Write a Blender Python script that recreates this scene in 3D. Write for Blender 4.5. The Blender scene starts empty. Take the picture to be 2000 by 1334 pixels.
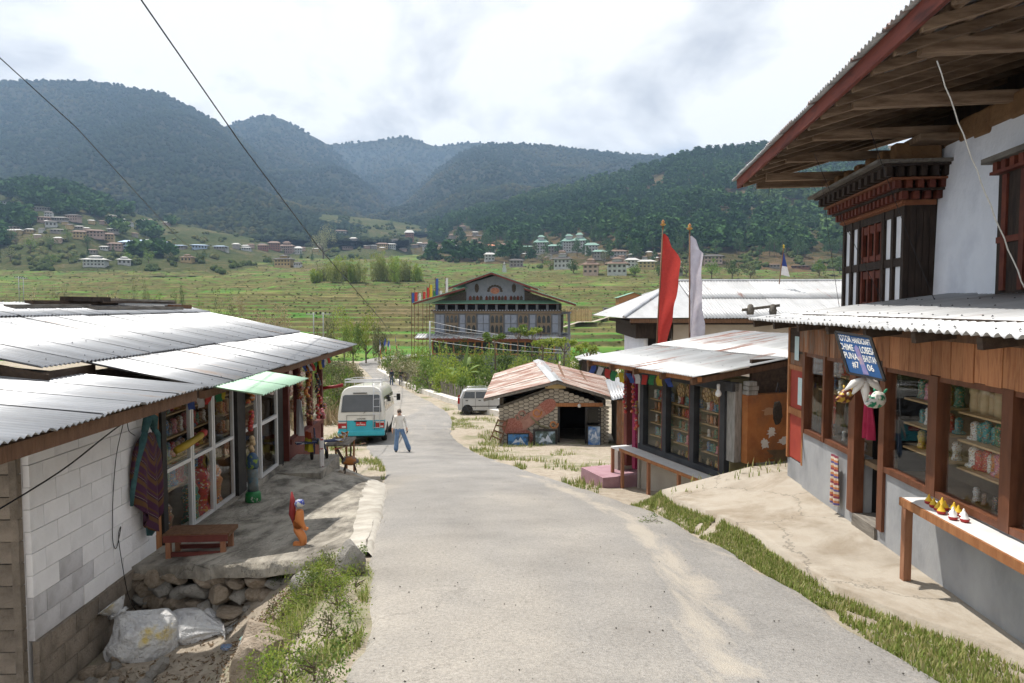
import bpy, bmesh, math, random
import numpy as np
from mathutils import Vector, Matrix, Euler, noise as mn

random.seed(7)
R = math.radians
sc = bpy.context.scene
C = sc.collection

# ---------------------------------------------------------------- camera, sky, sun, exposure
PITCH = R(3.005)
cam_d = bpy.data.cameras.new('camera')
cam_d.sensor_width = 36.0
cam_d.lens = 24.0
cam_d.clip_start = 0.05
cam_d.clip_end = 30000
cam = bpy.data.objects.new('camera', cam_d)
C.objects.link(cam)
cam.location = (0, 0, 0)
cam.rotation_euler = (R(90) - PITCH, 0, 0)
sc.camera = cam

SUN = Vector((-0.33, 0.32, 1.0)).normalized()          # direction towards the sun
sun_el = math.asin(SUN.z)
sun_d = bpy.data.lights.new('sun', 'SUN')
sun_d.energy = 5.0
sun_d.angle = R(0.55)
sun_d.color = (1.0, 0.95, 0.87)
sun = bpy.data.objects.new('sun', sun_d)
C.objects.link(sun)
sun.rotation_euler = (-SUN).to_track_quat('-Z', 'Y').to_euler()

sc.view_settings.view_transform = 'Standard'
sc.view_settings.look = 'None'
sc.view_settings.exposure = 0.3
sc.view_settings.gamma = 1.0
sc.view_settings.use_curve_mapping = False
sc.cycles.max_bounces = 5
sc.cycles.diffuse_bounces = 3
sc.cycles.glossy_bounces = 3
sc.cycles.transparent_max_bounces = 16
sc.cycles.volume_bounces = 0
sc.cycles.adaptive_threshold = 0.03
sc.cycles.caustics_reflective = False
sc.cycles.caustics_refractive = False
sc.cycles.use_denoising = True

world = bpy.data.worlds.new('World')
sc.world = world
world.use_nodes = True
wt = world.node_tree
wt.nodes.clear()


def nd(t, kind, **kw):
    n = t.nodes.new(kind)
    for k, v in kw.items():
        if k == 'ins':
            for kk, vv in v.items():
                n.inputs[kk].default_value = vv
        else:
            setattr(n, k, v)
    return n


def ramp(t, stops, interp='LINEAR'):
    n = t.nodes.new('ShaderNodeValToRGB')
    n.color_ramp.interpolation = interp
    el = n.color_ramp.elements
    while len(el) < len(stops):
        el.new(0.5)
    for e, (p, c) in zip(el, stops):
        e.position = p
        e.color = tuple(c) + (1,) if len(c) == 3 else c
    return n


def build_world():
    t = wt
    L = t.links.new
    out = nd(t, 'ShaderNodeOutputWorld')
    sky = nd(t, 'ShaderNodeTexSky', sky_type='NISHITA', sun_disc=False, sun_elevation=sun_el,
             sun_rotation=math.atan2(SUN.x, SUN.y), altitude=1300, air_density=1.0, dust_density=0.6)
    b1 = nd(t, 'ShaderNodeBackground', ins={'Strength': 0.11})
    L(sky.outputs[0], b1.inputs[0])
    tc = nd(t, 'ShaderNodeTexCoord')
    sep = nd(t, 'ShaderNodeSeparateXYZ')
    L(tc.outputs['Generated'], sep.inputs[0])
    za = nd(t, 'ShaderNodeMath', operation='ABSOLUTE')
    L(sep.outputs[2], za.inputs[0])
    zz = nd(t, 'ShaderNodeMath', operation='ADD', ins={1: 0.5})
    L(za.outputs[0], zz.inputs[0])
    dx = nd(t, 'ShaderNodeMath', operation='DIVIDE')
    dy = nd(t, 'ShaderNodeMath', operation='DIVIDE')
    L(sep.outputs[0], dx.inputs[0]); L(zz.outputs[0], dx.inputs[1])
    L(sep.outputs[1], dy.inputs[0]); L(zz.outputs[0], dy.inputs[1])
    cb = nd(t, 'ShaderNodeCombineXYZ')
    L(dx.outputs[0], cb.inputs[0]); L(dy.outputs[0], cb.inputs[1])
    n1 = nd(t, 'ShaderNodeTexNoise', ins={'Scale': 2.7, 'Detail': 9, 'Roughness': 0.54, 'Distortion': 0.25})
    n2 = nd(t, 'ShaderNodeTexNoise', ins={'Scale': 0.95, 'Detail': 7, 'Roughness': 0.52, 'Distortion': 0.2})
    mp = nd(t, 'ShaderNodeMapping', ins={'Location': (3.1, 7.7, 0.0)})
    L(cb.outputs[0], n1.inputs['Vector'])
    L(cb.outputs[0], mp.inputs[0]); L(mp.outputs[0], n2.inputs['Vector'])
    shade = ramp(t, [(0.36, (0.60, 0.62, 0.67)), (0.45, (0.88, 0.885, 0.90)), (0.52, (1.10, 1.095, 1.085))])
    L(n1.outputs[0], shade.inputs[0])
    b2 = nd(t, 'ShaderNodeBackground', ins={'Strength': 0.86})
    L(shade.outputs[0], b2.inputs[0])
    cover = ramp(t, [(0.32, (0.2,) * 3), (0.39, (1.0,) * 3)])
    L(n2.outputs[0], cover.inputs[0])
    mx = nd(t, 'ShaderNodeMixShader')
    L(cover.outputs[0], mx.inputs[0]); L(b1.outputs[0], mx.inputs[1]); L(b2.outputs[0], mx.inputs[2])
    L(mx.outputs[0], out.inputs[0])


build_world()

# ---------------------------------------------------------------- small geometry tools
F = 1333.3
ZB = {}


def ray(px, py):
    u = (px - 1000) / F
    v = (667 - py) / F
    return Vector((u, math.cos(PITCH) + v * math.sin(PITCH), -math.sin(PITCH) + v * math.cos(PITCH)))


def at(px, py, Y):
    r = ray(px, py)
    return r * (Y / r.y)


MATS = {}


def coords(t, stretch=(1, 1, 1), space='Object'):
    tc = nd(t, 'ShaderNodeTexCoord')
    mp = nd(t, 'ShaderNodeMapping', ins={'Scale': stretch})
    t.links.new(tc.outputs[space], mp.inputs[0])
    return mp.outputs[0]


def mat(name, c1, c2=None, scale=4.0, rough=0.8, metal=0.0, bump=0.0, bscale=None, detail=6, var=0.0,
        stretch=(1, 1, 1), spec=0.3, lo=0.35, hi=0.65, c3=None, transl=0.0, bdist=0.02, space='Object', coat=0.0, crack=0.0, stain=None):
    """procedural material: two or three colours mixed by noise, per-object value variation, fine bump"""
    if name in MATS:
        return MATS[name]
    m = bpy.data.materials.new(name)
    m.use_nodes = True
    t = m.node_tree
    L = t.links.new
    b = t.nodes['Principled BSDF']
    b.inputs['Roughness'].default_value = rough
    b.inputs['Metallic'].default_value = metal
    b.inputs['Specular IOR Level'].default_value = spec
    b.inputs['Coat Weight'].default_value = coat
    col = None
    vec = coords(t, stretch, space) if (c2 or bump) else None
    if c2:
        n = nd(t, 'ShaderNodeTexNoise', ins={'Scale': scale, 'Detail': detail, 'Roughness': 0.6})
        L(vec, n.inputs['Vector'])
        stops = [(lo, c1), (hi, c2)] if not c3 else [(lo, c1), ((lo + hi) / 2, c2), (hi, c3)]
        r = ramp(t, stops)
        L(n.outputs[0], r.inputs[0])
        col = r.outputs[0]
    if stain:
        n = nd(t, 'ShaderNodeTexNoise', ins={'Scale': scale * 0.7, 'Detail': 9, 'Roughness': 0.72, 'Distortion': 0.5})
        mo = nd(t, 'ShaderNodeMapping', ins={'Location': (5.3, 1.7, 2.2)})
        L(vec, mo.inputs[0]); L(mo.outputs[0], n.inputs['Vector'])
        r = ramp(t, [(0.48, (0,) * 3), (0.66, (0.8,) * 3)])
        L(n.outputs[0], r.inputs[0])
        m_ = nd(t, 'ShaderNodeMixRGB', ins={2: tuple(stain) + (1,)})
        L(r.outputs[0], m_.inputs[0]); L(col, m_.inputs[1])
        col = m_.outputs[0]
    if crack:
        n = nd(t, 'ShaderNodeTexNoise', ins={'Scale': 2.0, 'Detail': 6, 'Roughness': 0.7})
        L(vec, n.inputs['Vector'])
        wv = nd(t, 'ShaderNodeVectorMath', operation='MULTIPLY_ADD', ins={1: (0.8, 0.8, 0.0)})
        L(n.outputs['Color'], wv.inputs[0]); L(vec, wv.inputs[2])
        cv = nd(t, 'ShaderNodeTexVoronoi', feature='DISTANCE_TO_EDGE', ins={'Scale': crack})
        L(wv.outputs[0], cv.inputs['Vector'])
        ck = ramp(t, [(0.0, (0.35,) * 3), (0.006, (1,) * 3)])
        L(cv.outputs['Distance'], ck.inputs[0])
        m_ = nd(t, 'ShaderNodeMixRGB', blend_type='MULTIPLY', ins={0: 0.8})
        L(col, m_.inputs[1]); L(ck.outputs[0], m_.inputs[2])
        col = m_.outputs[0]
    if var:
        oi = nd(t, 'ShaderNodeObjectInfo')
        mr = nd(t, 'ShaderNodeMapRange', ins={'To Min': 1 - var, 'To Max': 1 + var})
        L(oi.outputs['Random'], mr.inputs[0])
        hs = nd(t, 'ShaderNodeHueSaturation')
        L(mr.outputs[0], hs.inputs['Value'])
        if col is not None:
            L(col, hs.inputs['Color'])
        else:
            hs.inputs['Color'].default_value = tuple(c1) + (1,)
        col = hs.outputs[0]
    if col is not None:
        L(col, b.inputs['Base Color'])
    else:
        b.inputs['Base Color'].default_value = tuple(c1) + (1,)
    if bump:
        n = nd(t, 'ShaderNodeTexNoise', ins={'Scale': bscale or scale * 6, 'Detail': 5, 'Roughness': 0.6})
        L(vec, n.inputs['Vector'])
        bp = nd(t, 'ShaderNodeBump', ins={'Strength': bump, 'Distance': bdist})
        L(n.outputs[0], bp.inputs['Height'])
        L(bp.outputs[0], b.inputs['Normal'])
    if transl:
        tr = nd(t, 'ShaderNodeBsdfTranslucent')
        if col is not None:
            L(col, tr.inputs[0])
        else:
            tr.inputs[0].default_value = tuple(c1) + (1,)
        mx = nd(t, 'ShaderNodeMixShader', ins={0: transl})
        L(b.outputs[0], mx.inputs[1]); L(tr.outputs[0], mx.inputs[2])
        L(mx.outputs[0], t.nodes['Material Output'].inputs[0])
    MATS[name] = m
    return m


def glass(name, tint=(0.9, 0.95, 0.95), refl=1.0):
    if name in MATS:
        return MATS[name]
    m = bpy.data.materials.new(name)
    m.use_nodes = True
    t = m.node_tree
    L = t.links.new
    t.nodes.remove(t.nodes['Principled BSDF'])
    tr = nd(t, 'ShaderNodeBsdfTransparent', ins={0: tuple(tint) + (1,)})
    gl = nd(t, 'ShaderNodeBsdfGlossy', ins={0: (0.9, 0.9, 0.9, 1), 'Roughness': 0.015})
    fr = nd(t, 'ShaderNodeLayerWeight', ins={0: 0.5})
    pw_ = nd(t, 'ShaderNodeMath', operation='POWER', ins={1: 4.0})
    L(fr.outputs['Facing'], pw_.inputs[0])
    mu = nd(t, 'ShaderNodeMath', operation='MULTIPLY_ADD', ins={1: 0.8 * refl, 2: 0.035 * refl}, use_clamp=True)
    L(pw_.outputs[0], mu.inputs[0])
    mx = nd(t, 'ShaderNodeMixShader')
    L(mu.outputs[0], mx.inputs[0]); L(tr.outputs[0], mx.inputs[1]); L(gl.outputs[0], mx.inputs[2])
    L(mx.outputs[0], t.nodes['Material Output'].inputs[0])
    MATS[name] = m
    return m


def tag(o, label=None, cat=None, group=None, kind=None):
    if label: o['label'] = label
    if cat: o['category'] = cat
    if group: o['group'] = group
    if kind: o['kind'] = kind
    return o


def thing(name, label, cat, loc=(0, 0, 0), rz=0.0, group=None, wz=False):
    """Empty at a thing's base; wz: child meshes are written with heights measured from the camera level"""
    o = bpy.data.objects.new(name, None)
    C.objects.link(o)
    o.location = loc
    o.rotation_euler = (0, 0, rz)
    o.empty_display_size = 0.2
    tag(o, label, cat, group)
    ZB[o] = loc[2] if wz else 0.0
    return o


def put(name, me, parent=None, loc=(0, 0, 0), rot=None, scale=None, mtx=None):
    o = bpy.data.objects.new(name, me)
    C.objects.link(o)
    zb = ZB.get(parent, 0.0) if parent else 0.0
    if parent:
        o.parent = parent
        ZB[o] = 0.0
    if mtx is not None:
        mtx = mtx.copy()
        mtx[2][3] -= zb
        o.matrix_basis = mtx
    else:
        o.location = (loc[0], loc[1], loc[2] - zb)
        if rot: o.rotation_euler = rot
        if scale: o.scale = (scale,) * 3 if isinstance(scale, (int, float)) else scale
    return o


class MB:
    def __init__(s):
        s.v = []
        s.f = []
        s.m = []
        s.cur = 0

    def add(s, vs, fs):
        k = len(s.v)
        s.v += [tuple(p) for p in vs]
        for f in fs:
            s.f.append(tuple(i + k for i in f))
            s.m.append(s.cur)
        return s

    def bx(s, x0, x1, y0, y1, z0, z1):
        return s.add([(x0, y0, z0), (x1, y0, z0), (x1, y1, z0), (x0, y1, z0), (x0, y0, z1), (x1, y0, z1), (x1, y1, z1), (x0, y1, z1)],
                     [(0, 3, 2, 1), (4, 5, 6, 7), (0, 1, 5, 4), (1, 2, 6, 5), (2, 3, 7, 6), (3, 0, 4, 7)])

    def obox(s, c, size, eul=(0, 0, 0)):
        m = Euler(eul).to_matrix()
        h = [x / 2 for x in size]
        vs = [Vector(c) + m @ Vector((a * h[0], b * h[1], d * h[2])) for a, b, d in
              ((-1, -1, -1), (1, -1, -1), (1, 1, -1), (-1, 1, -1), (-1, -1, 1), (1, -1, 1), (1, 1, 1), (-1, 1, 1))]
        return s.add(vs, [(0, 3, 2, 1), (4, 5, 6, 7), (0, 1, 5, 4), (1, 2, 6, 5), (2, 3, 7, 6), (3, 0, 4, 7)])

    def bar(s, p, q, w, h, up=(0, 0, 1)):
        p, q = Vector(p), Vector(q)
        d = (q - p).normalized()
        sd = d.cross(Vector(up))
        if sd.length < 1e-4: sd = Vector((1, 0, 0))
        sd.normalize()
        u = sd.cross(d).normalized()
        sd *= w / 2
        u *= h / 2
        vs = [p - sd - u, p + sd - u, p + sd + u, p - sd + u, q - sd - u, q + sd - u, q + sd + u, q - sd + u]
        return s.add(vs, [(0, 1, 2, 3), (7, 6, 5, 4), (0, 4, 5, 1), (1, 5, 6, 2), (2, 6, 7, 3), (3, 7, 4, 0)])

    def tube(s, pts, r, n=6, cap=True):
        pts = [Vector(p) for p in pts]
        rs = r if isinstance(r, (list, tuple)) else [r] * len(pts)
        vs, fs = [], []
        pu = None
        for i, p in enumerate(pts):
            d = (pts[min(i + 1, len(pts) - 1)] - pts[max(i - 1, 0)])
            if d.length < 1e-9: d = Vector((0, 0, 1))
            d.normalize()
            if pu is None:
                pu = d.orthogonal().normalized()
            else:
                pu = (pu - d * pu.dot(d))
                pu = pu.normalized() if pu.length > 1e-6 else d.orthogonal().normalized()
            w = d.cross(pu)
            for k in range(n):
                a = 2 * math.pi * k / n
                vs.append(p + (pu * math.cos(a) + w * math.sin(a)) * rs[i])
        for i in range(len(pts) - 1):
            for k in range(n):
                a, b = i * n + k, i * n + (k + 1) % n
                fs.append((a, b, b + n, a + n))
        if cap:
            fs.append(tuple(reversed(range(n))))
            fs.append(tuple(range((len(pts) - 1) * n, len(pts) * n)))
        return s.add(vs, fs)

    def lathe(s, prof, n=10, c=(0, 0, 0)):
        vs, fs = [], []
        for r, z in prof:
            for k in range(n):
                a = 2 * math.pi * k / n
                vs.append((c[0] + r * math.cos(a), c[1] + r * math.sin(a), c[2] + z))
        for i in range(len(prof) - 1):
            for k in range(n):
                a, b = i * n + k, i * n + (k + 1) % n
                fs.append((a, b, b + n, a + n))
        fs.append(tuple(reversed(range(n))))
        fs.append(tuple(range((len(prof) - 1) * n, len(prof) * n)))
        return s.add(vs, fs)

    def prism(s, pts, d):
        """extrude a planar polygon (list of 3-D points) by vector d"""
        pts = [Vector(p) for p in pts]
        d = Vector(d)
        n = len(pts)
        fs = [tuple(reversed(range(n))), tuple(range(n, 2 * n))]
        for i in range(n):
            j = (i + 1) % n
            fs.append((i, j, j + n, i + n))
        return s.add(pts + [p + d for p in pts], fs)

    def quad(s, a, b, c, d):
        return s.add([a, b, c, d], [(0, 1, 2, 3)])

    def mesh(s, name, mats, smooth=False, dz=0.0):
        me = bpy.data.meshes.new(name)
        me.from_pydata([(x, y, z - dz) for x, y, z in s.v], [], s.f)
        for m in (mats if isinstance(mats, (list, tuple)) else [mats]):
            me.materials.append(m)
        if any(s.m):
            me.polygons.foreach_set('material_index', s.m)
        if smooth:
            me.polygons.foreach_set('use_smooth', [True] * len(me.polygons))
        me.update()
        return me

    def build(s, name, mats, parent=None, smooth=False, loc=(0, 0, 0), rot=None, fix=True, bevel=0.0):
        dz = ZB.get(parent, 0.0) if parent else 0.0
        me = s.mesh(name, mats, smooth, dz)
        if fix:
            bm = bmesh.new()
            bm.from_mesh(me)
            bmesh.ops.recalc_face_normals(bm, faces=bm.faces)
            bm.to_mesh(me)
            bm.free()
        o = bpy.data.objects.new(name, me)
        C.objects.link(o)
        if parent:
            o.parent = parent
            ZB[o] = ZB.get(parent, 0.0)
        o.location = loc
        if rot: o.rotation_euler = rot
        if bevel:
            bv = o.modifiers.new('bevel', 'BEVEL')
            bv.width = bevel
            bv.segments = 2
            bv.limit_method = 'ANGLE'
        return o


def npmesh(name, V, Fq, m, smooth=False, attr=None):
    """fast mesh from arrays: V (n,3); Fq (k,4) or (k,3)"""
    me = bpy.data.meshes.new(name)
    V = np.asarray(V, dtype=np.float32)
    Fq = np.asarray(Fq, dtype=np.int32)
    me.vertices.add(len(V))
    me.vertices.foreach_set('co', V.ravel())
    k = Fq.shape[1]
    me.loops.add(Fq.size)
    me.loops.foreach_set('vertex_index', Fq.ravel())
    me.polygons.add(len(Fq))
    me.polygons.foreach_set('loop_start', np.arange(0, Fq.size, k, dtype=np.int32))
    if smooth:
        me.polygons.foreach_set('use_smooth', np.ones(len(Fq), dtype=bool))
    me.materials.append(m)
    me.update(calc_edges=True)
    me.validate()
    return me


def grid_faces(nr, ncol):
    i = np.arange(nr - 1)[:, None] * ncol + np.arange(ncol - 1)[None, :]
    return np.stack([i, i + 1, i + 1 + ncol, i + ncol], -1).reshape(-1, 4)


def local_to_world(t, p):
    m = Matrix.Translation(t.location) @ Matrix.Rotation(t.rotation_euler.z, 4, 'Z')
    return m @ Vector((p[0], p[1], p[2] - ZB.get(t, 0.0)))


def copy_tree(o, parent=None, loc=None, rz=None, scale=None):
    c = o.copy()
    C.objects.link(c)
    if parent is not None:
        c.parent = parent
    if loc is not None: c.location = loc
    if rz is not None: c.rotation_euler = (0, 0, rz)
    if scale is not None: c.scale = (scale,) * 3 if isinstance(scale, (int, float)) else scale
    for ch in o.children:
        copy_tree(ch, c)
    return c


def sstep(a, b, x):
    x = min(1, max(0, (x - a) / (b - a)))
    return x * x * (3 - 2 * x)


ORD = ['first', 'second', 'third', 'fourth', 'fifth', 'sixth', 'seventh', 'eighth', 'ninth', 'tenth', 'eleventh', 'twelfth',
       'thirteenth', 'fourteenth', 'fifteenth', 'sixteenth', 'seventeenth', 'eighteenth', 'nineteenth', 'twentieth', 'twentyfirst', 'twentysecond']
# ---------------------------------------------------------------- terrain
PROF = [(-20, 1.5), (0, -1.6), (26, -5.65), (29.5, -6.05), (36, -6.6), (50, -7.4), (71, -8.3), (100, -9.3), (120, -9.6), (150, -9.2), (1400, 115)]
REDGE = [(2.4, -3), (2.5, 1), (2.52, 3.9), (2.6, 5.0), (2.56, 7.0), (2.32, 10.6), (1.85, 12.6), (0.62, 17.3), (-0.72, 23.0), (-2.3, 30.2), (-3.0, 33.4),
         (-3.5, 39.6), (-4.1, 44.6), (-5.8, 51.3), (-9.5, 63.0), (-12.8, 74.0), (-17.2, 89.4), (-21.0, 106.0), (-22.2, 119.0), (-19.0, 127.0), (-12.0, 133.0), (4.0, 140.0)]
LEDGE = [(-0.7, -3), (-0.8, 1), (-0.95, 3.9), (-1.07, 4.6), (-1.5, 7.0), (-1.95, 9.65), (-2.92, 15.4), (-3.65, 19.4), (-5.2, 25.0), (-6.4, 29.5), (-7.0, 34.0),
         (-7.5, 40.0), (-8.3, 47.4), (-9.9, 55.4), (-12.5, 66.0), (-16.3, 80.0), (-21.4, 98.5), (-25.4, 112.0), (-26.3, 121.0), (-23.0, 130.0), (-14.0, 137.5), (3.0, 144.5)]


def interp(tab, k, y):
    for (a, b) in zip(tab, tab[1:]):
        if y <= b[k]:
            f = (y - a[k]) / (b[k] - a[k])
            return a[1 - k] + (b[1 - k] - a[1 - k]) * f
    return tab[-1][1 - k]


def prof(Y): return interp(PROF, 0, Y)
def redge(Y): return interp(REDGE, 1, min(Y, 119))
def ledge(Y): return interp(LEDGE, 1, min(Y, 121))


def noise2(x, y, z=0.0): return mn.noise(Vector((x, y, z)))


def apron_right_edge(Y):
    return interp([(3.95, 1.0), (3.85, 4.8), (3.62, 5.27), (3.3, 5.63), (2.98, 6.27), (2.86, 7.06), (2.75, 8.2), (2.6, 9.5), (2.45, 11.0), (3.6, 11.4), (3.95, 11.9), (4.0, 12.5)], 1, Y)


def apron_right_h(x, Y):
    f = min(1, max(0, 1 - (x - apron_right_edge(Y)) / 1.5))
    return -2.6 - 0.40 * sstep(7.5, 11.0, Y) * f


def near_h(x, Y):
    """ground of the village: follows the sloping road, a ditch at the near left, a bank on the left further on"""
    z = prof(Y)
    le, re = ledge(Y), redge(Y)
    if Y < 30:
        if x > re and Y < 11.9:                      # verge down (or up) to the right-hand apron
            ae = apron_right_edge(min(Y, 11.0))
            f = min(1.0, (x - re) / max(0.15, ae - re)) * (1 - sstep(11.0, 11.9, Y))
            z = z + (apron_right_h(max(x, ae), min(Y, 11.0)) - 0.06 - z) * f
        if x < le:
            if Y < 8.3:                              # rubbish ditch beside the white wall
                d = le - x
                zz = -3.78 - 0.05 * max(0, 6.5 - Y) + 0.3 * sstep(7.2, 8.2, Y) * sstep(2.6, 1.2, d) + 0.05 * noise2(x * 3, Y * 3)
                z = z + (zz - z) * sstep(0.25, 1.9, d)
            elif Y < 15.6:
                d = le - x
                z = min(z, -3.55) if d > 0.3 else z - 0.08
                z -= 0.12
        if x < -4.7 and Y < 20:
            z = min(z, -3.9)
    if Y > 22:
        b = le - 3.2 - x                             # overgrown bank left of the road
        z += 1.7 * sstep(0, 5, b) * sstep(22, 34, Y) * (1 - sstep(85, 100, Y))
    d = max(le - x, x - re, 0)
    z += (0.04 * noise2(x * 1.3, Y * 1.3) + 0.10 * noise2(x * 0.25, Y * 0.25, 3)) * min(1, d / 1.2)
    return z - 0.035


def valley_h(x, Y):
    z = prof(Y)
    if Y > 118:
        w = sstep(118, 150, Y)
        q = z + w * (1.5 * noise2(x / 60, Y / 60) + 2.2 * noise2(x / 170, Y / 180, 5) + 0.5 * noise2(x / 15, Y / 14, 9))
        st = 0.95 + Y * 0.0012 + 0.25 * noise2(x / 130, Y / 210, 12)
        fl = math.floor(q / st)
        fr = q / st - fl
        z = st * (fl + sstep(0.80, 0.97, fr) + 0.04 * fr) + 0.12 * noise2(x / 3.0, Y / 3.0, 2)
    return z - 0.05


def el(py): return (597 - py) / F


def lin(tab, x):
    if x <= tab[0][0]: return tab[0][1]
    for a, b in zip(tab, tab[1:]):
        if x <= b[0]:
            f = (x - a[0]) / (b[0] - a[0])
            return a[1] + (b[1] - a[1]) * f
    return tab[-1][1]


LAYERS = {
    # name: px range, ridge line, ridge distance, foot line, foot distance, gully size, curve power
    'foothill': dict(r=(-500, 560), ridge=[(-500, 370), (0, 372), (80, 362), (150, 375), (210, 400), (300, 428), (420, 452), (560, 478)], Yr=980, foot=[(-500, 512), (560, 500)], Yf=480, g=7, p=1.15),
    'midslope': dict(r=(280, 900), ridge=[(280, 420), (400, 424), (560, 428), (640, 420), (760, 432), (900, 455)], Yr=1500, foot=[(280, 470), (900, 492)], Yf=760, g=9, p=1.2),
    'pine_hill': dict(r=(760, 2600), ridge=[(760, 470), (830, 448), (900, 424), (1000, 398), (1100, 374), (1200, 350), (1280, 328), (1340, 308), (1420, 300), (1500, 292), (1650, 290), (2000, 285), (2600, 270)], Yr=1450, foot=[(760, 494), (1000, 505), (1250, 520), (2600, 520)], Yf=480, g=9, p=1.25),
    'mountain_west': dict(r=(-700, 800), ridge=[(-700, 190), (0, 168), (190, 166), (270, 180), (330, 190), (380, 215), (430, 243), (480, 275), (540, 330), (610, 380), (700, 430), (800, 470)], Yr=2500, foot=[(-700, 470), (800, 478)], Yf=1000, g=38, p=1.15),
    'mountain_knoll': dict(r=(300, 860), ridge=[(300, 330), (400, 275), (460, 250), (490, 238), (530, 231), (560, 239), (600, 262), (650, 290), (700, 340), (780, 400), (860, 440)], Yr=3300, foot=[(300, 470), (860, 462)], Yf=1500, g=42, p=1.2),
    'mountain_north': dict(r=(560, 1100), ridge=[(560, 300), (640, 288), (700, 284), (760, 277), (790, 272), (815, 277), (850, 291), (900, 285), (940, 283), (1000, 300), (1100, 340)], Yr=4300, foot=[(560, 460), (1100, 450)], Yf=2200, g=46, p=1.2),
    'mountain_east': dict(r=(700, 1700), ridge=[(700, 450), (780, 400), (850, 340), (900, 302), (950, 286), (1000, 285), (1100, 292), (1200, 304), (1300, 309), (1400, 306), (1700, 330)], Yr=2900, foot=[(700, 465), (1700, 450)], Yf=1300, g=30, p=1.1),
}


def layer_h(nm, px, Y):
    d = LAYERS[nm]
    t = (Y - d['Yf']) / (d['Yr'] - d['Yf'])
    if t < -0.05: return -1e9
    zr = el(lin(d['ridge'], px)) * d['Yr']
    zf = el(lin(d['foot'], px)) * d['Yf']
    if d['Yf'] < 900: zf = prof(d['Yf']) - 2.5
    x = (px - 1000) / F * Y
    if t <= 1:
        tt = max(t, 0)
        z = zf + (zr - zf) * tt ** d['p']
        z += d['g'] * math.sin(math.pi * min(1, tt * 1.02)) * (noise2(x / (d['g'] * 9), Y / (d['g'] * 22), 1) + 0.5 * noise2(x / (d['g'] * 3.5), Y / (d['g'] * 8), 2)) * 1.6
        z += d['g'] * 0.1 * noise2(x / d['g'] / 0.8, Y / d['g'] / 1.2, 4)
        if t < 0: z -= 40 * -t
        return z
    return zr - (t - 1) * (zr - zf) * 1.3 + d['g'] * 0.1 * noise2(x / d['g'] / 0.8, Y / d['g'] / 1.2, 4)


def far_h(x, Y):
    px = 1000 + F * x / Y
    z = valley_h(x, Y) if Y < 1100 else -1e9
    for nm, d in LAYERS.items():
        if d['r'][0] <= px <= d['r'][1] and Y >= d['Yf']:
            z = max(z, layer_h(nm, px, Y))
    return z


def hit(px, py, y0=130.0):
    """where the line of sight of a spot in the landscape meets the terrain"""
    r = ray(px, py)
    r = r / r.y
    Y = y0
    while Y < 4300:
        if r.z * Y <= far_h(r.x * Y, Y): break
        Y *= 1.004
    return Vector((r.x * Y, Y, far_h(r.x * Y, Y)))


# ground near the village
ys = list(np.arange(-6, 32, 0.22)) + list(np.arange(32, 118, 0.8)) + [118.5]
us = np.linspace(-1, 1, 150)
V = []
for Y in ys:
    hw = 10 + abs(Y) * 0.95
    for u in us:
        x = hw * (0.55 * u + 0.45 * u ** 3) - (0.06 * Y)
        V.append((x, Y, near_h(x, Y)))


def ground_mat():
    m = bpy.data.materials.new('village_dirt')
    m.use_nodes = True
    t = m.node_tree
    L = t.links.new
    b = t.nodes['Principled BSDF']
    b.inputs['Roughness'].default_value = 0.95
    b.inputs['Specular IOR Level'].default_value = 0.15
    v = coords(t)
    n1 = nd(t, 'ShaderNodeTexNoise', ins={'Scale': 0.55, 'Detail': 8, 'Roughness': 0.65})
    n2 = nd(t, 'ShaderNodeTexNoise', ins={'Scale': 6.0, 'Detail': 8, 'Roughness': 0.7})
    n3 = nd(t, 'ShaderNodeTexNoise', ins={'Scale': 45.0, 'Detail': 4, 'Roughness': 0.7})
    for n in (n1, n2, n3): L(v, n.inputs['Vector'])
    dirt = ramp(t, [(0.3, (0.22, 0.185, 0.145)), (0.5, (0.35, 0.30, 0.24)), (0.7, (0.43, 0.38, 0.315))])
    L(n2.outputs[0], dirt.inputs[0])
    grass = ramp(t, [(0.3, (0.055, 0.085, 0.02)), (0.7, (0.17, 0.19, 0.07))])
    L(n3.outputs[0], grass.inputs[0])
    mk = ramp(t, [(0.52, (0,) * 3), (0.66, (0.7,) * 3)])
    ad = nd(t, 'ShaderNodeMath', operation='MULTIPLY_ADD', ins={1: 0.35, 2: 0.0})
    L(n2.outputs[0], ad.inputs[0])
    a2 = nd(t, 'ShaderNodeMath', operation='ADD')
    L(n1.outputs[0], a2.inputs[0]); L(ad.outputs[0], a2.inputs[1])
    a3 = nd(t, 'ShaderNodeMath', operation='SUBTRACT', ins={1: 0.17})
    L(a2.outputs[0], a3.inputs[0])
    L(a3.outputs[0], mk.inputs[0])
    mx = nd(t, 'ShaderNodeMixRGB')
    L(mk.outputs[0], mx.inputs[0]); L(dirt.outputs[0], mx.inputs[1]); L(grass.outputs[0], mx.inputs[2])
    L(mx.outputs[0], b.inputs['Base Color'])
    bp = nd(t, 'ShaderNodeBump', ins={'Strength': 0.7, 'Distance': 0.03})
    L(n3.outputs[0], bp.inputs['Height']); L(bp.outputs[0], b.inputs['Normal'])
    return m


MATS['dirt'] = ground_mat()
g = bpy.data.objects.new('ground', npmesh('ground', V, grid_faces(len(ys), len(us)), MATS['dirt'], True))
C.objects.link(g)
tag(g, kind='structure')


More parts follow.
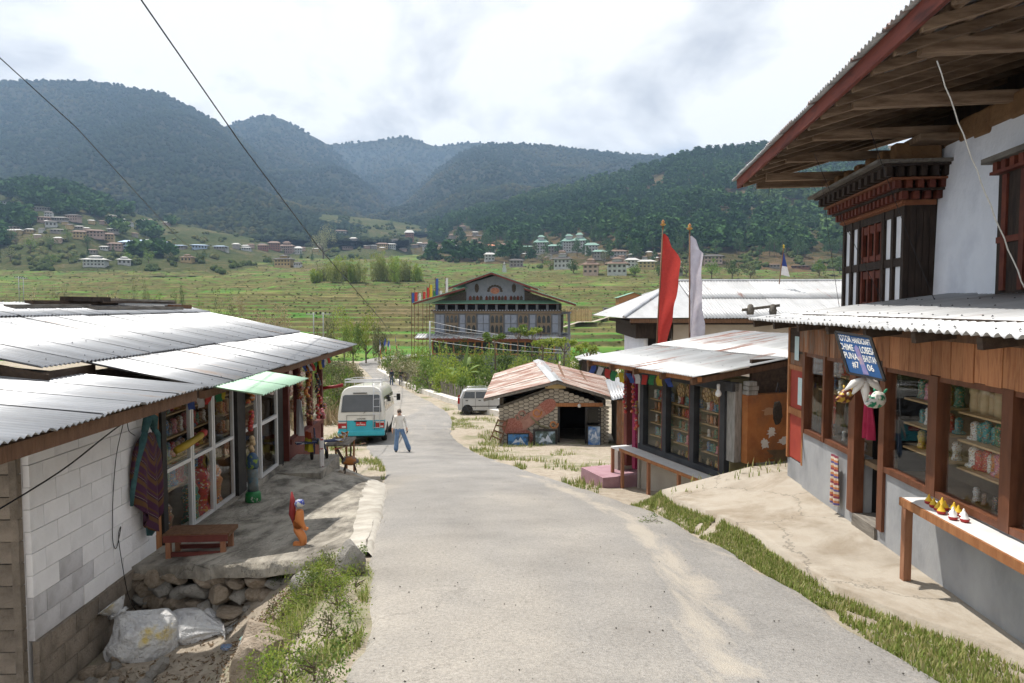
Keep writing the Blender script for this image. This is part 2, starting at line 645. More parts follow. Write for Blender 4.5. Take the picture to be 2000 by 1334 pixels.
def field_mat():
    m = bpy.data.materials.new('terraced_fields')
    m.use_nodes = True
    t = m.node_tree
    L = t.links.new
    b = t.nodes['Principled BSDF']
    b.inputs['Roughness'].default_value = 1.0
    b.inputs['Specular IOR Level'].default_value = 0.05
    v = coords(t)
    va = coords(t, (0.35, 0.8, 4.0))
    n1 = nd(t, 'ShaderNodeTexNoise', ins={'Scale': 0.03, 'Detail': 3, 'Roughness': 0.65})
    n2 = nd(t, 'ShaderNodeTexNoise', ins={'Scale': 0.25, 'Detail': 7, 'Roughness': 0.75})
    n4 = nd(t, 'ShaderNodeTexNoise', ins={'Scale': 0.02, 'Detail': 2, 'Roughness': 0.5})
    L(va, n1.inputs['Vector']); L(v, n2.inputs['Vector']); L(v, n4.inputs['Vector'])
    crop = ramp(t, [(0.32, (0.16, 0.12, 0.068)), (0.40, (0.135, 0.13, 0.048)), (0.45, (0.10, 0.18, 0.034)), (0.52, (0.045, 0.15, 0.026)), (0.58, (0.11, 0.20, 0.036)), (0.68, (0.20, 0.175, 0.075))])
    L(n1.outputs[0], crop.inputs[0])
    wild = ramp(t, [(0.35, (0.05, 0.055, 0.022)), (0.5, (0.13, 0.115, 0.055)), (0.66, (0.24, 0.19, 0.11))])
    L(n2.outputs[0], wild.inputs[0])
    geo = nd(t, 'ShaderNodeNewGeometry')
    sp = nd(t, 'ShaderNodeSeparateXYZ')
    L(geo.outputs['True Normal'], sp.inputs[0])
    slope = ramp(t, [(0.84, (0.95,) * 3), (0.975, (0,) * 3)])
    L(sp.outputs[2], slope.inputs[0])
    m1 = nd(t, 'ShaderNodeMixRGB')
    pat = ramp(t, [(0.48, (0.03,) * 3), (0.70, (0.6,) * 3)])
    L(n2.outputs[0], pat.inputs[0])
    L(pat.outputs[0], m1.inputs[0]); L(crop.outputs[0], m1.inputs[1]); L(wild.outputs[0], m1.inputs[2])
    m2 = nd(t, 'ShaderNodeMixRGB')
    ban = ramp(t, [(0.3, (0.05, 0.055, 0.022)), (0.7, (0.15, 0.125, 0.06))])
    L(n2.outputs[0], ban.inputs[0])
    L(slope.outputs[0], m2.inputs[0]); L(m1.outputs[0], m2.inputs[1]); L(ban.outputs[0], m2.inputs[2])
    L(m2.outputs[0], b.inputs['Base Color'])
    bp = nd(t, 'ShaderNodeBump', ins={'Strength': 0.6, 'Distance': 0.5})
    L(n2.outputs[0], bp.inputs['Height']); L(bp.outputs[0], b.inputs['Normal'])
    return m


MATS['field'] = field_mat()
ys = [118.0]
while ys[-1] < 1100:
    ys.append(ys[-1] + max(0.55, (ys[-1] - 60) * 0.0042))
us = np.linspace(-1, 1, 190)
V = []
for Y in ys:
    for u in us:
        x = u * Y * 1.02
        V.append((x, Y, valley_h(x, Y)))
fo = bpy.data.objects.new('terraced_field', npmesh('terraced_field', V, grid_faces(len(ys), len(us)), MATS['field']))
C.objects.link(fo)
tag(fo, kind='structure')


def forest_mat(name, cols, scale, bump=1.0, bd=6.0):
    m = bpy.data.materials.new(name)
    m.use_nodes = True
    t = m.node_tree
    L = t.links.new
    b = t.nodes['Principled BSDF']
    b.inputs['Roughness'].default_value = 1.0
    b.inputs['Specular IOR Level'].default_value = 0.03
    v = coords(t)
    n1 = nd(t, 'ShaderNodeTexNoise', ins={'Scale': scale, 'Detail': 9, 'Roughness': 0.7})
    n2 = nd(t, 'ShaderNodeTexNoise', ins={'Scale': scale * 14, 'Detail': 6, 'Roughness': 0.75})
    L(v, n1.inputs['Vector']); L(v, n2.inputs['Vector'])
    mx = nd(t, 'ShaderNodeMath', operation='MULTIPLY_ADD', ins={1: 0.5})
    L(n2.outputs[0], mx.inputs[0])
    hf = nd(t, 'ShaderNodeMath', operation='MULTIPLY', ins={1: 0.6})
    L(n1.outputs[0], hf.inputs[0])
    L(hf.outputs[0], mx.inputs[2])
    r = ramp(t, [(0.36 + 0.34 * i / max(1, len(cols) - 1), c) for i, c in enumerate(cols)])
    L(mx.outputs[0], r.inputs[0])
    L(r.outputs[0], b.inputs['Base Color'])
    bp = nd(t, 'ShaderNodeBump', ins={'Strength': bump, 'Distance': bd})
    L(n2.outputs[0], bp.inputs['Height']); L(bp.outputs[0], b.inputs['Normal'])
    return m


MATS['slope_near'] = forest_mat('brushy_slope', [(0.022, 0.034, 0.012), (0.045, 0.062, 0.022), (0.075, 0.08, 0.034), (0.16, 0.12, 0.068)], 0.012, 1.0, 3.0)
MATS['slope_pine'] = forest_mat('pine_slope', [(0.02, 0.028, 0.012), (0.045, 0.05, 0.02), (0.10, 0.075, 0.04), (0.17, 0.105, 0.06)], 0.010, 1.0, 3.0)
MATS['forest_far'] = forest_mat('forested_mountain', [(0.012, 0.018, 0.012), (0.024, 0.032, 0.018), (0.04, 0.04, 0.022), (0.065, 0.06, 0.026)], 0.004, 1.0, 14.0)
for nm, d in LAYERS.items():
    pxs = np.arange(d['r'][0], d['r'][1] + 1, 7 if d['Yr'] < 2000 else 6)
    ts = list(np.linspace(-0.04, 1, 70)) + [1.02, 1.06, 1.12, 1.25, 1.5]
    V = []
    for tt in ts:
        Y = d['Yf'] + tt * (d['Yr'] - d['Yf'])
        for px in pxs:
            V.append(((px - 1000) / F * Y, Y, layer_h(nm, px, Y)))
    mm = {'foothill': 'slope_near', 'midslope': 'slope_near', 'pine_hill': 'slope_pine'}.get(nm, 'forest_far')
    o = bpy.data.objects.new(nm if nm != 'midslope' else 'middle_slope', npmesh(nm, V, grid_faces(len(ts), len(pxs)), MATS[mm], True))
    C.objects.link(o)
    tag(o, kind='structure')


# ---------------------------------------------------------------- far woods
def blob(seed, n=2, squash=1.0, rough=0.35, name='crown'):
    bm = bmesh.new()
    bmesh.ops.create_icosphere(bm, subdivisions=n, radius=1.0)
    for v in bm.verts:
        k = 1 + rough * noise2(v.co.x * 2.3 + seed * 7, v.co.y * 2.3, v.co.z * 2.3) + rough * 0.6 * noise2(v.co.x * 6 + seed, v.co.y * 6, v.co.z * 6)
        v.co = v.co * k
        v.co.z = v.co.z * squash + squash * 0.75
    me = bpy.data.meshes.new(name)
    bm.to_mesh(me)
    bm.free()
    return me


def scatter(name, pts, me, label, cat='wood'):
    """one mass of far trees: points that carry a crown mesh each"""
    pm = bpy.data.meshes.new(name)
    pm.from_pydata([p[:3] for p in pts], [], [])
    a = pm.attributes.new('size', 'FLOAT', 'POINT')
    a.data.foreach_set('value', [p[3] for p in pts])
    o = bpy.data.objects.new(name, pm)
    C.objects.link(o)
    tag(o, label, cat, kind='stuff')
    src = bpy.data.objects.new(name + '_crown_source', me)
    ng = bpy.data.node_groups.new(name + '_nodes', 'GeometryNodeTree')
    ng.interface.new_socket('Geometry', in_out='INPUT', socket_type='NodeSocketGeometry')
    ng.interface.new_socket('Geometry', in_out='OUTPUT', socket_type='NodeSocketGeometry')
    i = ng.nodes.new('NodeGroupInput')
    u = ng.nodes.new('NodeGroupOutput')
    ip = ng.nodes.new('GeometryNodeInstanceOnPoints')
    oi = ng.nodes.new('GeometryNodeObjectInfo')
    oi.inputs[0].default_value = src
    na = ng.nodes.new('GeometryNodeInputNamedAttribute')
    na.data_type = 'FLOAT'
    na.inputs[0].default_value = 'size'
    rv = ng.nodes.new('FunctionNodeRandomValue')
    rv.data_type = 'FLOAT_VECTOR'
    rv.inputs[0].default_value = (-0.15, -0.15, 0)
    rv.inputs[1].default_value = (0.15, 0.15, 6.28)
    L = ng.links.new
    L(i.outputs[0], ip.inputs['Points'])
    L(oi.outputs['Geometry'], ip.inputs['Instance'])
    L(na.outputs[0], ip.inputs['Scale'])
    L(rv.outputs[0], ip.inputs['Rotation'])
    L(ip.outputs[0], u.inputs[0])
    md = o.modifiers.new('scatter', 'NODES')
    md.node_group = ng
    return o


def wood_mat(name, c1, c2, c3):
    m = bpy.data.materials.new(name)
    m.use_nodes = True
    t = m.node_tree
    L = t.links.new
    b = t.nodes['Principled BSDF']
    b.inputs['Roughness'].default_value = 1.0
    b.inputs['Specular IOR Level'].default_value = 0.03
    oi = nd(t, 'ShaderNodeObjectInfo')
    r = ramp(t, [(0.0, c1), (0.55, c2), (1.0, c3)])
    pn = nd(t, 'ShaderNodeTexNoise', ins={'Scale': 0.0035, 'Detail': 3})
    gp_ = nd(t, 'ShaderNodeNewGeometry')
    L(gp_.outputs['Position'], pn.inputs['Vector'])
    pm_ = nd(t, 'ShaderNodeMath', operation='MULTIPLY_ADD', ins={1: 2.6, 2: -1.05})
    L(pn.outputs[0], pm_.inputs[0])
    ra = nd(t, 'ShaderNodeMath', operation='MULTIPLY_ADD', ins={1: 0.35})
    L(oi.outputs['Random'], ra.inputs[0]); L(pm_.outputs[0], ra.inputs[2])
    L(ra.outputs[0], r.inputs[0])
    L(r.outputs[0], b.inputs['Base Color'])
    return m


MATS['wood_far'] = wood_mat('far_crowns', (0.016, 0.028, 0.016), (0.03, 0.042, 0.02), (0.085, 0.075, 0.03))
MATS['wood_pine'] = wood_mat('pine_crowns', (0.03, 0.07, 0.026), (0.055, 0.11, 0.038), (0.10, 0.15, 0.05))
MATS['wood_brush'] = wood_mat('brush_crowns', (0.04, 0.06, 0.02), (0.075, 0.095, 0.033), (0.16, 0.145, 0.065))


def layer_points(nm, n, t0, t1, s0, s1, seed, mask=None, pxr=None):
    rnd = random.Random(seed)
    d = LAYERS[nm]
    out = []
    a, b = pxr or d['r']
    rects = [h[:4] for h in HS] if 'HS' in globals() else []
    while len(out) < n:
        px = rnd.uniform(a, b)
        t = t0 + (t1 - t0) * rnd.random()
        Y = d['Yf'] + t * (d['Yr'] - d['Yf'])
        x = (px - 1000) / F * Y
        n -= 0.2
        if mask and not mask(px, t, x, Y, rnd): continue
        z = layer_h(nm, px, Y)
        if Y < 1100 and z < valley_h(x, Y): continue
        qy = 597 - F * z / Y
        if any(abs(px - h[0]) < h[2] * 0.62 + 3 and h[1] - h[3] < qy < h[1] + 14 for h in rects): continue
        out.append((x, Y, z, rnd.uniform(s0, s1)))
    return out


fm = blob(1, 1, 1.0, 0.4)
fm.materials.append(MATS['wood_far'])
pts = []
pts += layer_points('mountain_west', 19000, 0.0, 1.0, 2.5, 7.5, 1, pxr=(-150, 800))
pts += layer_points('mountain_knoll', 8000, 0.0, 1.0, 3, 9, 2)
pts += layer_points('mountain_north', 4500, 0.0, 1.0, 5, 12, 3)
pts += layer_points('mountain_east', 14000, 0.0, 1.0, 2.5, 7.5, 4, pxr=(700, 1500))
scatter('mountain_forest', pts, fm, 'dense dark forest covering the mountains behind the valley', 'forest')
# ---------------------------------------------------------------- road, aprons, kerb
def road_mat():
    m = bpy.data.materials.new('worn_asphalt')
    m.use_nodes = True
    t = m.node_tree
    L = t.links.new
    b = t.nodes['Principled BSDF']
    b.inputs['Roughness'].default_value = 0.92
    b.inputs['Specular IOR Level'].default_value = 0.2
    v = coords(t)
    n1 = nd(t, 'ShaderNodeTexNoise', ins={'Scale': 0.7, 'Detail': 7, 'Roughness': 0.6})
    n2 = nd(t, 'ShaderNodeTexNoise', ins={'Scale': 38.0, 'Detail': 6, 'Roughness': 0.8})
    vo = nd(t, 'ShaderNodeTexVoronoi', ins={'Scale': 85.0})
    va = coords(t, (1.0, 0.22, 1.0))
    n3 = nd(t, 'ShaderNodeTexNoise', ins={'Scale': 2.6, 'Detail': 8, 'Roughness': 0.68, 'Distortion': 0.6})
    for n in (n1, n2, vo): L(v, n.inputs['Vector'])
    L(va, n3.inputs['Vector'])
    base = ramp(t, [(0.25, (0.19, 0.182, 0.173)), (0.5, (0.25, 0.239, 0.226)), (0.72, (0.305, 0.288, 0.267))])
    L(n1.outputs[0], base.inputs[0])
    gr = ramp(t, [(0.30, (0.5,) * 3), (0.5, (1,) * 3), (0.70, (1.35,) * 3)])
    L(n2.outputs[0], gr.inputs[0])
    mu = nd(t, 'ShaderNodeMixRGB', blend_type='MULTIPLY', ins={0: 0.8})
    L(base.outputs[0], mu.inputs[1]); L(gr.outputs[0], mu.inputs[2])
    at_ = nd(t, 'ShaderNodeAttribute', attribute_name='grit')
    ma = nd(t, 'ShaderNodeMath', operation='MULTIPLY_ADD', ins={1: 0.30})
    L(at_.outputs['Fac'], ma.inputs[0]); L(n3.outputs[0], ma.inputs[2])
    mb_ = nd(t, 'ShaderNodeMath', operation='MULTIPLY_ADD', ins={1: 0.12})
    L(n2.outputs[0], mb_.inputs[0]); L(ma.outputs[0], mb_.inputs[2])
    dust = ramp(t, [(0.70, (0,) * 3), (0.88, (0.75,) * 3)])
    L(mb_.outputs[0], dust.inputs[0])
    mx = nd(t, 'ShaderNodeMixRGB', ins={2: (0.39, 0.35, 0.295, 1)})
    L(dust.outputs[0], mx.inputs[0])
    cv = nd(t, 'ShaderNodeTexVoronoi', feature='DISTANCE_TO_EDGE', ins={'Scale': 0.55, 'Randomness': 1.0})
    dn = nd(t, 'ShaderNodeTexNoise', ins={'Scale': 2.2, 'Detail': 6, 'Roughness': 0.7})
    L(v, dn.inputs['Vector'])
    wv = nd(t, 'ShaderNodeVectorMath', operation='MULTIPLY_ADD', ins={1: (0.9, 0.9, 0.0)})
    L(dn.outputs['Color'], wv.inputs[0]); L(v, wv.inputs[2]); L(wv.outputs[0], cv.inputs['Vector'])
    ck = ramp(t, [(0.0, (0.45,) * 3), (0.007, (1,) * 3)])
    L(cv.outputs['Distance'], ck.inputs[0])
    cm = ramp(t, [(0.5, (0,) * 3), (0.62, (0.6,) * 3)])
    L(n1.outputs[0], cm.inputs[0])
    cx = nd(t, 'ShaderNodeMixRGB', blend_type='MULTIPLY')
    L(cm.outputs[0], cx.inputs[0]); L(mu.outputs[0], cx.inputs[1]); L(ck.outputs[0], cx.inputs[2])
    pv_ = nd(t, 'ShaderNodeTexNoise', ins={'Scale': 0.16, 'Detail': 4, 'Roughness': 0.5})
    L(va, pv_.inputs['Vector'])
    pr_ = ramp(t, [(0.42, (0.86,) * 3), (0.47, (1,) * 3), (0.56, (1.0,) * 3), (0.62, (1.12, 1.09, 1.04))])
    L(pv_.outputs[0], pr_.inputs[0])
    px_ = nd(t, 'ShaderNodeMixRGB', blend_type='MULTIPLY', ins={0: 1.0})
    L(cx.outputs[0], px_.inputs[1]); L(pr_.outputs[0], px_.inputs[2]); L(px_.outputs[0], mx.inputs[1])
    L(mx.outputs[0], b.inputs['Base Color'])
    bp = nd(t, 'ShaderNodeBump', ins={'Strength': 0.55, 'Distance': 0.01})
    L(vo.outputs[0], bp.inputs['Height']); L(bp.outputs[0], b.inputs['Normal'])
    return m


MATS['asphalt'] = road_mat()
cen = [((l[0] + r[0]) / 2, (l[1] + r[1]) / 2) for l, r in zip(LEDGE, REDGE)]


def poly_sample(tab, n):
    pts = [Vector((a, b, 0)) for a, b in tab]
    ls = [0]
    for a, b in zip(pts, pts[1:]): ls.append(ls[-1] + (b - a).length)
    out = []
    for k in range(n):
        s = ls[-1] * (k / (n - 1)) ** 1.5
        for i in range(len(pts) - 1):
            if s <= ls[i + 1] + 1e-6:
                out.append(pts[i].lerp(pts[i + 1], (s - ls[i]) / (ls[i + 1] - ls[i])))
                break
    return out


NR, NC = 420, 44
ls_, rs_ = poly_sample(LEDGE, NR), poly_sample(REDGE, NR)
# smooth both edges, then roughen them as broken asphalt edges are
def smooth_pts(p, it):
    for _ in range(it):
        q = [v.copy() for v in p]
        for i in range(1, len(p) - 1): q[i] = (p[i - 1] + p[i] * 2 + p[i + 1]) / 4
        p = q
    return p
ls_, rs_ = smooth_pts(ls_, 14), smooth_pts(rs_, 14)
V, GR = [], []
gp = [(0.95, 3.0), (1.35, 4.2), (1.5, 5.5), (1.65, 7.2), (1.72, 9.0), (1.6, 10.8), (1.25, 12.8), (0.3, 16.5)]
for i in range(NR):
    a, b = ls_[i].copy(), rs_[i].copy()
    a.x += 0.10 * noise2(a.y * 1.1, 0.3) + 0.05 * noise2(a.y * 5.0, 3.3)
    b.x += 0.10 * noise2(b.y * 1.1, 7.3) + 0.05 * noise2(b.y * 5.0, 9.3)
    for k in range(NC):
        f = k / (NC - 1)
        p = a.lerp(b, f)
        z = prof(p.y) + 0.035 * (1 - (2 * f - 1) ** 2) + 0.012 * noise2(p.x * 1.5, p.y * 0.8, 4)
        if k in (0, NC - 1): z -= 0.05
        V.append((p.x, p.y, z))
        gq = max(0, 1 - (abs(p.x - interp(gp, 1, p.y) - 0.12 * noise2(p.y * 0.8, 1)) / 0.34) ** 1.5) if 2.5 < p.y < 16.5 else 0
        GR.append(max(gq, 0.55 * sstep(1 - 0.5 / (b.x - a.x), 1, f), 0.3 * sstep(16, 34, p.y)))
rme = npmesh('road', V, grid_faces(NR, NC), MATS['asphalt'], True)
rme.attributes.new('grit', 'FLOAT', 'POINT').data.foreach_set('value', GR)
o = bpy.data.objects.new('road', rme)
C.objects.link(o)
tag(o, kind='structure')

mat('concrete', (0.27, 0.232, 0.185), (0.37, 0.33, 0.275), scale=1.3, rough=0.9, bump=0.35, bscale=30, c3=(0.315, 0.27, 0.215), lo=0.3, hi=0.7, crack=0.45, stain=(0.21, 0.165, 0.115))
mat('concrete_old', (0.11, 0.10, 0.085), (0.30, 0.275, 0.235), scale=1.8, rough=0.92, bump=0.8, bscale=14, c3=(0.39, 0.36, 0.305), lo=0.33, hi=0.62, stretch=(1.6, 0.8, 1), bdist=0.03, crack=0.6, stain=(0.085, 0.075, 0.06))
mat('concrete_edge', (0.32, 0.295, 0.255), (0.48, 0.45, 0.4), scale=3, rough=0.9, bump=0.3, bscale=30)

# left apron: falls from the road towards the shop
def apron_left_h(x, Y, f):
    zs = -3.2 - 0.035 * (Y - 8)
    zr = prof(Y) + 0.0
    return zs + (zr - zs) * f ** 1.2 + 0.012 * noise2(x * 2, Y * 2)
V = []
NY, NX = 60, 24
for i in range(NY):
    Y = 7.35 + (15.7 - 7.35) * i / (NY - 1)
    x0 = -4.9
    x1 = interp([(-1.62, 7.3), (-1.72, 8.0), (-1.98, 9.65), (-2.35, 12), (-2.8, 14.6), (-3.3, 15.7)], 1, Y) + 0.03 * noise2(Y * 3, 1)
    for k in range(NX):
        f = k / (NX - 1)
        x = x0 + (x1 - x0) * f
        yy = 8.2 - 0.85 * f + 0.1 * noise2(x * 2.2, 4) + (15.7 - 8.2 + 0.85 * f) * i / (NY - 1)
        Y = yy
        V.append((x, yy, apron_left_h(x, yy, f) + 0.03))
Fq = grid_faces(NY, NX).tolist()
top = list(range(NX)) + [i * NX + NX - 1 for i in range(1, NY)] + [(NY - 1) * NX + k for k in range(NX - 2, -1, -1)]
kk = len(V)
for i in top: V.append((V[i][0], V[i][1], V[i][2] - (0.16 + 0.08 * noise2(V[i][0] * 4, 2) if V[i][1] < 8.35 and V[i][0] < -1.8 else 0.7)))
for j in range(len(top) - 1):
    Fq.append([top[j], kk + j, kk + j + 1, top[j + 1]])
o = bpy.data.objects.new('pavement', npmesh('pavement', V, Fq, MATS['concrete_old'], False))
C.objects.link(o)
tag(o, kind='structure')
# pale cement strip between apron and asphalt
V = []
for i in range(120):
    Y = 7.45 + 8.0 * i / 119
    xr = interp([(-1.62, 7.3), (-1.72, 8.0), (-1.98, 9.65), (-2.35, 12), (-2.8, 14.6), (-3.3, 15.7)], 1, Y)
    w = 0.16 + 0.12 * sstep(9, 13, Y) + 0.05 * noise2(Y * 1.1, 6)
    for k, (dx, dz) in enumerate(((-w - 0.1, 0.03), (-w * 0.6, 0.036), (0.04, 0.03), (0.09, -0.03))):
        x = xr + dx + 0.03 * noise2(Y * 1.3, k)
        V.append((x, Y, apron_left_h(x, Y, min(1, (x + 4.9) / (xr + 4.9))) + dz))
o = bpy.data.objects.new('kerb_strip', npmesh('kerb_strip', V, grid_faces(120, 4), MATS['concrete_edge'], False))
C.objects.link(o)
tag(o, kind='structure')

# right apron: a level slab in front of the plank shop, its far end standing proud of the falling road
V = []
ysr = list(np.arange(1.5, 11.01, 0.25)) + [11.2, 11.4, 11.65, 11.9, 12.4]
for Y in ysr:
    e = apron_right_edge(Y) + 0.03 * noise2(Y * 2.1, 3)
    for k in range(16):
        x = e + (5.7 - e) * (k / 15) ** 1.3
        V.append((x, Y, apron_right_h(x, Y) + 0.006 * noise2(x * 2, Y * 2, 8)))
Fq = grid_faces(len(ysr), 16).tolist()
rim = [i * 16 for i in range(len(ysr))] + [(len(ysr) - 1) * 16 + k for k in range(1, 16)]
kk = len(V)
V += [(V[i][0] - 0.03, V[i][1], V[i][2] - 1.3) for i in rim]
Fq += [[rim[j + 1], kk + j + 1, kk + j, rim[j]] for j in range(len(rim) - 1)]
o = bpy.data.objects.new('pavement', npmesh('pavement', V, Fq, MATS['concrete'], False))
C.objects.link(o)
tag(o, kind='structure')

# low white kerb wall along the right of the road beyond the car
mat('kerb_white', (0.55, 0.52, 0.47), (0.68, 0.65, 0.6), scale=2, rough=0.85, bump=0.3, bscale=20)
kw = [(0.6, 41.0), (-1.6, 45.3), (-4.3, 52.3), (-6.7, 58.5), (-9.0, 65.0), (-12.0, 73.5), (-15.0, 83.0), (-18.5, 95.0)]
b = MB()
for (x0, y0), (x1, y1) in zip(kw, kw[1:]):
    b.bar((x0, y0, prof(y0) + 0.1), (x1, y1, prof(y1) + 0.1), 0.85, 0.5)
o = b.build('low_wall', MATS['kerb_white'])
tag(o, 'long low white concrete wall along the right edge of the far road', 'wall')
# ---------------------------------------------------------------- corrugated sheets
def corr_mesh(name, W, L, m, pitch=0.085, amp=0.014):
    n = int(round(W / pitch)) * 4
    xs = np.linspace(0, W, n + 1)
    V = []
    for y in (0.0, L / 2, L):
        for x in xs:
            V.append((x, y, amp * math.cos(2 * math.pi * x / pitch)))
    V2 = [(x, y, z - 0.003) for x, y, z in V]
    k = len(V)
    f = grid_faces(3, n + 1)
    F2 = f[:, ::-1] + k
    nc = n + 1
    rim = [[i, i + k, i + 1 + k, i + 1] for i in range(n)] + [[2 * nc + i + 1, 2 * nc + i + 1 + k, 2 * nc + i + k, 2 * nc + i] for i in range(n)]
    return npmesh(name, V + V2, np.concatenate([f, F2, np.array(rim)]), m, False)


def roof_sheets(parent, o, u, v, W, L, m, sw=0.80, rnd=0.006, seed=1, name='roof_sheet', pitch=0.085, amp=0.014, jag=0.02):
    """cover a W x L roof slope with overlapping sheets; o = lower corner, u = along the eave, v = up the slope"""
    u, v, o = Vector(u).normalized(), Vector(v).normalized(), Vector(o)
    nrm = u.cross(v)
    if nrm.z < 0: nrm = -nrm
    n = max(1, int(round(W / sw)))
    s = W / n
    me = corr_mesh(name, s + 0.05, L, m, pitch, amp)
    r = random.Random(seed)
    for i in range(n):
        p = o + u * (s * i) + nrm * (0.003 * (i % 2) + r.uniform(0, rnd)) + v * r.uniform(-jag, jag)
        tw = r.uniform(-0.004, 0.004)
        vv = (v + nrm * tw).normalized()
        nn = u.cross(vv)
        mtx = Matrix((u.to_4d(), vv.to_4d(), nn.to_4d(), (0, 0, 0, 1))).transposed()
        mtx = Matrix([[u.x, vv.x, nn.x, p.x], [u.y, vv.y, nn.y, p.y], [u.z, vv.z, nn.z, p.z], [0, 0, 0, 1]])
        put(name, me, parent, mtx=mtx)


def roof_nails(parent, o, u, v, W, ds, m='wire', step=0.34, s=0.011, h=0.022):
    u, v, o = Vector(u).normalized(), Vector(v).normalized(), Vector(o)
    n = u.cross(v)
    if n.z < 0: n = -n
    r = random.Random(int(W * 100))
    b = MB()
    for d in ds:
        for k in range(int(W / step)):
            if r.random() < 0.25: continue
            p = o + u * (step * k + 0.1 + r.uniform(-0.05, 0.05)) + v * (d + r.uniform(-0.02, 0.02)) + n * h
            b.add([p + u * s, p + v * s, p - u * s, p - v * s, p + n * s], [(0, 1, 4), (1, 2, 4), (2, 3, 4), (3, 0, 4)])
    tag(b.build('roof_nails', MATS[m], parent, fix=False), kind='stuff')


def zinc_mat(name, base, rust=0.0, rough=0.38, metal=0.6, dark=0.6, rcol=(0.21, 0.075, 0.04), st=(1, 0.16, 1)):
    m = bpy.data.materials.new(name)
    m.use_nodes = True
    t = m.node_tree
    L = t.links.new
    b = t.nodes['Principled BSDF']
    b.inputs['Metallic'].default_value = metal
    b.inputs['Roughness'].default_value = rough
    v = coords(t, st)
    oi = nd(t, 'ShaderNodeObjectInfo')
    ad = nd(t, 'ShaderNodeVectorMath', operation='ADD')
    mu = nd(t, 'ShaderNodeMath', operation='MULTIPLY', ins={1: 37.0})
    L(oi.outputs['Random'], mu.inputs[0])
    L(v, ad.inputs[0]); L(mu.outputs[0], ad.inputs[1])
    n1 = nd(t, 'ShaderNodeTexNoise', ins={'Scale': 3.5, 'Detail': 7, 'Roughness': 0.62})
    L(ad.outputs[0], n1.inputs['Vector'])
    c = ramp(t, [(0.3, tuple(x * dark for x in base)), (0.6, base)])
    L(n1.outputs[0], c.inputs[0])
    col = c.outputs[0]
    hs = nd(t, 'ShaderNodeHueSaturation')
    mr = nd(t, 'ShaderNodeMapRange', ins={'To Min': 0.88, 'To Max': 1.08})
    L(oi.outputs['Random'], mr.inputs[0]); L(mr.outputs[0], hs.inputs['Value']); L(col, hs.inputs['Color'])
    col = hs.outputs[0]
    if rust > 0:
        n2 = nd(t, 'ShaderNodeTexNoise', ins={'Scale': 2.6, 'Detail': 8, 'Roughness': 0.68})
        L(ad.outputs[0], n2.inputs['Vector'])
        rk = ramp(t, [(0.62 - 0.3 * rust, (0,) * 3), (0.72 - 0.25 * rust, (0.9,) * 3)])
        L(n2.outputs[0], rk.inputs[0])
        mx = nd(t, 'ShaderNodeMixRGB', ins={2: tuple(rcol) + (1,)})
        L(rk.outputs[0], mx.inputs[0]); L(col, mx.inputs[1])
        col = mx.outputs[0]
        iv = nd(t, 'ShaderNodeMath', operation='MULTIPLY_ADD', ins={1: -metal, 2: metal})
        L(rk.outputs[0], iv.inputs[0]); L(iv.outputs[0], b.inputs['Metallic'])
        rr = nd(t, 'ShaderNodeMath', operation='MULTIPLY_ADD', ins={1: 0.5, 2: rough})
        L(rk.outputs[0], rr.inputs[0]); L(rr.outputs[0], b.inputs['Roughness'])
    L(col, b.inputs['Base Color'])
    MATS[name] = m
    return m


zinc_mat('zinc', (0.43, 0.44, 0.46), 0.06, 0.46, 0.5, 0.68, (0.3, 0.22, 0.17))
zinc_mat('zinc_white', (0.44, 0.445, 0.455), 0.02, 0.5, 0.3, 0.82)
zinc_mat('zinc_aged', (0.44, 0.45, 0.46), 0.3, 0.5, 0.35, 0.7)
zinc_mat('zinc_rusty', (0.50, 0.43, 0.39), 0.62, 0.65, 0.15, 0.8, (0.27, 0.145, 0.11), (0.10, 1.2, 1))
zinc_mat('zinc_green', (0.40, 0.60, 0.44), 0.0, 0.5, 0.1, 0.85)
zinc_mat('roof_green', (0.20, 0.38, 0.28), 0.0, 0.5, 0.2, 0.8)
mat('white_paint', (0.74, 0.73, 0.74), (0.84, 0.83, 0.84), scale=2.5, rough=0.8, bump=0.5, bscale=18, var=0.05, c3=(0.80, 0.79, 0.80), bdist=0.012)
mat('white_stained', (0.40, 0.39, 0.40), (0.66, 0.65, 0.67), scale=2.5, rough=0.8, bump=0.5, bscale=18, var=0.05, bdist=0.012)
mat('bare_block', (0.15, 0.125, 0.10), (0.26, 0.22, 0.18), scale=5, rough=0.95, bump=0.9, bscale=30, var=0.16)
mat('mortar', (0.18, 0.16, 0.14), (0.25, 0.23, 0.2), scale=8, rough=0.95)
mat('mortar_white', (0.62, 0.61, 0.63), (0.7, 0.69, 0.71), scale=8, rough=0.9)
mat('alu', (0.66, 0.66, 0.66), (0.74, 0.74, 0.74), scale=3, rough=0.4, metal=0.35)
mat('black_post', (0.018, 0.017, 0.017), (0.035, 0.032, 0.03), scale=6, rough=0.6)
mat('timber_dark', (0.035, 0.022, 0.015), (0.075, 0.05, 0.034), scale=3, rough=0.75, stretch=(6, 1, 6), bump=0.4, bscale=14, var=0.2)
mat('timber_brown', (0.10, 0.05, 0.026), (0.17, 0.09, 0.05), scale=3, rough=0.7, stretch=(6, 6, 1), bump=0.4, bscale=14, var=0.15)
mat('timber_grey', (0.10, 0.088, 0.075), (0.20, 0.18, 0.155), scale=3, rough=0.9, stretch=(6, 1, 6), bump=0.5, bscale=14, var=0.25)
mat('timber_red', (0.10, 0.025, 0.02), (0.15, 0.04, 0.03), scale=4, rough=0.65, var=0.1)
mat('timber_orange', (0.27, 0.105, 0.04), (0.38, 0.17, 0.07), scale=3, rough=0.6, stretch=(5, 5, 1), bump=0.25, bscale=12, var=0.15)
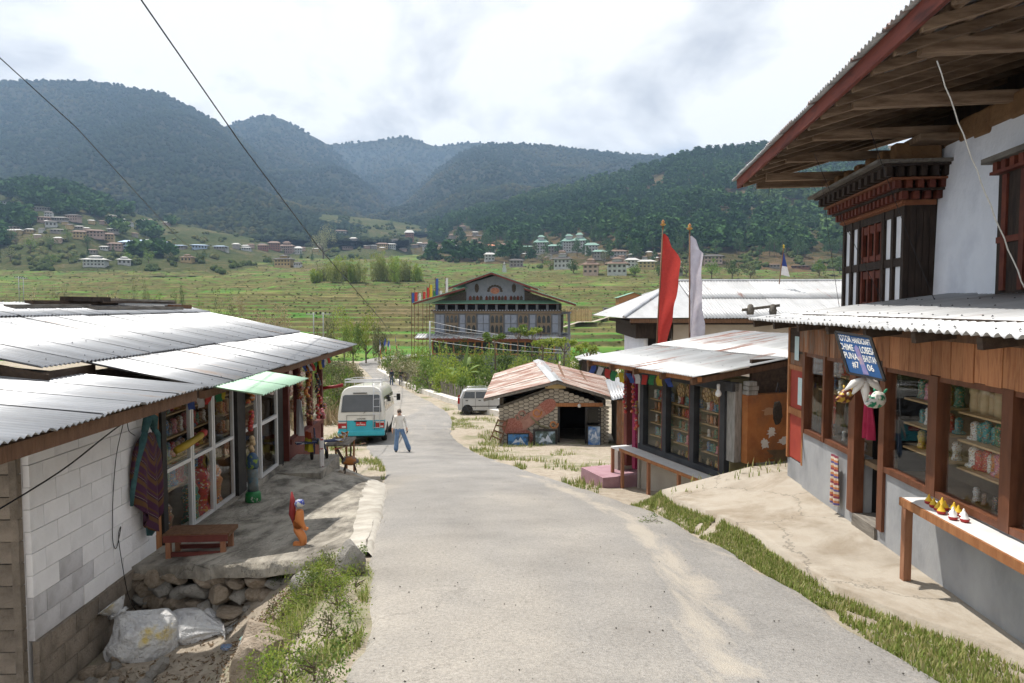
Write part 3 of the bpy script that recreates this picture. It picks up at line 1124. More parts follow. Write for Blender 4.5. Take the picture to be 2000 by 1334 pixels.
mat('interior', (0.16, 0.105, 0.06), (0.24, 0.165, 0.10), scale=2, rough=0.9)
mat('shelf_wood', (0.36, 0.23, 0.11), (0.46, 0.31, 0.16), scale=5, rough=0.6, stretch=(4, 1, 4))
mat('cloth_dark', (0.03, 0.03, 0.035), rough=0.9)
mat('wire', (0.015, 0.015, 0.017), rough=0.6)
glass('pane', (0.96, 0.97, 0.97), 0.45)
# ---------------------------------------------------------------- left souvenir shop
LS = thing('souvenir_shop', 'long low souvenir shop with white block wall, glazed front and zinc roof', 'shop', (-4.587, 6.3, -3.95), math.atan(0.036), wz=True)
core = MB()
# core wall behind the blocks, plinth core, interior box
core.bx(-0.17, -0.02, 0.04, 2.46, -3.95, -1.12)
core.bx(-4.4, -0.03, 0.05, 0.17, -3.95, -1.1)
wall = core.build('wall', MATS['mortar_white'], LS)
# individual blocks, painted on the road side
bl = 0.40; bh = 0.212
blk = MB().bx(0, 0.06, 0.003, bl - 0.003, 0.003, bh - 0.003)
bw = blk.mesh('block', MATS['white_paint'])
bs = blk.mesh('block', MATS['white_stained'])
bb = blk.mesh('block', MATS['bare_block'])
hf = MB().bx(0, 0.06, 0.005, bl / 2 - 0.005, 0.005, bh - 0.005)
hw, hs_, hb = hf.mesh('block', MATS['white_paint']), hf.mesh('block', MATS['white_stained']), hf.mesh('block', MATS['bare_block'])
rb = random.Random(4)
for r in range(12):
    z = -1.29 - bh * (r + 1)
    y = 0.045 if r % 2 == 0 else 0.045
    segs = []
    if r % 2: segs.append(0.5)
    while y + sum(s * bl for s in segs) < 2.42:
        rest = 2.445 - (0.045 + sum(s * bl for s in segs))
        if rest < bl * 0.55:
            if rest > 0.05: segs.append(rest / bl)
            break
        segs.append(1 if rest >= bl else rest / bl)
    yy = 0.045
    for s in segs:
        white = r < 9
        stain = (r in (7, 8) and yy < 0.75) or (r == 6 and 0.3 < yy < 0.7)
        me = (bs if stain else bw) if white else bb
        put('block', me, wall, (-0.018 + (0.035 if not white else 0) + rb.uniform(-0.004, 0.004), yy, z), scale=(1, s, 1))
        yy += s * bl
# bare blocks on the end wall that faces the camera
eb = MB().bx(0.005, bl - 0.005, -0.06, 0, 0.005, bh - 0.005).mesh('block', MATS['bare_block'])
for r in range(13):
    z = -1.15 - bh * (r + 1)
    for k in range(7):
        put('block', eb, wall, (-0.02 - bl * (k + 1) + (bl / 2 if r % 2 else 0) - (0.2 if r % 2 else 0), 0.045 + rb.uniform(-0.006, 0.006), z))
MB().bx(-0.1, -0.03, -0.02, 0.02, -3.95, -1.2).build('corner_render', MATS['bare_block'], LS)

# shop floor, back wall, ceiling
rm = MB().bx(-2.6, -2.5, 2.5, 11.4, -3.9, -1.15).bx(-2.6, -0.2, 2.46, 2.52, -3.9, -1.2).bx(-2.6, 0.0, 2.5, 7.7, -3.9, -3.32).bx(-2.6, -0.1, 7.7, 11.5, -3.95, -3.5).bx(-2.6, 0.0, 2.5, 11.45, -1.17, -1.14)
rm.bx(-2.6, -0.1, 7.9, 7.96, -3.9, -1.16)
rm.build('interior_lining', MATS['interior'], LS)
MB().bx(-0.1, 0.12, 2.5, 7.65, -3.9, -3.27).build('plinth', MATS['concrete_old'], LS)
MB().bx(-0.12, 0.03, 2.46, 2.62, -3.9, -1.2).build('corner_post', MATS['timber_orange'], LS)
MB().bx(-0.06, 0.06, 2.64, 2.76, -3.3, -1.18).build('post', MATS['black_post'], LS)
MB().bx(-0.06, 0.08, 5.3, 5.68, -3.3, -1.15).build('post', MATS['black_post'], LS)
MB().bx(-0.06, 0.06, 7.62, 7.95, -3.5, -1.2).build('post', MATS['black_post'], LS)


def glazed(parent, s0, s1, z0, zt, z1, x=0.0, fw=0.05, fm='alu', d=0.05):
    fr = MB()
    fr.bx(x - d / 2, x + d / 2, s0, s0 + fw, z0, z1).bx(x - d / 2, x + d / 2, s1 - fw, s1, z0, z1)
    fr.bx(x - d / 2, x + d / 2, s0 + fw, s1 - fw, z0, z0 + fw).bx(x - d / 2, x + d / 2, s0 + fw, s1 - fw, z1 - fw, z1)
    if zt: fr.bx(x - d / 2 - 0.004, x + d / 2 + 0.004, s0 + fw, s1 - fw, zt - fw / 2, zt + fw / 2)
    f = fr.build('window_frame', MATS[fm], parent)
    for a, b_ in (((z0, zt), (zt, z1)) if zt else ((z0, z1),)):
        MB().bx(x - 0.004, x + 0.002, s0 + fw * 0.6, s1 - fw * 0.6, a + 0.01, b_ - 0.01).build('pane', MATS['pane'], f)
    return f


for a, b_ in ((2.78, 3.62), (3.64, 4.40), (4.42, 5.28), (5.7, 6.48)):
    glazed(LS, a, b_, -3.26, -2.24, -1.18)
dr = glazed(LS, 6.5, 7.55, -3.28, -2.24, -1.2, 0.05, 0.065)
dr.name = 'glass_door'
# dark red framed windows at the far end
for y in (8.3, 9.15, 10.25, 11.3):
    MB().bx(-0.06, 0.07, y, y + 0.11, -3.9 if y in (8.3, 11.3) else -3.0, -1.15).build('red_post', MATS['timber_red'], LS)
MB().bx(-0.05, 0.1, 8.41, 11.3, -3.02, -2.92).build('red_sill', MATS['timber_red'], LS)
MB().bx(-0.05, 0.06, 8.41, 11.3, -1.32, -1.2).build('red_head', MATS['timber_red'], LS)
MB().bx(-0.07, 0.04, 8.41, 11.3, -3.95, -3.02).build('dado_wall', MATS['timber_red'], LS)
for a, b_ in ((8.42, 9.14), (9.27, 10.24), (10.37, 11.29)):
    MB().bx(-0.005, 0.002, a, b_, -2.92, -1.32).build('pane', MATS['pane'], LS)
# roof: three courses of sheets, lower lean-to over the white wall, back slope
sl = Vector((-4.68, 0, 0.99)); SLL = sl.length
def onroof(t, s, dz=0): return Vector((0.91, s, -1.02)) + sl * t + Vector((0, 0, dz))
U = Vector((0, 1, 0))
roof_sheets(LS, onroof(0.0, 2.1), U, sl, 9.5, SLL * 0.335, MATS['zinc'], seed=1)
roof_sheets(LS, onroof(0.31, 1.2, 0.028), U, sl, 10.4, SLL * 0.52, MATS['zinc'], seed=2)
roof_sheets(LS, onroof(0.81, 1.2, 0.056), U, sl, 10.4, SLL * 0.21, MATS['zinc'], seed=3)
roof_sheets(LS, onroof(1.02, 1.55, 0.05) + Vector((-4.2, 0, -1.0)), U, (4.2, 0, 1.0), 10.0, 4.32, MATS['zinc'], seed=4)
roof_sheets(LS, (0.92, -2.4, -0.985), U, (-2.5, 0, 0.25), 4.3, 3.2, MATS['zinc'], seed=5, sw=0.77)
roof_nails(LS, onroof(0.0, 2.1), U, sl, 9.4, (0.15, 0.75))
roof_nails(LS, onroof(0.31, 1.2, 0.028), U, sl, 10.3, (0.2, 0.8, 1.4, 2.0))
roof_nails(LS, onroof(0.81, 1.2, 0.056), U, sl, 10.3, (0.3,))
roof_sheets(LS, (1.52, 2.25, -1.14), U, (-0.66, 0, 0.11), 2.05, 0.72, MATS['zinc_green'], seed=6, name='awning_sheet', sw=1.07, pitch=0.11, amp=0.012)
MB().bx(0.76, 0.83, 2.15, 11.5, -1.16, -1.06).build('eave_beam', MATS['timber_brown'], LS)
MB().bx(0.78, 0.86, -2.3, 1.85, -1.14, -1.015).build('eave_beam', MATS['timber_brown'], LS)
for y in np.arange(-0.5, 11.5, 0.9):
    MB().bar((0.76, y, -1.11), (-2.2, y, -1.09), 0.06, 0.09).build('rafter', MATS['timber_dark'], LS)
MB().bar(onroof(0.42, 1.15, -0.1), onroof(0.98, 1.15, -0.1), 0.03, 0.16).build('red_bargeboard', MATS['timber_red'], LS)
MB().bx(-0.1, 1.0, 7.25, 9.0, -3.9, -3.36).build('door_step', MATS['concrete_old'], LS)

MB().prism([(-0.5, 1.24, -1.0), (-0.5, 1.24, -0.76), (-3.7, 1.24, -0.1), (-3.7, 1.24, -1.0)], (0, 0.03, 0)).build('gable_shade_fill', MATS['timber_dark'], LS)  # added dark sheet standing in for the unlit void below the roof edge
MB().bx(-0.62, -0.58, 1.27, 2.3, -1.1, -0.74).build('eave_shade_fill', MATS['timber_dark'], LS)  # added dark fill, its colour standing in for shade between the roof courses
# shelves inside
for (a, b_) in ((2.8, 5.25), (5.75, 7.4)):
    for z in (-2.72, -2.3, -1.95, -1.6):
        MB().bx(-0.62, -0.34, a, b_, z - 0.025, z).build('shelf', MATS['shelf_wood'], LS)
for z in (-2.5, -2.1, -1.7):
    MB().bx(-0.55, -0.25, 8.5, 11.2, z - 0.025, z).build('shelf', MATS['shelf_wood'], LS)

# ---------------------------------------------------------------- figurines for the shelves
PAL = {'green': (0.03, 0.16, 0.09), 'blue': (0.05, 0.16, 0.30), 'red': (0.42, 0.04, 0.03), 'yellow': (0.50, 0.32, 0.03), 'white': (0.65, 0.63, 0.58),
       'brown': (0.20, 0.10, 0.045), 'black': (0.03, 0.03, 0.03), 'pink': (0.50, 0.17, 0.20), 'orange': (0.48, 0.17, 0.04), 'pale wood': (0.50, 0.36, 0.20), 'turquoise': (0.05, 0.27, 0.27)}


def paint_mat(cn):
    nm = 'paint_' + cn.replace(' ', '_')
    if nm in MATS: return MATS[nm]
    c = PAL[cn]
    m = bpy.data.materials.new(nm)
    m.use_nodes = True
    t = m.node_tree
    L = t.links.new
    b = t.nodes['Principled BSDF']
    b.inputs['Roughness'].default_value = 0.4
    if cn == 'pale wood':
        b.inputs['Base Color'].default_value = c + (1,)
        b.inputs['Roughness'].default_value = 0.6
    else:
        v = coords(t, (1, 1, 1.6))
        oi = nd(t, 'ShaderNodeObjectInfo')
        ad = nd(t, 'ShaderNodeVectorMath', operation='ADD')
        L(v, ad.inputs[0]); L(oi.outputs['Random'], ad.inputs[1])
        vo = nd(t, 'ShaderNodeTexVoronoi', ins={'Scale': 22.0})
        L(ad.outputs[0], vo.inputs['Vector'])
        sp = nd(t, 'ShaderNodeSeparateColor')
        L(vo.outputs['Color'], sp.inputs[0])
        r = ramp(t, [(0, c), (0.6, c), (0.66, (0.5, 0.45, 0.36)), (0.72, (0.45, 0.26, 0.03)), (0.8, (0.38, 0.05, 0.04)), (0.87, (0.04, 0.05, 0.10)), (0.93, c)], 'CONSTANT')
        L(sp.outputs[0], r.inputs[0])
        L(r.outputs[0], b.inputs['Base Color'])
    MATS[nm] = m
    return m


PROFS = [
    [(0.30, 0), (0.38, 0.05), (0.36, 0.16), (0.22, 0.22), (0.21, 0.55), (0.24, 0.62), (0.21, 0.72), (0.25, 0.78), (0.2, 0.92), (0.08, 1.0)],
    [(0.24, 0), (0.27, 0.03), (0.25, 0.1), (0.18, 0.3), (0.20, 0.5), (0.25, 0.66), (0.18, 0.74), (0.22, 0.84), (0.15, 0.96), (0.04, 1.0)],
    [(0.2, 0), (0.22, 0.05), (0.21, 0.6), (0.12, 0.72), (0.11, 0.86), (0.15, 0.9), (0.12, 1.0)],
]
FM = {}


def fig_mesh(kind, cn):
    k = (kind, cn)
    if k not in FM:
        b = MB()
        if kind == 'pair':                           # squat pale carving with two round feet
            b.lathe([(0.17, 0.0), (0.2, 0.2), (0.18, 0.62), (0.22, 0.68), (0.21, 0.8), (0.14, 0.95), (0.04, 1.0)], 9)
            for sx in (-0.15, 0.15):
                b.lathe([(0.05, 0.0), (0.15, 0.04), (0.17, 0.12), (0.12, 0.22), (0.03, 0.26)], 8, (0.1, sx, 0))
        else:
            b.lathe(PROFS[kind], 9)
            if kind == 0:
                for sx in (-0.2, 0.2):
                    b.lathe([(0.05, 0.0), (0.14, 0.04), (0.15, 0.12), (0.1, 0.2), (0.02, 0.24)], 7, (0.12, sx, 0))
        FM[k] = b.mesh('carved_figure', paint_mat(cn), True)
    return FM[k]


def stock(frame, x, y0, y1, z, n, kinds, cols, h, where, rnd, lefthand=True, name='carved_figure', group='carved souvenirs on the shelves'):
    """a row of carved figures on a shelf; each is a thing of its own, labelled by its place in the row"""
    for i in range(n):
        k = rnd.choice(kinds)
        cn = cols[i % len(cols)] if rnd.random() < 0.8 else rnd.choice(cols)
        y = y0 + (y1 - y0) * (i + 0.5) / n + rnd.uniform(-0.012, 0.012)
        hh = h * rnd.uniform(0.82, 1.1)
        p = local_to_world(frame, (x + rnd.uniform(-0.02, 0.02), y, z))
        o = put(name, fig_mesh(k, cn), None, p, (0, 0, frame.rotation_euler.z + rnd.uniform(-0.4, 0.4)), hh)
        pos = i if lefthand else n - 1 - i
        kw = {0: 'carving', 1: 'figurine', 2: 'bottle', 'pair': 'carving'}[k]
        tag(o, f'{cn} painted {kw}, {ORD[pos]} from left, {where}' if cn != 'pale wood' else f'pale wooden {kw}, {ORD[pos]} from left, {where}', 'figurine', group)


rs = random.Random(21)
multi = ['green', 'blue', 'red', 'yellow', 'brown', 'white', 'turquoise', 'orange', 'pink', 'black']
for bi, (a, b_, bay) in enumerate(((2.85, 3.58, 'near pane'), (3.68, 4.36, 'middle pane'), (4.46, 5.22, 'far pane'))):
    for z, nm, h, n in ((-1.6, 'top', 0.22, 5), (-1.95, 'second', 0.24, 6), (-2.3, 'third', 0.24, 5), (-2.72, 'bottom', 0.3, 4)):
        stock(LS, -0.45, a, b_, z, n, [0, 1], multi, h, f'{nm} shelf, {bay} of left shop', rs)
for z, nm in ((-1.95, 'upper'), (-2.3, 'middle'), (-2.72, 'lower')):
    stock(LS, -0.45, 5.8, 6.4, z, 4, [0, 1], ['brown', 'orange', 'pale wood', 'yellow'], 0.24, f'{nm} shelf beside the glass door', rs)
for z, nm in ((-1.7, 'top'), (-2.1, 'middle'), (-2.5, 'bottom')):
    stock(LS, -0.38, 8.6, 11.1, z, 9, [0, 1], ['pale wood', 'brown', 'orange'], 0.26, f'{nm} shelf behind dark red frames', rs)
for y, h, cn in ((3.15, 0.55, 'brown'), (4.0, 0.62, 'green'), (4.3, 0.8, 'red'), (4.85, 0.7, 'orange')):
    o = put('carved_figure', fig_mesh(1, cn), None, local_to_world(LS, (-0.18, y, -3.32)), (0, 0, 0.3), (h * 0.9, h * 0.9, h))
    tag(o, f'large {cn} floor carving standing inside the left shop glass', 'figurine')
# ---------------------------------------------------------------- plank shop on the right
mat('plank', (0.26, 0.095, 0.038), (0.42, 0.185, 0.08), scale=2.6, rough=0.65, stretch=(7, 7, 0.9), bump=0.3, bscale=10, var=0.22, c3=(0.33, 0.13, 0.055))
mat('plank_worn', (0.16, 0.10, 0.07), (0.30, 0.13, 0.06), scale=3, rough=0.8, stretch=(7, 7, 0.9), bump=0.4, bscale=10, var=0.3, c3=(0.24, 0.2, 0.16))
mat('frame_brown', (0.095, 0.034, 0.016), (0.16, 0.06, 0.03), scale=3, rough=0.5, stretch=(5, 5, 1), var=0.12)
mat('cement_blue', (0.22, 0.225, 0.235), (0.31, 0.315, 0.325), scale=2.2, rough=0.75, c3=(0.36, 0.365, 0.37), lo=0.3, hi=0.72, bump=0.25, bscale=16, stretch=(1, 1, 0.6))
mat('red_paint', (0.26, 0.035, 0.025), (0.34, 0.055, 0.035), scale=3, rough=0.6)
mat('dark_void', (0.012, 0.010, 0.010), rough=0.9)  # near-black colour standing in for the darkness inside openings
RD = thing('plank_shop', 'plank-fronted souvenir shop with brown window frames on a grey cement base', 'shop', (3.859, 3.5, -2.75), -math.atan(0.0488), wz=True)
def Y2s(Y): return (Y - 3.5) * 1.0012
base = MB()
s_door0, s_door1 = Y2s(7.46), Y2s(8.02)
base.bx(0.0, 0.2, -1.5, s_door0, -2.75, -1.80).bx(0.0, 0.2, s_door1, Y2s(9.68), -2.75, -1.80)
base.build('base_wall', MATS['cement_blue'], RD)
MB().bx(-0.03, 0.25, s_door0, s_door1, -2.75, -2.46).build('threshold', MATS['timber_grey'], RD)
# planks above the windows, each its own board
pk = random.Random(11)
y = -1.5
while y < Y2s(9.68):
    w = pk.uniform(0.14, 0.21)
    z0 = -0.66 if not (s_door0 - 0.1 < y < s_door1) else -0.60
    b = MB().bx(-0.02 - pk.uniform(0, 0.012), 0.01, y, y + w - 0.008, z0 + pk.uniform(-0.006, 0.006), -0.2 - pk.uniform(0, 0.04))
    b.build('plank', MATS['plank' if y < s_door1 else 'plank_worn'], RD, fix=False)
    y += w
MB().bx(0.012, 0.09, -1.5, Y2s(10.35), -0.70, -0.12).build('plank_backing', MATS['timber_dark'], RD)
# posts between the windows
posts = [Y2s(4.25), Y2s(5.36), Y2s(6.40), Y2s(7.36), Y2s(8.08), Y2s(8.92), Y2s(9.62)]
pw = [0.13, 0.13, 0.15, 0.12, 0.16, 0.06, 0.09]
for p, w in zip(posts, pw):
    z0 = -2.46 if p in (posts[3], posts[4]) else -1.80
    MB().bx(-0.035, 0.09, p - w / 2, p + w / 2, z0, -0.66).build('post', MATS['frame_brown'], RD)
for a, b_ in ((-1.5, posts[0]), (posts[0], posts[1]), (posts[1], posts[2]), (posts[2], posts[3]), (posts[4], posts[5]), (posts[5], posts[6])):
    MB().bx(-0.03, 0.07, a + 0.06, b_ - 0.06, -1.80, -1.74).build('window_sill', MATS['frame_brown'], RD)
    MB().bx(-0.02, 0.07, a + 0.06, b_ - 0.06, -0.71, -0.66).build('window_head', MATS['frame_brown'], RD)
    MB().bx(0.02, 0.026, a + 0.05, b_ - 0.05, -1.75, -0.70).build('pane', MATS['pane'], RD)
# interior
rm = MB()
rm.bx(0.62, 0.66, -1.5, s_door0 - 0.03, -2.7, -0.3).bx(1.5, 1.56, s_door0 - 0.05, s_door1 + 0.05, -2.7, -0.3).bx(0.62, 0.66, s_door1 + 0.03, Y2s(9.7), -2.7, -0.3)
rm.bx(0.1, 0.66, -1.5, Y2s(9.7), -1.88, -1.82).bx(0.1, 0.66, -1.5, Y2s(9.7), -0.62, -0.58)
rm.build('interior_lining', MATS['interior'], RD)
for a, b_ in ((posts[0], posts[1]), (posts[1], posts[2]), (posts[2], posts[3])):
    for z in (-0.98, -1.24, -1.50):
        MB().bx(0.16, 0.5, a + 0.08, b_ - 0.08, z - 0.018, z).build('shelf', MATS['shelf_wood'], RD)
for a, b_ in ((posts[4], posts[5]), (posts[5], posts[6])):
    for z in (-0.92, -1.16):
        MB().bx(0.16, 0.5, a + 0.08, b_ - 0.05, z - 0.018, z).build('shelf', MATS['shelf_wood'], RD)
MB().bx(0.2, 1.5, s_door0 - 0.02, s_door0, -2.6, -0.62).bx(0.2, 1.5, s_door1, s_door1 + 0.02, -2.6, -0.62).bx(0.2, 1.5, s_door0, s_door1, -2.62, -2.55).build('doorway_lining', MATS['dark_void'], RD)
# far end: red panels and worn boards
e0, e1 = Y2s(9.70), Y2s(10.35)
MB().bx(0.03, 0.1, e0, e1, -2.75, -2.3).build('end_plinth', MATS['cement_blue'], RD)
for z0, z1 in ((-2.28, -1.62), (-1.52, -0.95)):
    MB().bx(0.03, 0.08, e0 + 0.05, e1 - 0.06, z0, z1).build('red_panel', MATS['red_paint'], RD)
b = MB().bx(0.0, 0.1, e0, e0 + 0.05, -2.3, -0.66).bx(0.0, 0.1, e1 - 0.06, e1, -2.3, -0.2).bx(0.005, 0.095, e0 + 0.05, e1 - 0.06, -1.62, -1.52).bx(0.005, 0.095, e0 + 0.05, e1 - 0.06, -0.95, -0.88)
b.build('end_frame', MATS['timber_orange'], RD)
MB().bx(0.02, 0.09, e0 + 0.05, e1 - 0.06, -0.88, -0.2).build('worn_board', MATS['plank_worn'], RD)
MB().bx(0.1, 2.0, e1 - 0.08, e1, -2.75, -0.15).build('end_wall', MATS['plank_worn'], RD)
b = MB().bx(-0.004, 0.0, e0 + 0.2, e0 + 0.36, -0.8, -0.45).bx(0.024, 0.028, e0 + 0.12, e0 + 0.28, -1.45, -1.05)
b.build('notice', mat('notice_paper', (0.45, 0.62, 0.62), (0.6, 0.66, 0.66), scale=9, rough=0.7), RD)
# roof with zigzag eave
roof_sheets(RD, (-0.5, -1.5, -0.215), U, (3.2, 0, 0.40), Y2s(10.65) + 1.5, 3.2, MATS['zinc_white'], seed=8, pitch=0.12, amp=0.02, sw=0.84)
roof_nails(RD, (-0.5, -1.5, -0.215), U, (3.2, 0, 0.40), Y2s(10.6) + 1.5, (0.12, 0.75, 1.5, 2.2), step=0.24, s=0.014, h=0.03)
for yy in np.arange(-1.2, Y2s(10.6), 0.92):
    MB().bar((-0.45, yy, -0.285), (2.5, yy, 0.08), 0.07, 0.09).build('rafter', MATS['timber_dark'], RD)
MB().bx(-0.10, -0.02, -1.5, Y2s(10.5), -0.32, -0.235).build('eave_beam', MATS['timber_brown'], RD)
# display bench on the pavement
DB = thing('display_bench', 'narrow white topped wooden display bench against the grey cement wall', 'bench', tuple(local_to_world(RD, (-0.17, 1.9, -2.6))), RD.rotation_euler.z)
MB().bx(-0.11, 0.15, -3.0, 1.02, 0.745, 0.775).build('bench_top', mat('white_top', (0.55, 0.54, 0.53), (0.66, 0.65, 0.64), scale=6, rough=0.6), DB)
MB().bx(-0.135, -0.11, -3.0, 1.02, 0.70, 0.775).build('front_rail', MATS['timber_orange'], DB)
mat('leg_wood', (0.25, 0.11, 0.06), (0.33, 0.16, 0.09), scale=4, rough=0.6, stretch=(5, 5, 1))
for yy in (0.98, -1.3, -2.9):
    MB().bx(-0.13, -0.06, yy - 0.07, yy, 0.0, 0.745).build('leg', MATS['leg_wood'], DB)
rs = random.Random(5)
stock(RD, 0.30, posts[1] + 0.1, posts[2] - 0.1, -0.98, 12, ['pair'], ['pale wood'], 0.24, 'top shelf of wide plank shop window', rs, False)
stock(RD, 0.30, posts[1] + 0.1, posts[2] - 0.1, -1.24, 11, [0, 'pair'], ['black', 'brown', 'yellow', 'black', 'turquoise', 'green', 'green', 'turquoise', 'green', 'turquoise', 'white'], 0.19, 'second shelf of wide plank shop window', rs, False)
stock(RD, 0.30, posts[1] + 0.1, posts[2] - 0.1, -1.50, 12, [0, 'pair'], ['red', 'white', 'green', 'pink', 'white', 'yellow', 'pink', 'orange', 'white', 'red'], 0.2, 'third shelf of wide plank shop window', rs, False)
stock(RD, 0.30, posts[1] + 0.1, posts[2] - 0.1, -1.80, 6, [1], ['black', 'brown', 'white'], 0.13, 'window sill of wide plank shop window', rs, False)
stock(RD, 0.30, posts[2] + 0.1, posts[3] - 0.1, -0.98, 6, [0, 1], ['green', 'orange', 'turquoise', 'red', 'pink'], 0.22, 'top shelf right of shop doorway', rs, False)
stock(RD, 0.30, posts[2] + 0.1, posts[3] - 0.1, -1.24, 6, [0, 1], ['turquoise', 'red', 'white', 'white'], 0.18, 'second shelf right of shop doorway', rs, False)
stock(RD, 0.30, posts[2] + 0.1, posts[3] - 0.1, -1.50, 4, [0, 1], ['blue', 'white', 'brown', 'yellow'], 0.18, 'third shelf right of shop doorway', rs, False)
stock(RD, 0.30, posts[0] + 0.1, posts[1] - 0.08, -0.98, 5, [0, 1], ['pale wood', 'blue', 'yellow', 'black'], 0.22, 'top shelf of rightmost plank shop window', rs, False)
stock(RD, 0.30, posts[0] + 0.1, posts[1] - 0.08, -1.24, 6, [0, 1], ['blue', 'red', 'pink', 'turquoise'], 0.19, 'second shelf of rightmost plank shop window', rs, False)
stock(RD, 0.30, posts[0] + 0.1, posts[1] - 0.08, -1.50, 6, [0, 'pair'], ['green', 'pink', 'white'], 0.22, 'third shelf of rightmost plank shop window', rs, False)
stock(RD, 0.30, posts[4] + 0.15, posts[6] - 0.1, -0.92, 6, [1, 0], ['red', 'orange', 'white'], 0.16, 'upper shelf left of shop doorway', rs, False)
stock(RD, 0.30, posts[4] + 0.15, posts[6] - 0.1, -1.16, 6, [1, 0], ['brown', 'white', 'blue'], 0.16, 'lower shelf left of shop doorway', rs, False)
stock(RD, 0.30, posts[4] + 0.15, posts[6] - 0.1, -1.80, 4, [1], ['white', 'brown'], 0.12, 'window sill left of shop doorway', rs, False)
# bead necklaces hanging in the left window
for i, (yy, cn) in enumerate(((posts[5] + 0.2, 'red'), (posts[5] + 0.28, 'red'), (posts[6] - 0.3, 'white'), (posts[6] - 0.22, 'pale wood'), (posts[5] + 0.36, 'orange'), (posts[4] + 0.35, 'red'))):
    o = MB().tube([(0, 0.02, 0), (0, 0.025, -0.3), (0, 0, -0.4), (0, -0.025, -0.3), (0, -0.02, 0)], 0.012, 5).build('bead_necklace', paint_mat(cn), None, True, local_to_world(RD, (0.2, yy, -1.2)))
    tag(o, f'{cn} bead necklace, {ORD[i]} of those hanging left of the shop doorway', 'necklace', 'bead necklaces in the window')
# little butter-lamp cones on the bench
cone = [(0.02, 0), (0.034, 0.008), (0.036, 0.03), (0.03, 0.034), (0.024, 0.05), (0.013, 0.062), (0.009, 0.08), (0.002, 0.09)]
for i, (dx, dy, cn) in enumerate(((0.03, 0.80, 'yellow'), (0.09, 0.70, 'yellow'), (0.0, 0.68, 'yellow'), (0.05, 0.60, 'yellow'), (-0.02, 0.58, 'yellow'), (0.10, 0.55, 'yellow'), (-0.05, 0.49, 'yellow'), (0.08, 0.46, 'yellow'),
                                  (0.0, 0.41, 'white'), (0.06, 0.36, 'white'), (-0.05, 0.33, 'white'), (0.01, 0.27, 'white'))):
    b = MB().lathe(cone, 10)
    b.m = [1 if min(b.v[v][2] for v in f) < 0.03 and max(b.v[v][2] for v in f) <= 0.031 else 0 for f in b.f]
    o = b.build('butter_lamp_ornament', [mat('lamp_' + cn, (0.62, 0.40, 0.03) if cn == 'yellow' else (0.75, 0.74, 0.72), rough=0.5), mat('lamp_red', (0.35, 0.03, 0.03), rough=0.5)], None, True)
    o.location = DB.location + Vector((dx + 0.03, dy, 0.776))
    k = i if cn == 'yellow' else i - 8
    tag(o, f'{cn} cone ornament with red foot, {ORD[k]} {cn} one from left on the bench', 'ornament', 'cone ornaments on the bench')
for i, (dx, dy, s_) in enumerate(((0.06, -0.62, 0.05), (0.09, -0.82, 0.08), (-0.02, -0.9, 0.06))):
    me = blob(30 + i, 2, 0.4, 0.15, 'pebble')
    me.materials.append(mat('dark_pebble', (0.09, 0.085, 0.08), (0.15, 0.14, 0.13), scale=10, rough=0.8))
    o = put('pebble', me, None, DB.location + Vector((dx, dy, 0.776)), None, (s_ * 0.7, s_, s_ * 0.8))
    tag(o, f'flat dark {["small", "long", "round"][i]} pebble lying on the white bench top', 'pebble')

# hanging sign board, tilted, with lettering
def text_mesh(s, size, m, name='lettering', depth=0.0):
    cu = bpy.data.curves.new(name, 'FONT')
    cu.body = s
    cu.size = size
    cu.align_x = 'CENTER'
    cu.align_y = 'CENTER'
    cu.extrude = depth
    cu.offset = size * 0.02
    tmp = bpy.data.objects.new('tmp_text', cu)
    C.objects.link(tmp)
    dg = bpy.context.evaluated_depsgraph_get()
    me = bpy.data.meshes.new_from_object(tmp.evaluated_get(dg))
    bpy.data.objects.remove(tmp)
    me.materials.clear()
    me.materials.append(m)
    me.name = name
    return me


SG = thing('hanging_sign', 'blue painted shop sign board with white lettering hung under the eave', 'sign')
# board plane measured from its four corners
p_tl = at(1632, 650, 6.75); p_tr = at(1700, 657, 6.45); p_bl = at(1658, 727, 6.55); p_br = at(1728, 745, 6.25)
ctr = (p_tl + p_tr + p_bl + p_br) / 4
ux = ((p_tr - p_tl) + (p_br - p_bl)) / 2
uy = ((p_tl - p_bl) + (p_tr - p_br)) / 2
SW, SH = ux.length, uy.length
ex_ = ux.normalized()
ez_ = ex_.cross(uy).normalized()
ey_ = ez_.cross(ex_)
skew = uy.dot(ex_)
SG.matrix_basis = Matrix([[ex_.x, ey_.x, ez_.x, ctr.x], [ex_.y, ey_.y, ez_.y, ctr.y], [ex_.z, ey_.z, ez_.z, ctr.z], [0, 0, 0, 1]])
hh = uy.dot(ey_) / 2
hw_ = SW / 2
def sk(x, y, z=0.0): return (x + skew * y / (2 * hh), y, z)
MB().prism([sk(-hw_, -hh, -0.012), sk(hw_, -hh, -0.012), sk(hw_, hh, -0.012), sk(-hw_, hh, -0.012)], (0, 0, 0.012)).build('board', mat('sign_blue', (0.02, 0.075, 0.20), (0.03, 0.10, 0.26), scale=5, rough=0.5), SG)
b = MB()
for a, c in (((-hw_, -hh), (hw_, -hh)), ((hw_, -hh), (hw_, hh)), ((hw_, hh), (-hw_, hh)), ((-hw_, hh), (-hw_, -hh))):
    b.bar(sk(*a, 0.0), sk(*c, 0.0), 0.022, 0.03, (0, 0, 1))
b.build('frame', MATS['black_post'], SG)
wm = mat('sign_white', (0.75, 0.74, 0.70), rough=0.6)
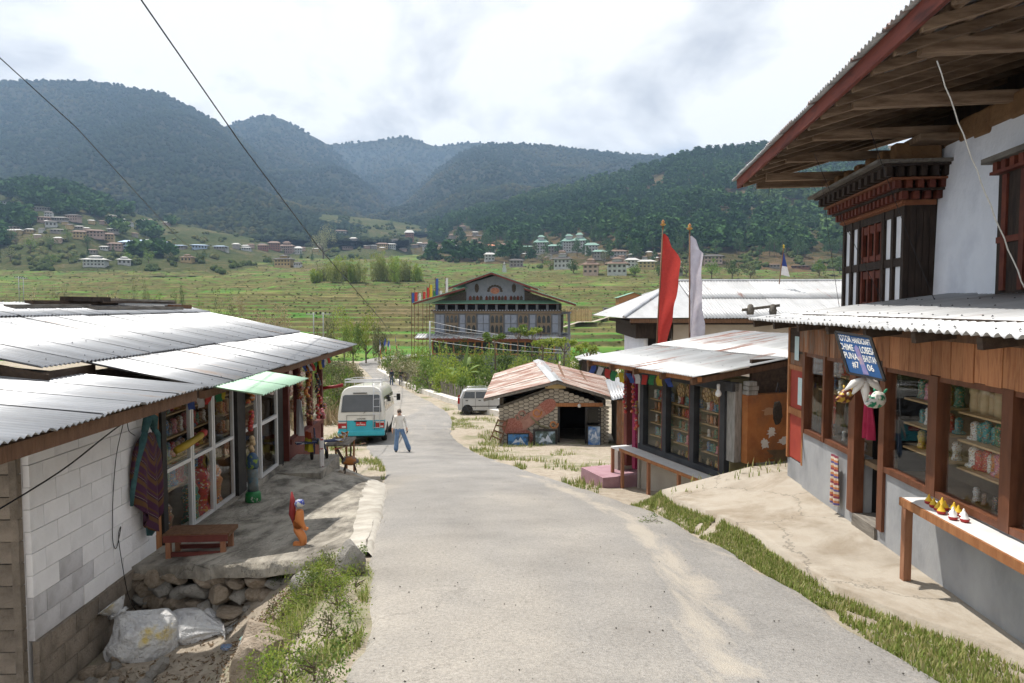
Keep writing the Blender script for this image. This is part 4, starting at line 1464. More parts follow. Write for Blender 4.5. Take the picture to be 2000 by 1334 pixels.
for s, x, y, size in (('TOTOR', -0.60, 0.72, 0.27), ('HANDICRAFT,', 0.40, 0.70, 0.25), ('CHIME', -0.62, 0.30, 0.28), ('LOBESA', 0.56, 0.28, 0.29), ('PUNA', -0.52, -0.12, 0.28), ('BHUTAN.', 0.58, -0.14, 0.28), ('#7', -0.40, -0.52, 0.27), ('06', 0.42, -0.55, 0.27)):
    me = text_mesh(s, 1.0, wm)
    zs = size * hh * 1.55
    w = max(v.co.x for v in me.vertices) * 2
    for v in me.vertices:
        v.co.x *= min(zs * 0.8, (1.06 if len(s) > 8 else 0.82) * hw_ / w)
        v.co.y *= zs
        v.co.x += v.co.y * skew / (2 * hh)
    X, Y_ = x * hw_, y * hh
    q = sk(X, Y_, 0.004)
    put('lettering', me, SG, q)
b = MB().prism([sk(-0.12 * hw_, -0.9 * hh, 0.002), sk(0.2 * hw_, -0.9 * hh, 0.002), sk(0.16 * hw_, -0.6 * hh, 0.002), sk(0.1 * hw_, 0.35 * hh, 0.002), sk(0.0, 0.5 * hh, 0.002), sk(-0.15 * hw_, 0.35 * hh, 0.002), sk(-0.1 * hw_, -0.6 * hh, 0.002)], (0, 0, 0.002))
b.build('painted_figure', mat('sign_fig', (0.30, 0.17, 0.19), (0.20, 0.20, 0.42), scale=9, rough=0.6, c3=(0.42, 0.30, 0.30)), SG)

# carved masks hung below the sign
def mask_thing(label, px, py, Y, c1, c2, c3, s, flip):
    p = at(px, py, Y)
    t = thing('carved_mask', label, 'mask', p, R(212))
    bm = bmesh.new()
    bmesh.ops.create_icosphere(bm, subdivisions=3, radius=1.0)
    for v in bm.verts:
        x, y, z = v.co
        sn = max(0, x)                                   # snout pushed forward and down
        v.co = Vector((x * 1.1 + 1.5 * sn ** 2 * max(0, 0.75 - abs(z + 0.2)), y * 0.6 * (1 - 0.4 * sn), z * 0.8 * (1 - 0.2 * sn) - 0.3 * sn))
        if x > 0.3 and -0.42 < z < -0.2: v.co.x -= 0.55 * (x - 0.3)    # open mouth
    me = bpy.data.meshes.new('face')
    bm.to_mesh(me)
    bm.free()
    me.materials.append(mat('mask_' + label.split()[0], c1, c2, scale=2.2, rough=0.4, c3=c3, lo=0.42, hi=0.58, detail=1))
    me.polygons.foreach_set('use_smooth', [True] * len(me.polygons))
    f = put('face', me, t, (0, 0, 0), None, s)
    for sy in (-1, 1):
        b = MB().lathe([(0.0, 0), (0.16, 0.02), (0.17, 0.1), (0.1, 0.18), (0.0, 0.2)], 10)
        e = b.build('eye', mat('mask_eye', (0.7, 0.68, 0.6), rough=0.3), t, True, (0.42 * s, sy * 0.42 * s, 0.22 * s), (R(-80 * sy), 0, 0))
        e.scale = (s,) * 3
        b = MB().lathe([(0.07, 0), (0.12, 0.2), (0.10, 0.38), (0.02, 0.5)], 7)
        e = b.build('ear', mat('mask_trim_' + label.split()[0], c3, rough=0.5), t, True, (-0.35 * s, sy * 0.4 * s, 0.6 * s), (R(-25 * sy), R(-25), 0))
        e.scale = (s,) * 3
    b = MB()
    for k in range(5): b.lathe([(0.05, 0), (0.02, -0.12), (0.0, -0.15)], 5, (0.75 + 0.09 * k, 0.16 - 0.08 * k, -0.42))
    e = b.build('teeth', mat('mask_eye', (0.7, 0.68, 0.6)), t)
    e.scale = (s,) * 3
    b = MB().tube([(0, 0, 0.7 * s), (0.02, 0.02, 0.7 * s + 0.12)], 0.004, 4).build('cord', MATS['wire'], t)
    return t


mask_thing('white beast mask with green and red paint hanging below the sign', 1713, 780, 6.55, (0.70, 0.69, 0.64), (0.70, 0.69, 0.64), (0.03, 0.25, 0.14), 0.105, False)
mask_thing('brown beast mask with yellow mane hanging left below the sign', 1652, 772, 6.75, (0.10, 0.03, 0.02), (0.20, 0.06, 0.03), (0.50, 0.33, 0.05), 0.095, False)
b = MB()
pc = at(1690, 738, 6.5)
for q in ((1650, 762), (1690, 790), (1722, 765), (1665, 770)):
    e = at(q[0], q[1], 6.5)
    d = e - pc
    m_ = pc + d * 0.55 + Vector((0.0, 0, 0.015))
    b.tube([pc, pc + d * 0.25, m_, e], [0.012, 0.035, 0.04, 0.008], 6)
o = b.build('white_scarf', mat('scarf_white', (0.62, 0.59, 0.55), (0.72, 0.70, 0.67), scale=12, rough=0.9), None, True)
tag(o, 'knotted white silk scarf tied to the lower edge of the blue sign', 'scarf')

# woven scarf on a stand against the cement wall, red cloth in the doorway
def cloth(name, w, h, m, label, cat, loc, rz, folds=4, depth=0.03, taper=0.0, parent=None):
    V = []
    nx, nz = 14, 16
    for j in range(nz):
        f = j / (nz - 1)
        for i in range(nx):
            a = i / (nx - 1) - 0.5
            V.append((depth * math.sin(a * folds * 2 * math.pi + 2 * f) * (0.3 + f), a * w * (1 - taper * f), -h * f))
    V += [(x - 0.012, y, z) for x, y, z in V]
    f1 = grid_faces(nz, nx)
    me = npmesh(name, V, np.concatenate([f1, f1[:, ::-1] + nx * nz]), m, True)
    o = put(name, me, parent, loc, (0, 0, rz))
    if not parent: tag(o, label, cat)
    return o


def stripe_mat(name, cols, axis=2, freq=9.0):
    m = bpy.data.materials.new(name)
    m.use_nodes = True
    t = m.node_tree
    L = t.links.new
    b = t.nodes['Principled BSDF']
    b.inputs['Roughness'].default_value = 0.95
    tc = nd(t, 'ShaderNodeTexCoord')
    sp = nd(t, 'ShaderNodeSeparateXYZ')
    L(tc.outputs['Object'], sp.inputs[0])
    mu = nd(t, 'ShaderNodeMath', operation='MULTIPLY', ins={1: freq})
    L(sp.outputs[axis], mu.inputs[0])
    fr = nd(t, 'ShaderNodeMath', operation='FRACT')
    L(mu.outputs[0], fr.inputs[0])
    r = ramp(t, [(i / len(cols), c) for i, c in enumerate(cols)], 'CONSTANT')
    L(fr.outputs[0], r.inputs[0]); L(r.outputs[0], b.inputs['Base Color'])
    MATS[name] = m
    return m


stripe_mat('woven', [(0.45, 0.15, 0.06), (0.55, 0.45, 0.33), (0.12, 0.10, 0.25), (0.5, 0.2, 0.08), (0.6, 0.52, 0.42), (0.25, 0.05, 0.08)], 2, 6)
cloth('woven_scarf', 0.2, 0.62, MATS['woven'], 'striped orange woven scarf hanging on the grey cement wall', 'scarf', local_to_world(RD, (-0.07, Y2s(8.42), -1.86)), RD.rotation_euler.z, 2, 0.02)
cloth('door_cloth', 0.16, 0.55, mat('cloth_crimson', (0.28, 0.015, 0.05), (0.36, 0.03, 0.07), scale=6, rough=0.95), 'crimson cloth hanging inside the dark shop doorway', 'cloth', local_to_world(RD, (0.08, Y2s(7.9), -1.0)), RD.rotation_euler.z, 2, 0.03, -0.4)
# ---------------------------------------------------------------- corner shop with dark frames (turned towards the road)
mat('orange_wall', (0.30, 0.10, 0.03), (0.38, 0.15, 0.05), scale=2.0, rough=0.85, bump=0.5, bscale=12, c3=(0.25, 0.085, 0.03), lo=0.3, hi=0.7, stain=(0.17, 0.085, 0.045))
mat('magenta', (0.22, 0.012, 0.06), (0.28, 0.02, 0.085), scale=4, rough=0.55)
mat('frame_black', (0.03, 0.032, 0.036), (0.05, 0.052, 0.057), scale=4, rough=0.6)
mat('pink_step', (0.30, 0.17, 0.20), (0.38, 0.24, 0.27), scale=3, rough=0.8)
mat('dado', (0.34, 0.31, 0.265), (0.42, 0.385, 0.335), scale=2, rough=0.9, bump=0.2, bscale=20)
RC = thing('corner_shop', 'corner souvenir shop with dark framed display windows and rust streaked zinc roof', 'shop', (3.84, 12.03, -4.1), R(20.7), wz=True)
ps = [0.02, 0.92, 1.86, 2.72]
for i, p in enumerate(ps):
    MB().bx(-0.07, 0.06, p, p + 0.13, -3.06, -1.46).build('post', MATS['frame_black'], RC)
    if i < 3: MB().bx(-0.05, 0.05, p + 0.132, p + 0.19, -3.0, -1.5).build('inner_post', MATS['timber_red' if i else 'frame_brown'], RC)
MB().bx(-0.08, 0.06, -0.05, 2.9, -3.1, -2.98).build('sill_beam', MATS['frame_black'], RC)
MB().bx(-0.09, 0.06, -0.2, 2.9, -1.5, -1.34).build('head_beam', MATS['frame_black'], RC)
MB().bx(-0.02, 0.1, -0.1, 2.85, -4.2, -3.1).build('dado_wall', MATS['dado'], RC)
for a, b_ in zip(ps, ps[1:]):
    MB().bx(0.0, 0.006, a + 0.13, b_, -2.99, -1.49).build('pane', MATS['pane'], RC)
MB().bx(0.55, 0.6, 0.0, 2.85, -3.1, -1.3).bx(0.03, 0.6, -0.03, 0.0, -3.1, -1.3).bx(0.03, 0.6, 0.0, 2.8, -3.12, -3.08).build('interior_lining', mat('lining_olive', (0.22, 0.19, 0.10), (0.30, 0.26, 0.15), scale=2, rough=0.9), RC)
LV = [-2.76, -2.49, -2.23, -1.98]
for a, b_ in zip(ps, ps[1:]):
    for z in LV: MB().bx(0.1, 0.4, a + 0.14, b_ - 0.01, z - 0.02, z).build('shelf', MATS['shelf_wood'], RC)
# entrance with magenta pillars
for y in (3.05, 3.42):
    MB().bx(-0.06, 0.08, y, y + 0.13, -3.6, -1.34).build('pillar', MATS['magenta' if y < 3.2 else 'timber_red'], RC)
MB().bx(-0.05, 0.6, 2.9, 2.96, -4.1, -1.4).bx(0.7, 0.76, 2.9, 3.7, -4.1, -1.4).build('entrance_wall', MATS['dado'], RC)
MB().bx(-0.85, 0.4, 3.05, 4.1, -4.3, -3.72).build('entrance_step', MATS['pink_step'], RC)
MB().bx(-0.2, 0.3, 3.56, 3.75, -4.1, -3.2).build('end_pier', MATS['dado'], RC)
# back part of the shop up to the plank shop: orange plastered wall facing the camera
OW = MB()
OW.bx(0.35, 2.0, -0.35, -0.2, -2.75, -1.55)
w = OW.build('orange_wall', MATS['orange_wall'], RC)
MB().bx(0.36, 2.2, -0.15, -0.1, -1.56, -0.95).build('under_roof_shade', MATS['timber_dark'], RC)  # added dark sheet standing in for the shaded gap under the roof
MB().bx(-0.02, 0.12, -0.2, 0.02, -2.75, -1.36).build('whitewashed_post', mat('grey_post', (0.20, 0.19, 0.175), (0.33, 0.32, 0.30), scale=5, rough=0.85, stretch=(4, 4, 0.7)), RC)
for k, (dy, z) in enumerate(((0, -1.55), (0.02, -1.47), (-0.02, -1.39))):
    MB().bx(0.13 + 0.01 * k, 0.33 + dy, -0.36, -0.2, z - 0.0, z + 0.072).build('brick', MATS['grey_post'], RC)
MB().bx(0.125, 0.345, -0.355, -0.205, -2.75, -1.555).build('wall_end', MATS['orange_wall'], RC)
# flaking patches of bare plaster, raised skins
pm = mat('plaster_flake', (0.55, 0.53, 0.50), (0.66, 0.64, 0.6), scale=8, rough=0.85)
dm = mat('damp_plaster', (0.12, 0.085, 0.05), (0.2, 0.13, 0.07), scale=6, rough=0.95)
def flake(x0, x1, z0, z1, seed, m, nm):
    n = 26
    r = random.Random(seed)
    pts = []
    for k in range(n):
        a = 2 * math.pi * k / n
        q = 0.55 + 0.45 * abs(noise2(math.cos(a) * 2 + seed, math.sin(a) * 2)) * 2
        pts.append(((x0 + x1) / 2 + (x1 - x0) / 2 * q * math.cos(a), -0.353, (z0 + z1) / 2 + (z1 - z0) / 2 * q * math.sin(a)))
    MB().prism(pts, (0, -0.003, 0)).build(nm, m, RC)
flake(0.4, 1.7, -2.85, -2.48, 2, dm, 'damp_patch')
flake(0.4, 0.62, -2.55, -2.3, 3, pm, 'plaster_flake')
flake(0.75, 1.15, -2.5, -2.3, 5, pm, 'plaster_flake')
flake(0.55, 0.75, -2.35, -2.1, 8, pm, 'plaster_flake')
flake(0.4, 0.8, -1.95, -1.75, 9, mat('orange_pale', (0.40, 0.23, 0.13), rough=0.9), 'plaster_flake')
# roof
dvu = Vector((0.97, -0.02, 0.15))
roof_sheets(RC, (-0.95, -0.25, -1.20), U, (3.3, 0, 0.42), 4.35, 2.1, MATS['zinc_aged'], seed=12, sw=0.85, pitch=0.075, amp=0.013)
roof_sheets(RC, Vector((-0.95, -0.25, -1.185)) + Vector((3.3, 0, 0.42)).normalized() * 2.0, U, (3.3, 0, 0.42), 4.35, 2.4, MATS['zinc_aged'], seed=13, sw=0.85, pitch=0.075, amp=0.013)
MB().bx(-0.8, -0.72, -0.2, 3.95, -1.3, -1.215).build('eave_beam', MATS['timber_orange'], RC)
for y in (-0.15, 0.8, 1.75, 2.7, 3.7): MB().bar((-0.9, y, -1.30), (1.9, y, -0.94), 0.07, 0.1).build('rafter', MATS['timber_brown'], RC)
roof_nails(RC, (-0.95, -0.25, -1.20), U, (3.3, 0, 0.42), 4.3, (0.1, 0.9, 1.8), step=0.3)
# ledge bench in front
CB = thing('ledge_bench', 'slim pale topped ledge bench below the dark framed shop windows', 'bench', tuple(local_to_world(RC, (-0.3, 1.7, -4.0))), RC.rotation_euler.z)
MB().bx(-0.14, 0.2, -1.5, 1.35, 0.86, 0.9).build('bench_top', MATS['white_top'], CB)
MB().bx(-0.165, -0.14, -1.5, 1.35, 0.84, 0.9).build('front_rail', MATS['timber_orange'], CB)
for y in (1.3, 0.25, -0.8): MB().bx(-0.15, -0.09, y - 0.06, y, 0, 0.86).build('leg', MATS['leg_wood'], CB)
MB().bx(-0.14, 0.9, 1.38, 1.75, 0.83, 0.87).build('side_top', MATS['white_top'], CB)
MB().bx(-0.14, -0.08, 1.69, 1.75, 0, 0.83).build('leg', MATS['leg_wood'], CB)
rs = random.Random(9)
for bi, (a, b_, bay) in enumerate(((2.0, 2.7, 'left bay'), (1.06, 1.84, 'middle bay'), (0.16, 0.9, 'right bay'))):
    for z, nm, h, kinds in ((-1.98, 'top', 0.2, [0, 1]), (-2.23, 'second', 0.17, [1, 2]), (-2.49, 'third', 0.17, [0, 1]), (-2.76, 'fourth', 0.18, [0, 1]), (-3.07, 'bottom', 0.16, [2])):
        cols = [['blue', 'red', 'white', 'turquoise'], ['brown', 'orange', 'black', 'red'], ['green', 'brown', 'white', 'black'], ['green', 'turquoise', 'blue', 'pink'], ['pale wood', 'yellow', 'brown']][[-1.98, -2.23, -2.49, -2.76, -3.07].index(z)]
        stock(RC, 0.22, a, b_, z, 7, kinds, cols, h, f'{nm} shelf, {bay} of dark framed shop', rs, False)
# round carved discs
for i, (y, z) in enumerate(((1.55, -1.68), (1.25, -1.66), (0.72, -1.67), (0.42, -1.67), (0.2, -1.68))):
    t = thing('carved_disc', f'round pale carved wooden disc, {ORD[i]} from left in the dark framed windows', 'disc', tuple(local_to_world(RC, (0.08, y, z))), RC.rotation_euler.z)
    MB().lathe([(0.0, -0.008), (0.145, -0.008), (0.145, 0.008), (0.0, 0.008)], 22).build('plate', mat('disc_wood', (0.40, 0.26, 0.11), rough=0.6), t, False, (0, 0, 0), (0, R(90), 0))
    b = MB()
    for rr in (0.135, 0.06):
        b.tube([(-0.014, rr * math.cos(k * math.pi / 10), rr * math.sin(k * math.pi / 10)) for k in range(21)], 0.006, 5)
    for k in range(8):
        a = k * math.pi / 4
        b.bar((-0.014, 0.06 * math.cos(a), 0.06 * math.sin(a)), (-0.014, 0.13 * math.cos(a + 0.25), 0.13 * math.sin(a + 0.25)), 0.012, 0.01)
    b.build('carving', mat('disc_dark', (0.20, 0.10, 0.035), rough=0.6), t)
# string of prayer flags under the eave, each flag its own cloth
FC = {'white': (0.62, 0.60, 0.60), 'red': (0.50, 0.06, 0.05), 'green': (0.05, 0.22, 0.09), 'yellow': (0.55, 0.42, 0.04), 'blue': (0.06, 0.10, 0.32)}
def flag_mat(c): return mat('flag_' + c, FC[c], tuple(x * 0.85 for x in FC[c]), scale=14, rough=0.9, transl=0.35)
def prayer_string(pts, n, w, h, label, group=None, seed=1):
    pts = [Vector(p) for p in pts]
    t = thing('prayer_flag_string', label, 'prayer flags', pts[0], 0, group)
    r = random.Random(seed)
    MB().tube([p - pts[0] for p in pts], 0.005, 4).build('cord', MATS['wire'], t)
    order = ['blue', 'white', 'red', 'green', 'yellow']
    ln = sum((b - a).length for a, b in zip(pts, pts[1:]))
    for i in range(n):
        d = ln * (i + 0.5) / n
        for a, b in zip(pts, pts[1:]):
            L_ = (b - a).length
            if d <= L_:
                p = a.lerp(b, d / L_)
                dr = (b - a).normalized()
                break
            d -= L_
        sw = Vector((r.uniform(-0.3, 0.3), r.uniform(-0.3, 0.3), 0)) * h
        V = []
        side = Vector((-dr.y, dr.x, 0))
        for j in range(5):
            for k in range(5):
                q = p - pts[0] + dr * (w * (k / 4 - 0.5)) * (1 - 0.15 * j / 4) + Vector((0, 0, -h * j / 4)) + sw * (j / 4) ** 1.5 + side * 0.12 * w * math.sin(k * 1.6 + j + i)
                V.append(q)
        put('flag', npmesh('flag', V, grid_faces(5, 5), flag_mat(order[i % 5]), True), t)
    return t


prayer_string([local_to_world(RC, (-0.75, 3.9, -1.3)), local_to_world(RC, (-0.6, 2.9, -1.42)), local_to_world(RC, (-0.55, 1.9, -1.38)), local_to_world(RC, (-0.5, 1.0, -1.33))], 11, 0.2, 0.2, 'faded prayer flags strung under the eave of the dark framed shop', seed=3)
prayer_string([local_to_world(LS, (0.3, 2.95, -1.22)), local_to_world(LS, (0.3, 3.3, -1.25)), local_to_world(LS, (0.3, 4.2, -1.22))], 5, 0.24, 0.2, 'short row of prayer flags hanging at the left shop corner', seed=4)
prayer_string([local_to_world(LS, (0.3, 8.6, -1.22)), local_to_world(LS, (0.3, 9.8, -1.32)), local_to_world(LS, (0.3, 11.6, -1.22))], 9, 0.24, 0.22, 'prayer flags strung along the dark red frames of left shop', seed=5)
# garlands of red ornaments and small masks on the magenta pillars
for i, (x, y, z, cn) in enumerate(((-0.1, 3.1, -1.7, 'red'), (-0.1, 3.45, -1.75, 'red'), (-0.1, 2.95, -2.15, 'brown'), (-0.1, 2.93, -2.5, 'red'))):
    b = MB()
    r = random.Random(i)
    for k in range(7 if i < 2 else 4):
        zz = -0.11 * k if i < 2 else -0.07 * k
        b.lathe([(0.0, 0), (0.035, 0.01), (0.045, 0.04), (0.03, 0.07), (0, 0.085)], 7, (r.uniform(-0.02, 0.02), r.uniform(-0.05, 0.05), zz))
    b.tube([(0, 0, 0.08), (0, 0, -0.5)], 0.004, 4)
    o = b.build('ornament_garland', paint_mat(cn), None, True, local_to_world(RC, (x, y, z)))
    tag(o, [f'red ornament garland on the near magenta pillar', 'red ornament garland on the far dark pillar', 'small brown mask cluster hanging by the window post', 'small red mask cluster hanging below the brown masks'][i], 'ornament')
# light bulb on the wall
t = thing('light_bulb', 'round white light bulb in a holder under the zinc eave', 'bulb', tuple(local_to_world(RC, (-0.3, -0.1, -1.5))), RC.rotation_euler.z)
MB().lathe([(0.02, 0.05), (0.03, 0.03), (0.055, -0.02), (0.05, -0.06), (0.02, -0.085), (0.0, -0.09)], 12).build('bulb', mat('bulb_white', (0.75, 0.75, 0.74), rough=0.25), t, True)
MB().lathe([(0.025, 0.05), (0.03, 0.12), (0.02, 0.14)], 10).build('holder', MATS['white_top'], t, True)
# dark woven baskets and animal-hide bags hanging in the gap
def hang_bag(label, lx, ly, z, w, h, seed):
    p = local_to_world(RC, (lx, ly, z))
    me = blob(seed, 3, 1.0, 0.25, 'bag')
    me.materials.append(mat('hide', (0.02, 0.017, 0.014), (0.06, 0.045, 0.032), scale=8, rough=0.9, bump=0.8, bscale=25))
    t = thing('hanging_bag', label, 'bag', tuple(p))
    put('bag_body', me, t, (0, 0, -h * 1.6), None, (w / 2, w / 3, h / 2))
    MB().tube([(-w * 0.2, 0, -h * 0.4), (0, 0, 0.0), (w * 0.2, 0, -h * 0.4)], 0.012, 5).build('strap', MATS['cloth_dark'], t)
hang_bag('black hide bag hung beside the whitewashed post', 0.55, -0.6, -1.32, 0.16, 0.42, 41)
hang_bag('round dark basket hung low on the orange wall', 1.35, -0.55, -1.55, 0.3, 0.36, 42)
hang_bag('long shaggy black bundle hung beside the worn boards', 1.75, -0.75, -1.3, 0.3, 0.5, 43)

# ---------------------------------------------------------------- big traditional house at the right
mat('whitewash', (0.60, 0.62, 0.68), (0.72, 0.74, 0.79), scale=1.2, rough=0.9, bump=0.9, bscale=5, c3=(0.66, 0.68, 0.73), lo=0.3, hi=0.7, bdist=0.03)
mat('mud', (0.14, 0.075, 0.035), (0.22, 0.125, 0.06), scale=3, rough=0.95, bump=0.9, bscale=12, bdist=0.04)
mat('carved_red', (0.085, 0.02, 0.014), (0.14, 0.038, 0.02), scale=5, rough=0.7, var=0.25)
mat('carved_orange', (0.16, 0.055, 0.025), (0.22, 0.085, 0.038), scale=5, rough=0.7, var=0.25)
mat('timber_black', (0.018, 0.012, 0.010), (0.045, 0.03, 0.022), scale=3, rough=0.8, stretch=(5, 5, 1), bump=0.4, bscale=14)
mat('fascia_red', (0.095, 0.02, 0.014), (0.17, 0.04, 0.026), scale=2.2, rough=0.75, stretch=(4, 0.7, 4), c3=(0.07, 0.02, 0.016), lo=0.3, hi=0.68)
mat('rafter_wood', (0.135, 0.085, 0.052), (0.28, 0.195, 0.13), scale=2.2, rough=0.85, stretch=(1, 6, 6), bump=0.4, bscale=10, var=0.3)
RE = thing('traditional_house', 'large whitewashed traditional house with carved timber bay and wide eaves', 'house', (5.756, 4.0, -2.7), -math.atan(0.139), wz=True)
ky = 1.0096
def Ye(Y): return (Y - 4.0) * ky
b = MB()
# wall with battered face: thicker at the foot
w_end = Ye(11.05)
b.add([(0.0, -3.0, -2.7), (0.35, -3.0, 2.55), (0.0, w_end, -2.7), (0.10, w_end, 2.50), (3.0, -3.0, -2.7), (3.0, -3.0, 2.55), (3.0, w_end, -2.7), (3.0, w_end, 2.5)],
      [(0, 1, 3, 2), (0, 2, 6, 4), (1, 5, 7, 3), (2, 3, 7, 6), (0, 4, 5, 1)])
b.build('wall', MATS['whitewash'], RE)
# ragged mud top of the wall
mt = MB()
r = random.Random(3)
y = -3.0
while y < w_end:
    l = r.uniform(0.25, 0.5)
    mt.obox((0.5, y + l / 2, 2.6 + r.uniform(0, 0.06)), (0.75 + r.uniform(0, 0.1), l + 0.05, 0.3 + r.uniform(0, 0.12)), (0, 0, r.uniform(-0.05, 0.05)))
    y += l
mt.build('mud_wall_top', MATS['mud'], RE, bevel=0.04)
# timber bay
bx0 = -0.34
y0, y1 = Ye(11.08), Ye(13.95)
MB().bx(bx0 + 0.05, 3.0, y0 + 0.03, y1 - 0.03, -0.3, 2.0).build('bay_core', MATS['timber_black'], RE)
MB().bx(bx0 + 0.02, 1.2, y0, y0 + 0.03, -0.15, 1.72).build('bay_side_boards', MATS['timber_black'], RE)
for k in range(4):
    MB().bx(bx0 + 0.03 + 0.1 * k, bx0 + 0.12 + 0.1 * k, y0 - 0.012, y0, -0.15, 1.55).build('board', MATS['timber_black'], RE)
# posts and rails of the bay front
bw_ = y1 - y0
cols_ = [0.0, 0.16, 0.30, 0.70, 0.84, 1.0]
for c in cols_:
    yy = y0 + bw_ * c
    MB().bx(bx0 - 0.06, bx0 + 0.05, yy - 0.05 + (0.05 if c == 0 else 0) - (0.05 if c == 1 else 0), yy + 0.05 + (0.05 if c == 0 else 0) - (0.05 if c == 1 else 0), -0.2, 1.62).build('post', MATS['timber_black'], RE)
for z in (-0.12, 0.72, 1.55):
    MB().bx(bx0 - 0.045, bx0 + 0.05, y0 + 0.1, y1 - 0.1, z - 0.07, z + 0.07).build('rail', MATS['timber_black'], RE)
wp = mat('bay_white', (0.68, 0.69, 0.72), (0.76, 0.77, 0.80), scale=3, rough=0.85)
for c0, c1 in ((0.0, 0.16), (0.16, 0.30), (0.70, 0.84), (0.84, 1.0)):
    for z0, z1 in ((-0.05, 0.65), (0.79, 1.48)):
        MB().bx(bx0 - 0.012, bx0 + 0.05, y0 + bw_ * c0 + 0.06 + (0.04 if c0 == 0 else 0), y0 + bw_ * c1 - 0.06 - (0.04 if c1 == 1 else 0), z0, z1).build('white_panel', wp, RE)
# lattice window in the middle
for z0, z1 in ((-0.05, 0.65), (0.79, 1.48)):
    for k in range(4):
        yy = y0 + bw_ * (0.345 + 0.105 * k)
        MB().bx(bx0 - 0.03, bx0 + 0.03, yy - 0.035, yy + 0.035, z0, z1).build('lattice_bar', MATS['carved_red'], RE)
    for k in range(3):
        yy = y0 + bw_ * (0.398 + 0.105 * k)
        MB().bx(bx0 - 0.02, bx0 + 0.03, yy - 0.09, yy + 0.09, z0 + 0.02, z0 + 0.12).bx(bx0 - 0.02, bx0 + 0.03, yy - 0.09, yy + 0.09, z1 - 0.16, z1 - 0.02).build('carved_rail', MATS['carved_red'], RE)
# stepped cornice: dentil rows growing outwards
def dentil_row(yA, yB, x0, z0, h, out, n, m, gap=0.5):
    st = (yB - yA) / n
    me = MB().bx(0, out, 0, st * gap, 0, h).mesh('bracket', MATS[m])
    for k in range(n):
        put('bracket', me, RE, (x0 - out, yA + st * (k + 0.25), z0))
lev = 1.66
xo = bx0
MB().bx(xo - 0.07, xo + 0.4, y0 - 0.05, y1 + 0.05, 1.62, 1.70).build('cornice_board', MATS['carved_orange'], RE)
rope = MB().tube([(xo - 0.1, y0 - 0.1 + k * 0.05, 1.66 + 0.02 * (k % 2)) for k in range(int((bw_ + 0.2) / 0.05))], 0.035, 5).build('carved_rope', MATS['carved_orange'], RE)
for i, (z0, h, out, n, m) in enumerate(((1.70, 0.12, 0.20, 17, 'carved_red'), (1.86, 0.12, 0.34, 16, 'carved_red'), (2.03, 0.15, 0.50, 12, 'timber_black'))):
    dentil_row(y0 - 0.08 * i - 0.08, y1 + 0.08 * i + 0.08, xo, z0, h, out, n, m)
    MB().bx(xo - out - 0.05, xo + 0.9, y0 - 0.08 * i - 0.12, y1 + 0.08 * i + 0.12, z0 + h, z0 + h + 0.035).build('cornice_board', MATS['timber_black' if i != 1 else 'carved_orange'], RE)
    for k in range(5 + i):                                    # brackets on the end that faces the camera
        MB().bx(xo - out + 0.02 + 0.17 * k, xo - out + 0.11 + 0.17 * k, y0 - 0.08 * i - 0.20, y0 - 0.08 * i - 0.08, z0, z0 + h).build('bracket', MATS[m], RE)
    MB().bx(xo - out - 0.05, xo + 0.62, y0 - 0.08 * i - 0.26, y0 - 0.08 * i - 0.121, z0 + h, z0 + h + 0.035).build('cornice_board', MATS['timber_black' if i != 1 else 'carved_orange'], RE)
MB().bx(xo - 0.66, xo + 0.9, y0 - 0.48, y1 + 0.4, 2.22, 2.27).build('cornice_top', MATS['timber_grey'], RE)
MB().bx(xo + 0.05, 3.0, y0 - 0.05, y1 + 0.1, 2.0, 2.22).build('cornice_core', MATS['timber_black'], RE)
# big dark window of the wall near the camera
yw0, yw1 = Ye(7.6), Ye(9.1)
MB().bx(-0.04, 0.4, yw0, yw1, 0.15, 1.72).build('window_casing', MATS['timber_black'], RE)
MB().bx(-0.20, 0.4, yw0 - 0.25, yw1 + 0.14, 1.88, 1.95).build('window_hood', MATS['timber_grey'], RE)
MB().bx(-0.14, 0.4, yw0 - 0.2, yw1 + 0.04, 1.72, 1.76).build('hood_board', MATS['carved_red'], RE)
for k in range(9):
    MB().bx(-0.12, 0.2, yw0 - 0.1 + k * 0.19, yw0 + k * 0.19, 1.76, 1.88).build('bracket', MATS['carved_red'], RE)
for k in range(4):
    MB().bx(-0.07, -0.04, yw0 + 0.08 + k * 0.4, yw0 + 0.18 + k * 0.4, 0.2, 1.7).build('window_bar', MATS['carved_red'], RE)
MB().bx(-0.065, -0.04, yw0 + 0.02, yw1 - 0.02, 0.82, 0.9).build('window_rail', MATS['carved_red'], RE)
# roof: eave, fascia, purlins, rafters, cantilever beams, sheets
ex0 = -2.22
yF, yN = Ye(15.35), -3.0
slope = Vector((3.0, 0, 0.85)).normalized()
def rp(d, y, dz=0): return Vector((ex0, y, 2.86)) + slope * d + Vector((0, 0, dz))
roof_sheets(RE, rp(-0.12, yN, 0.03), U, slope, yF - yN + 0.12, 4.6, MATS['zinc_aged'], seed=21, pitch=0.11, amp=0.02, sw=0.88)
MB().bx(ex0 - 0.03, ex0 + 0.02, yN, yF + 0.02, 2.66, 2.86).build('fascia_board', MATS['fascia_red'], RE)
MB().bar(rp(0.0, yF, -0.1), rp(4.4, yF, -0.1), 0.05, 0.2).build('barge_board', MATS['fascia_red'], RE)
for d in (0.35, 0.75, 1.15, 1.6, 2.05, 2.6, 3.3):
    p0, p1 = rp(d, yN, -0.09), rp(d, yF - 0.03, -0.09)
    MB().tube([p0, p0.lerp(p1, 0.4) + Vector((0.02, 0, 0.012)), p1], [0.065, 0.06, 0.055], 7).build('purlin', MATS['rafter_wood'], RE, True)
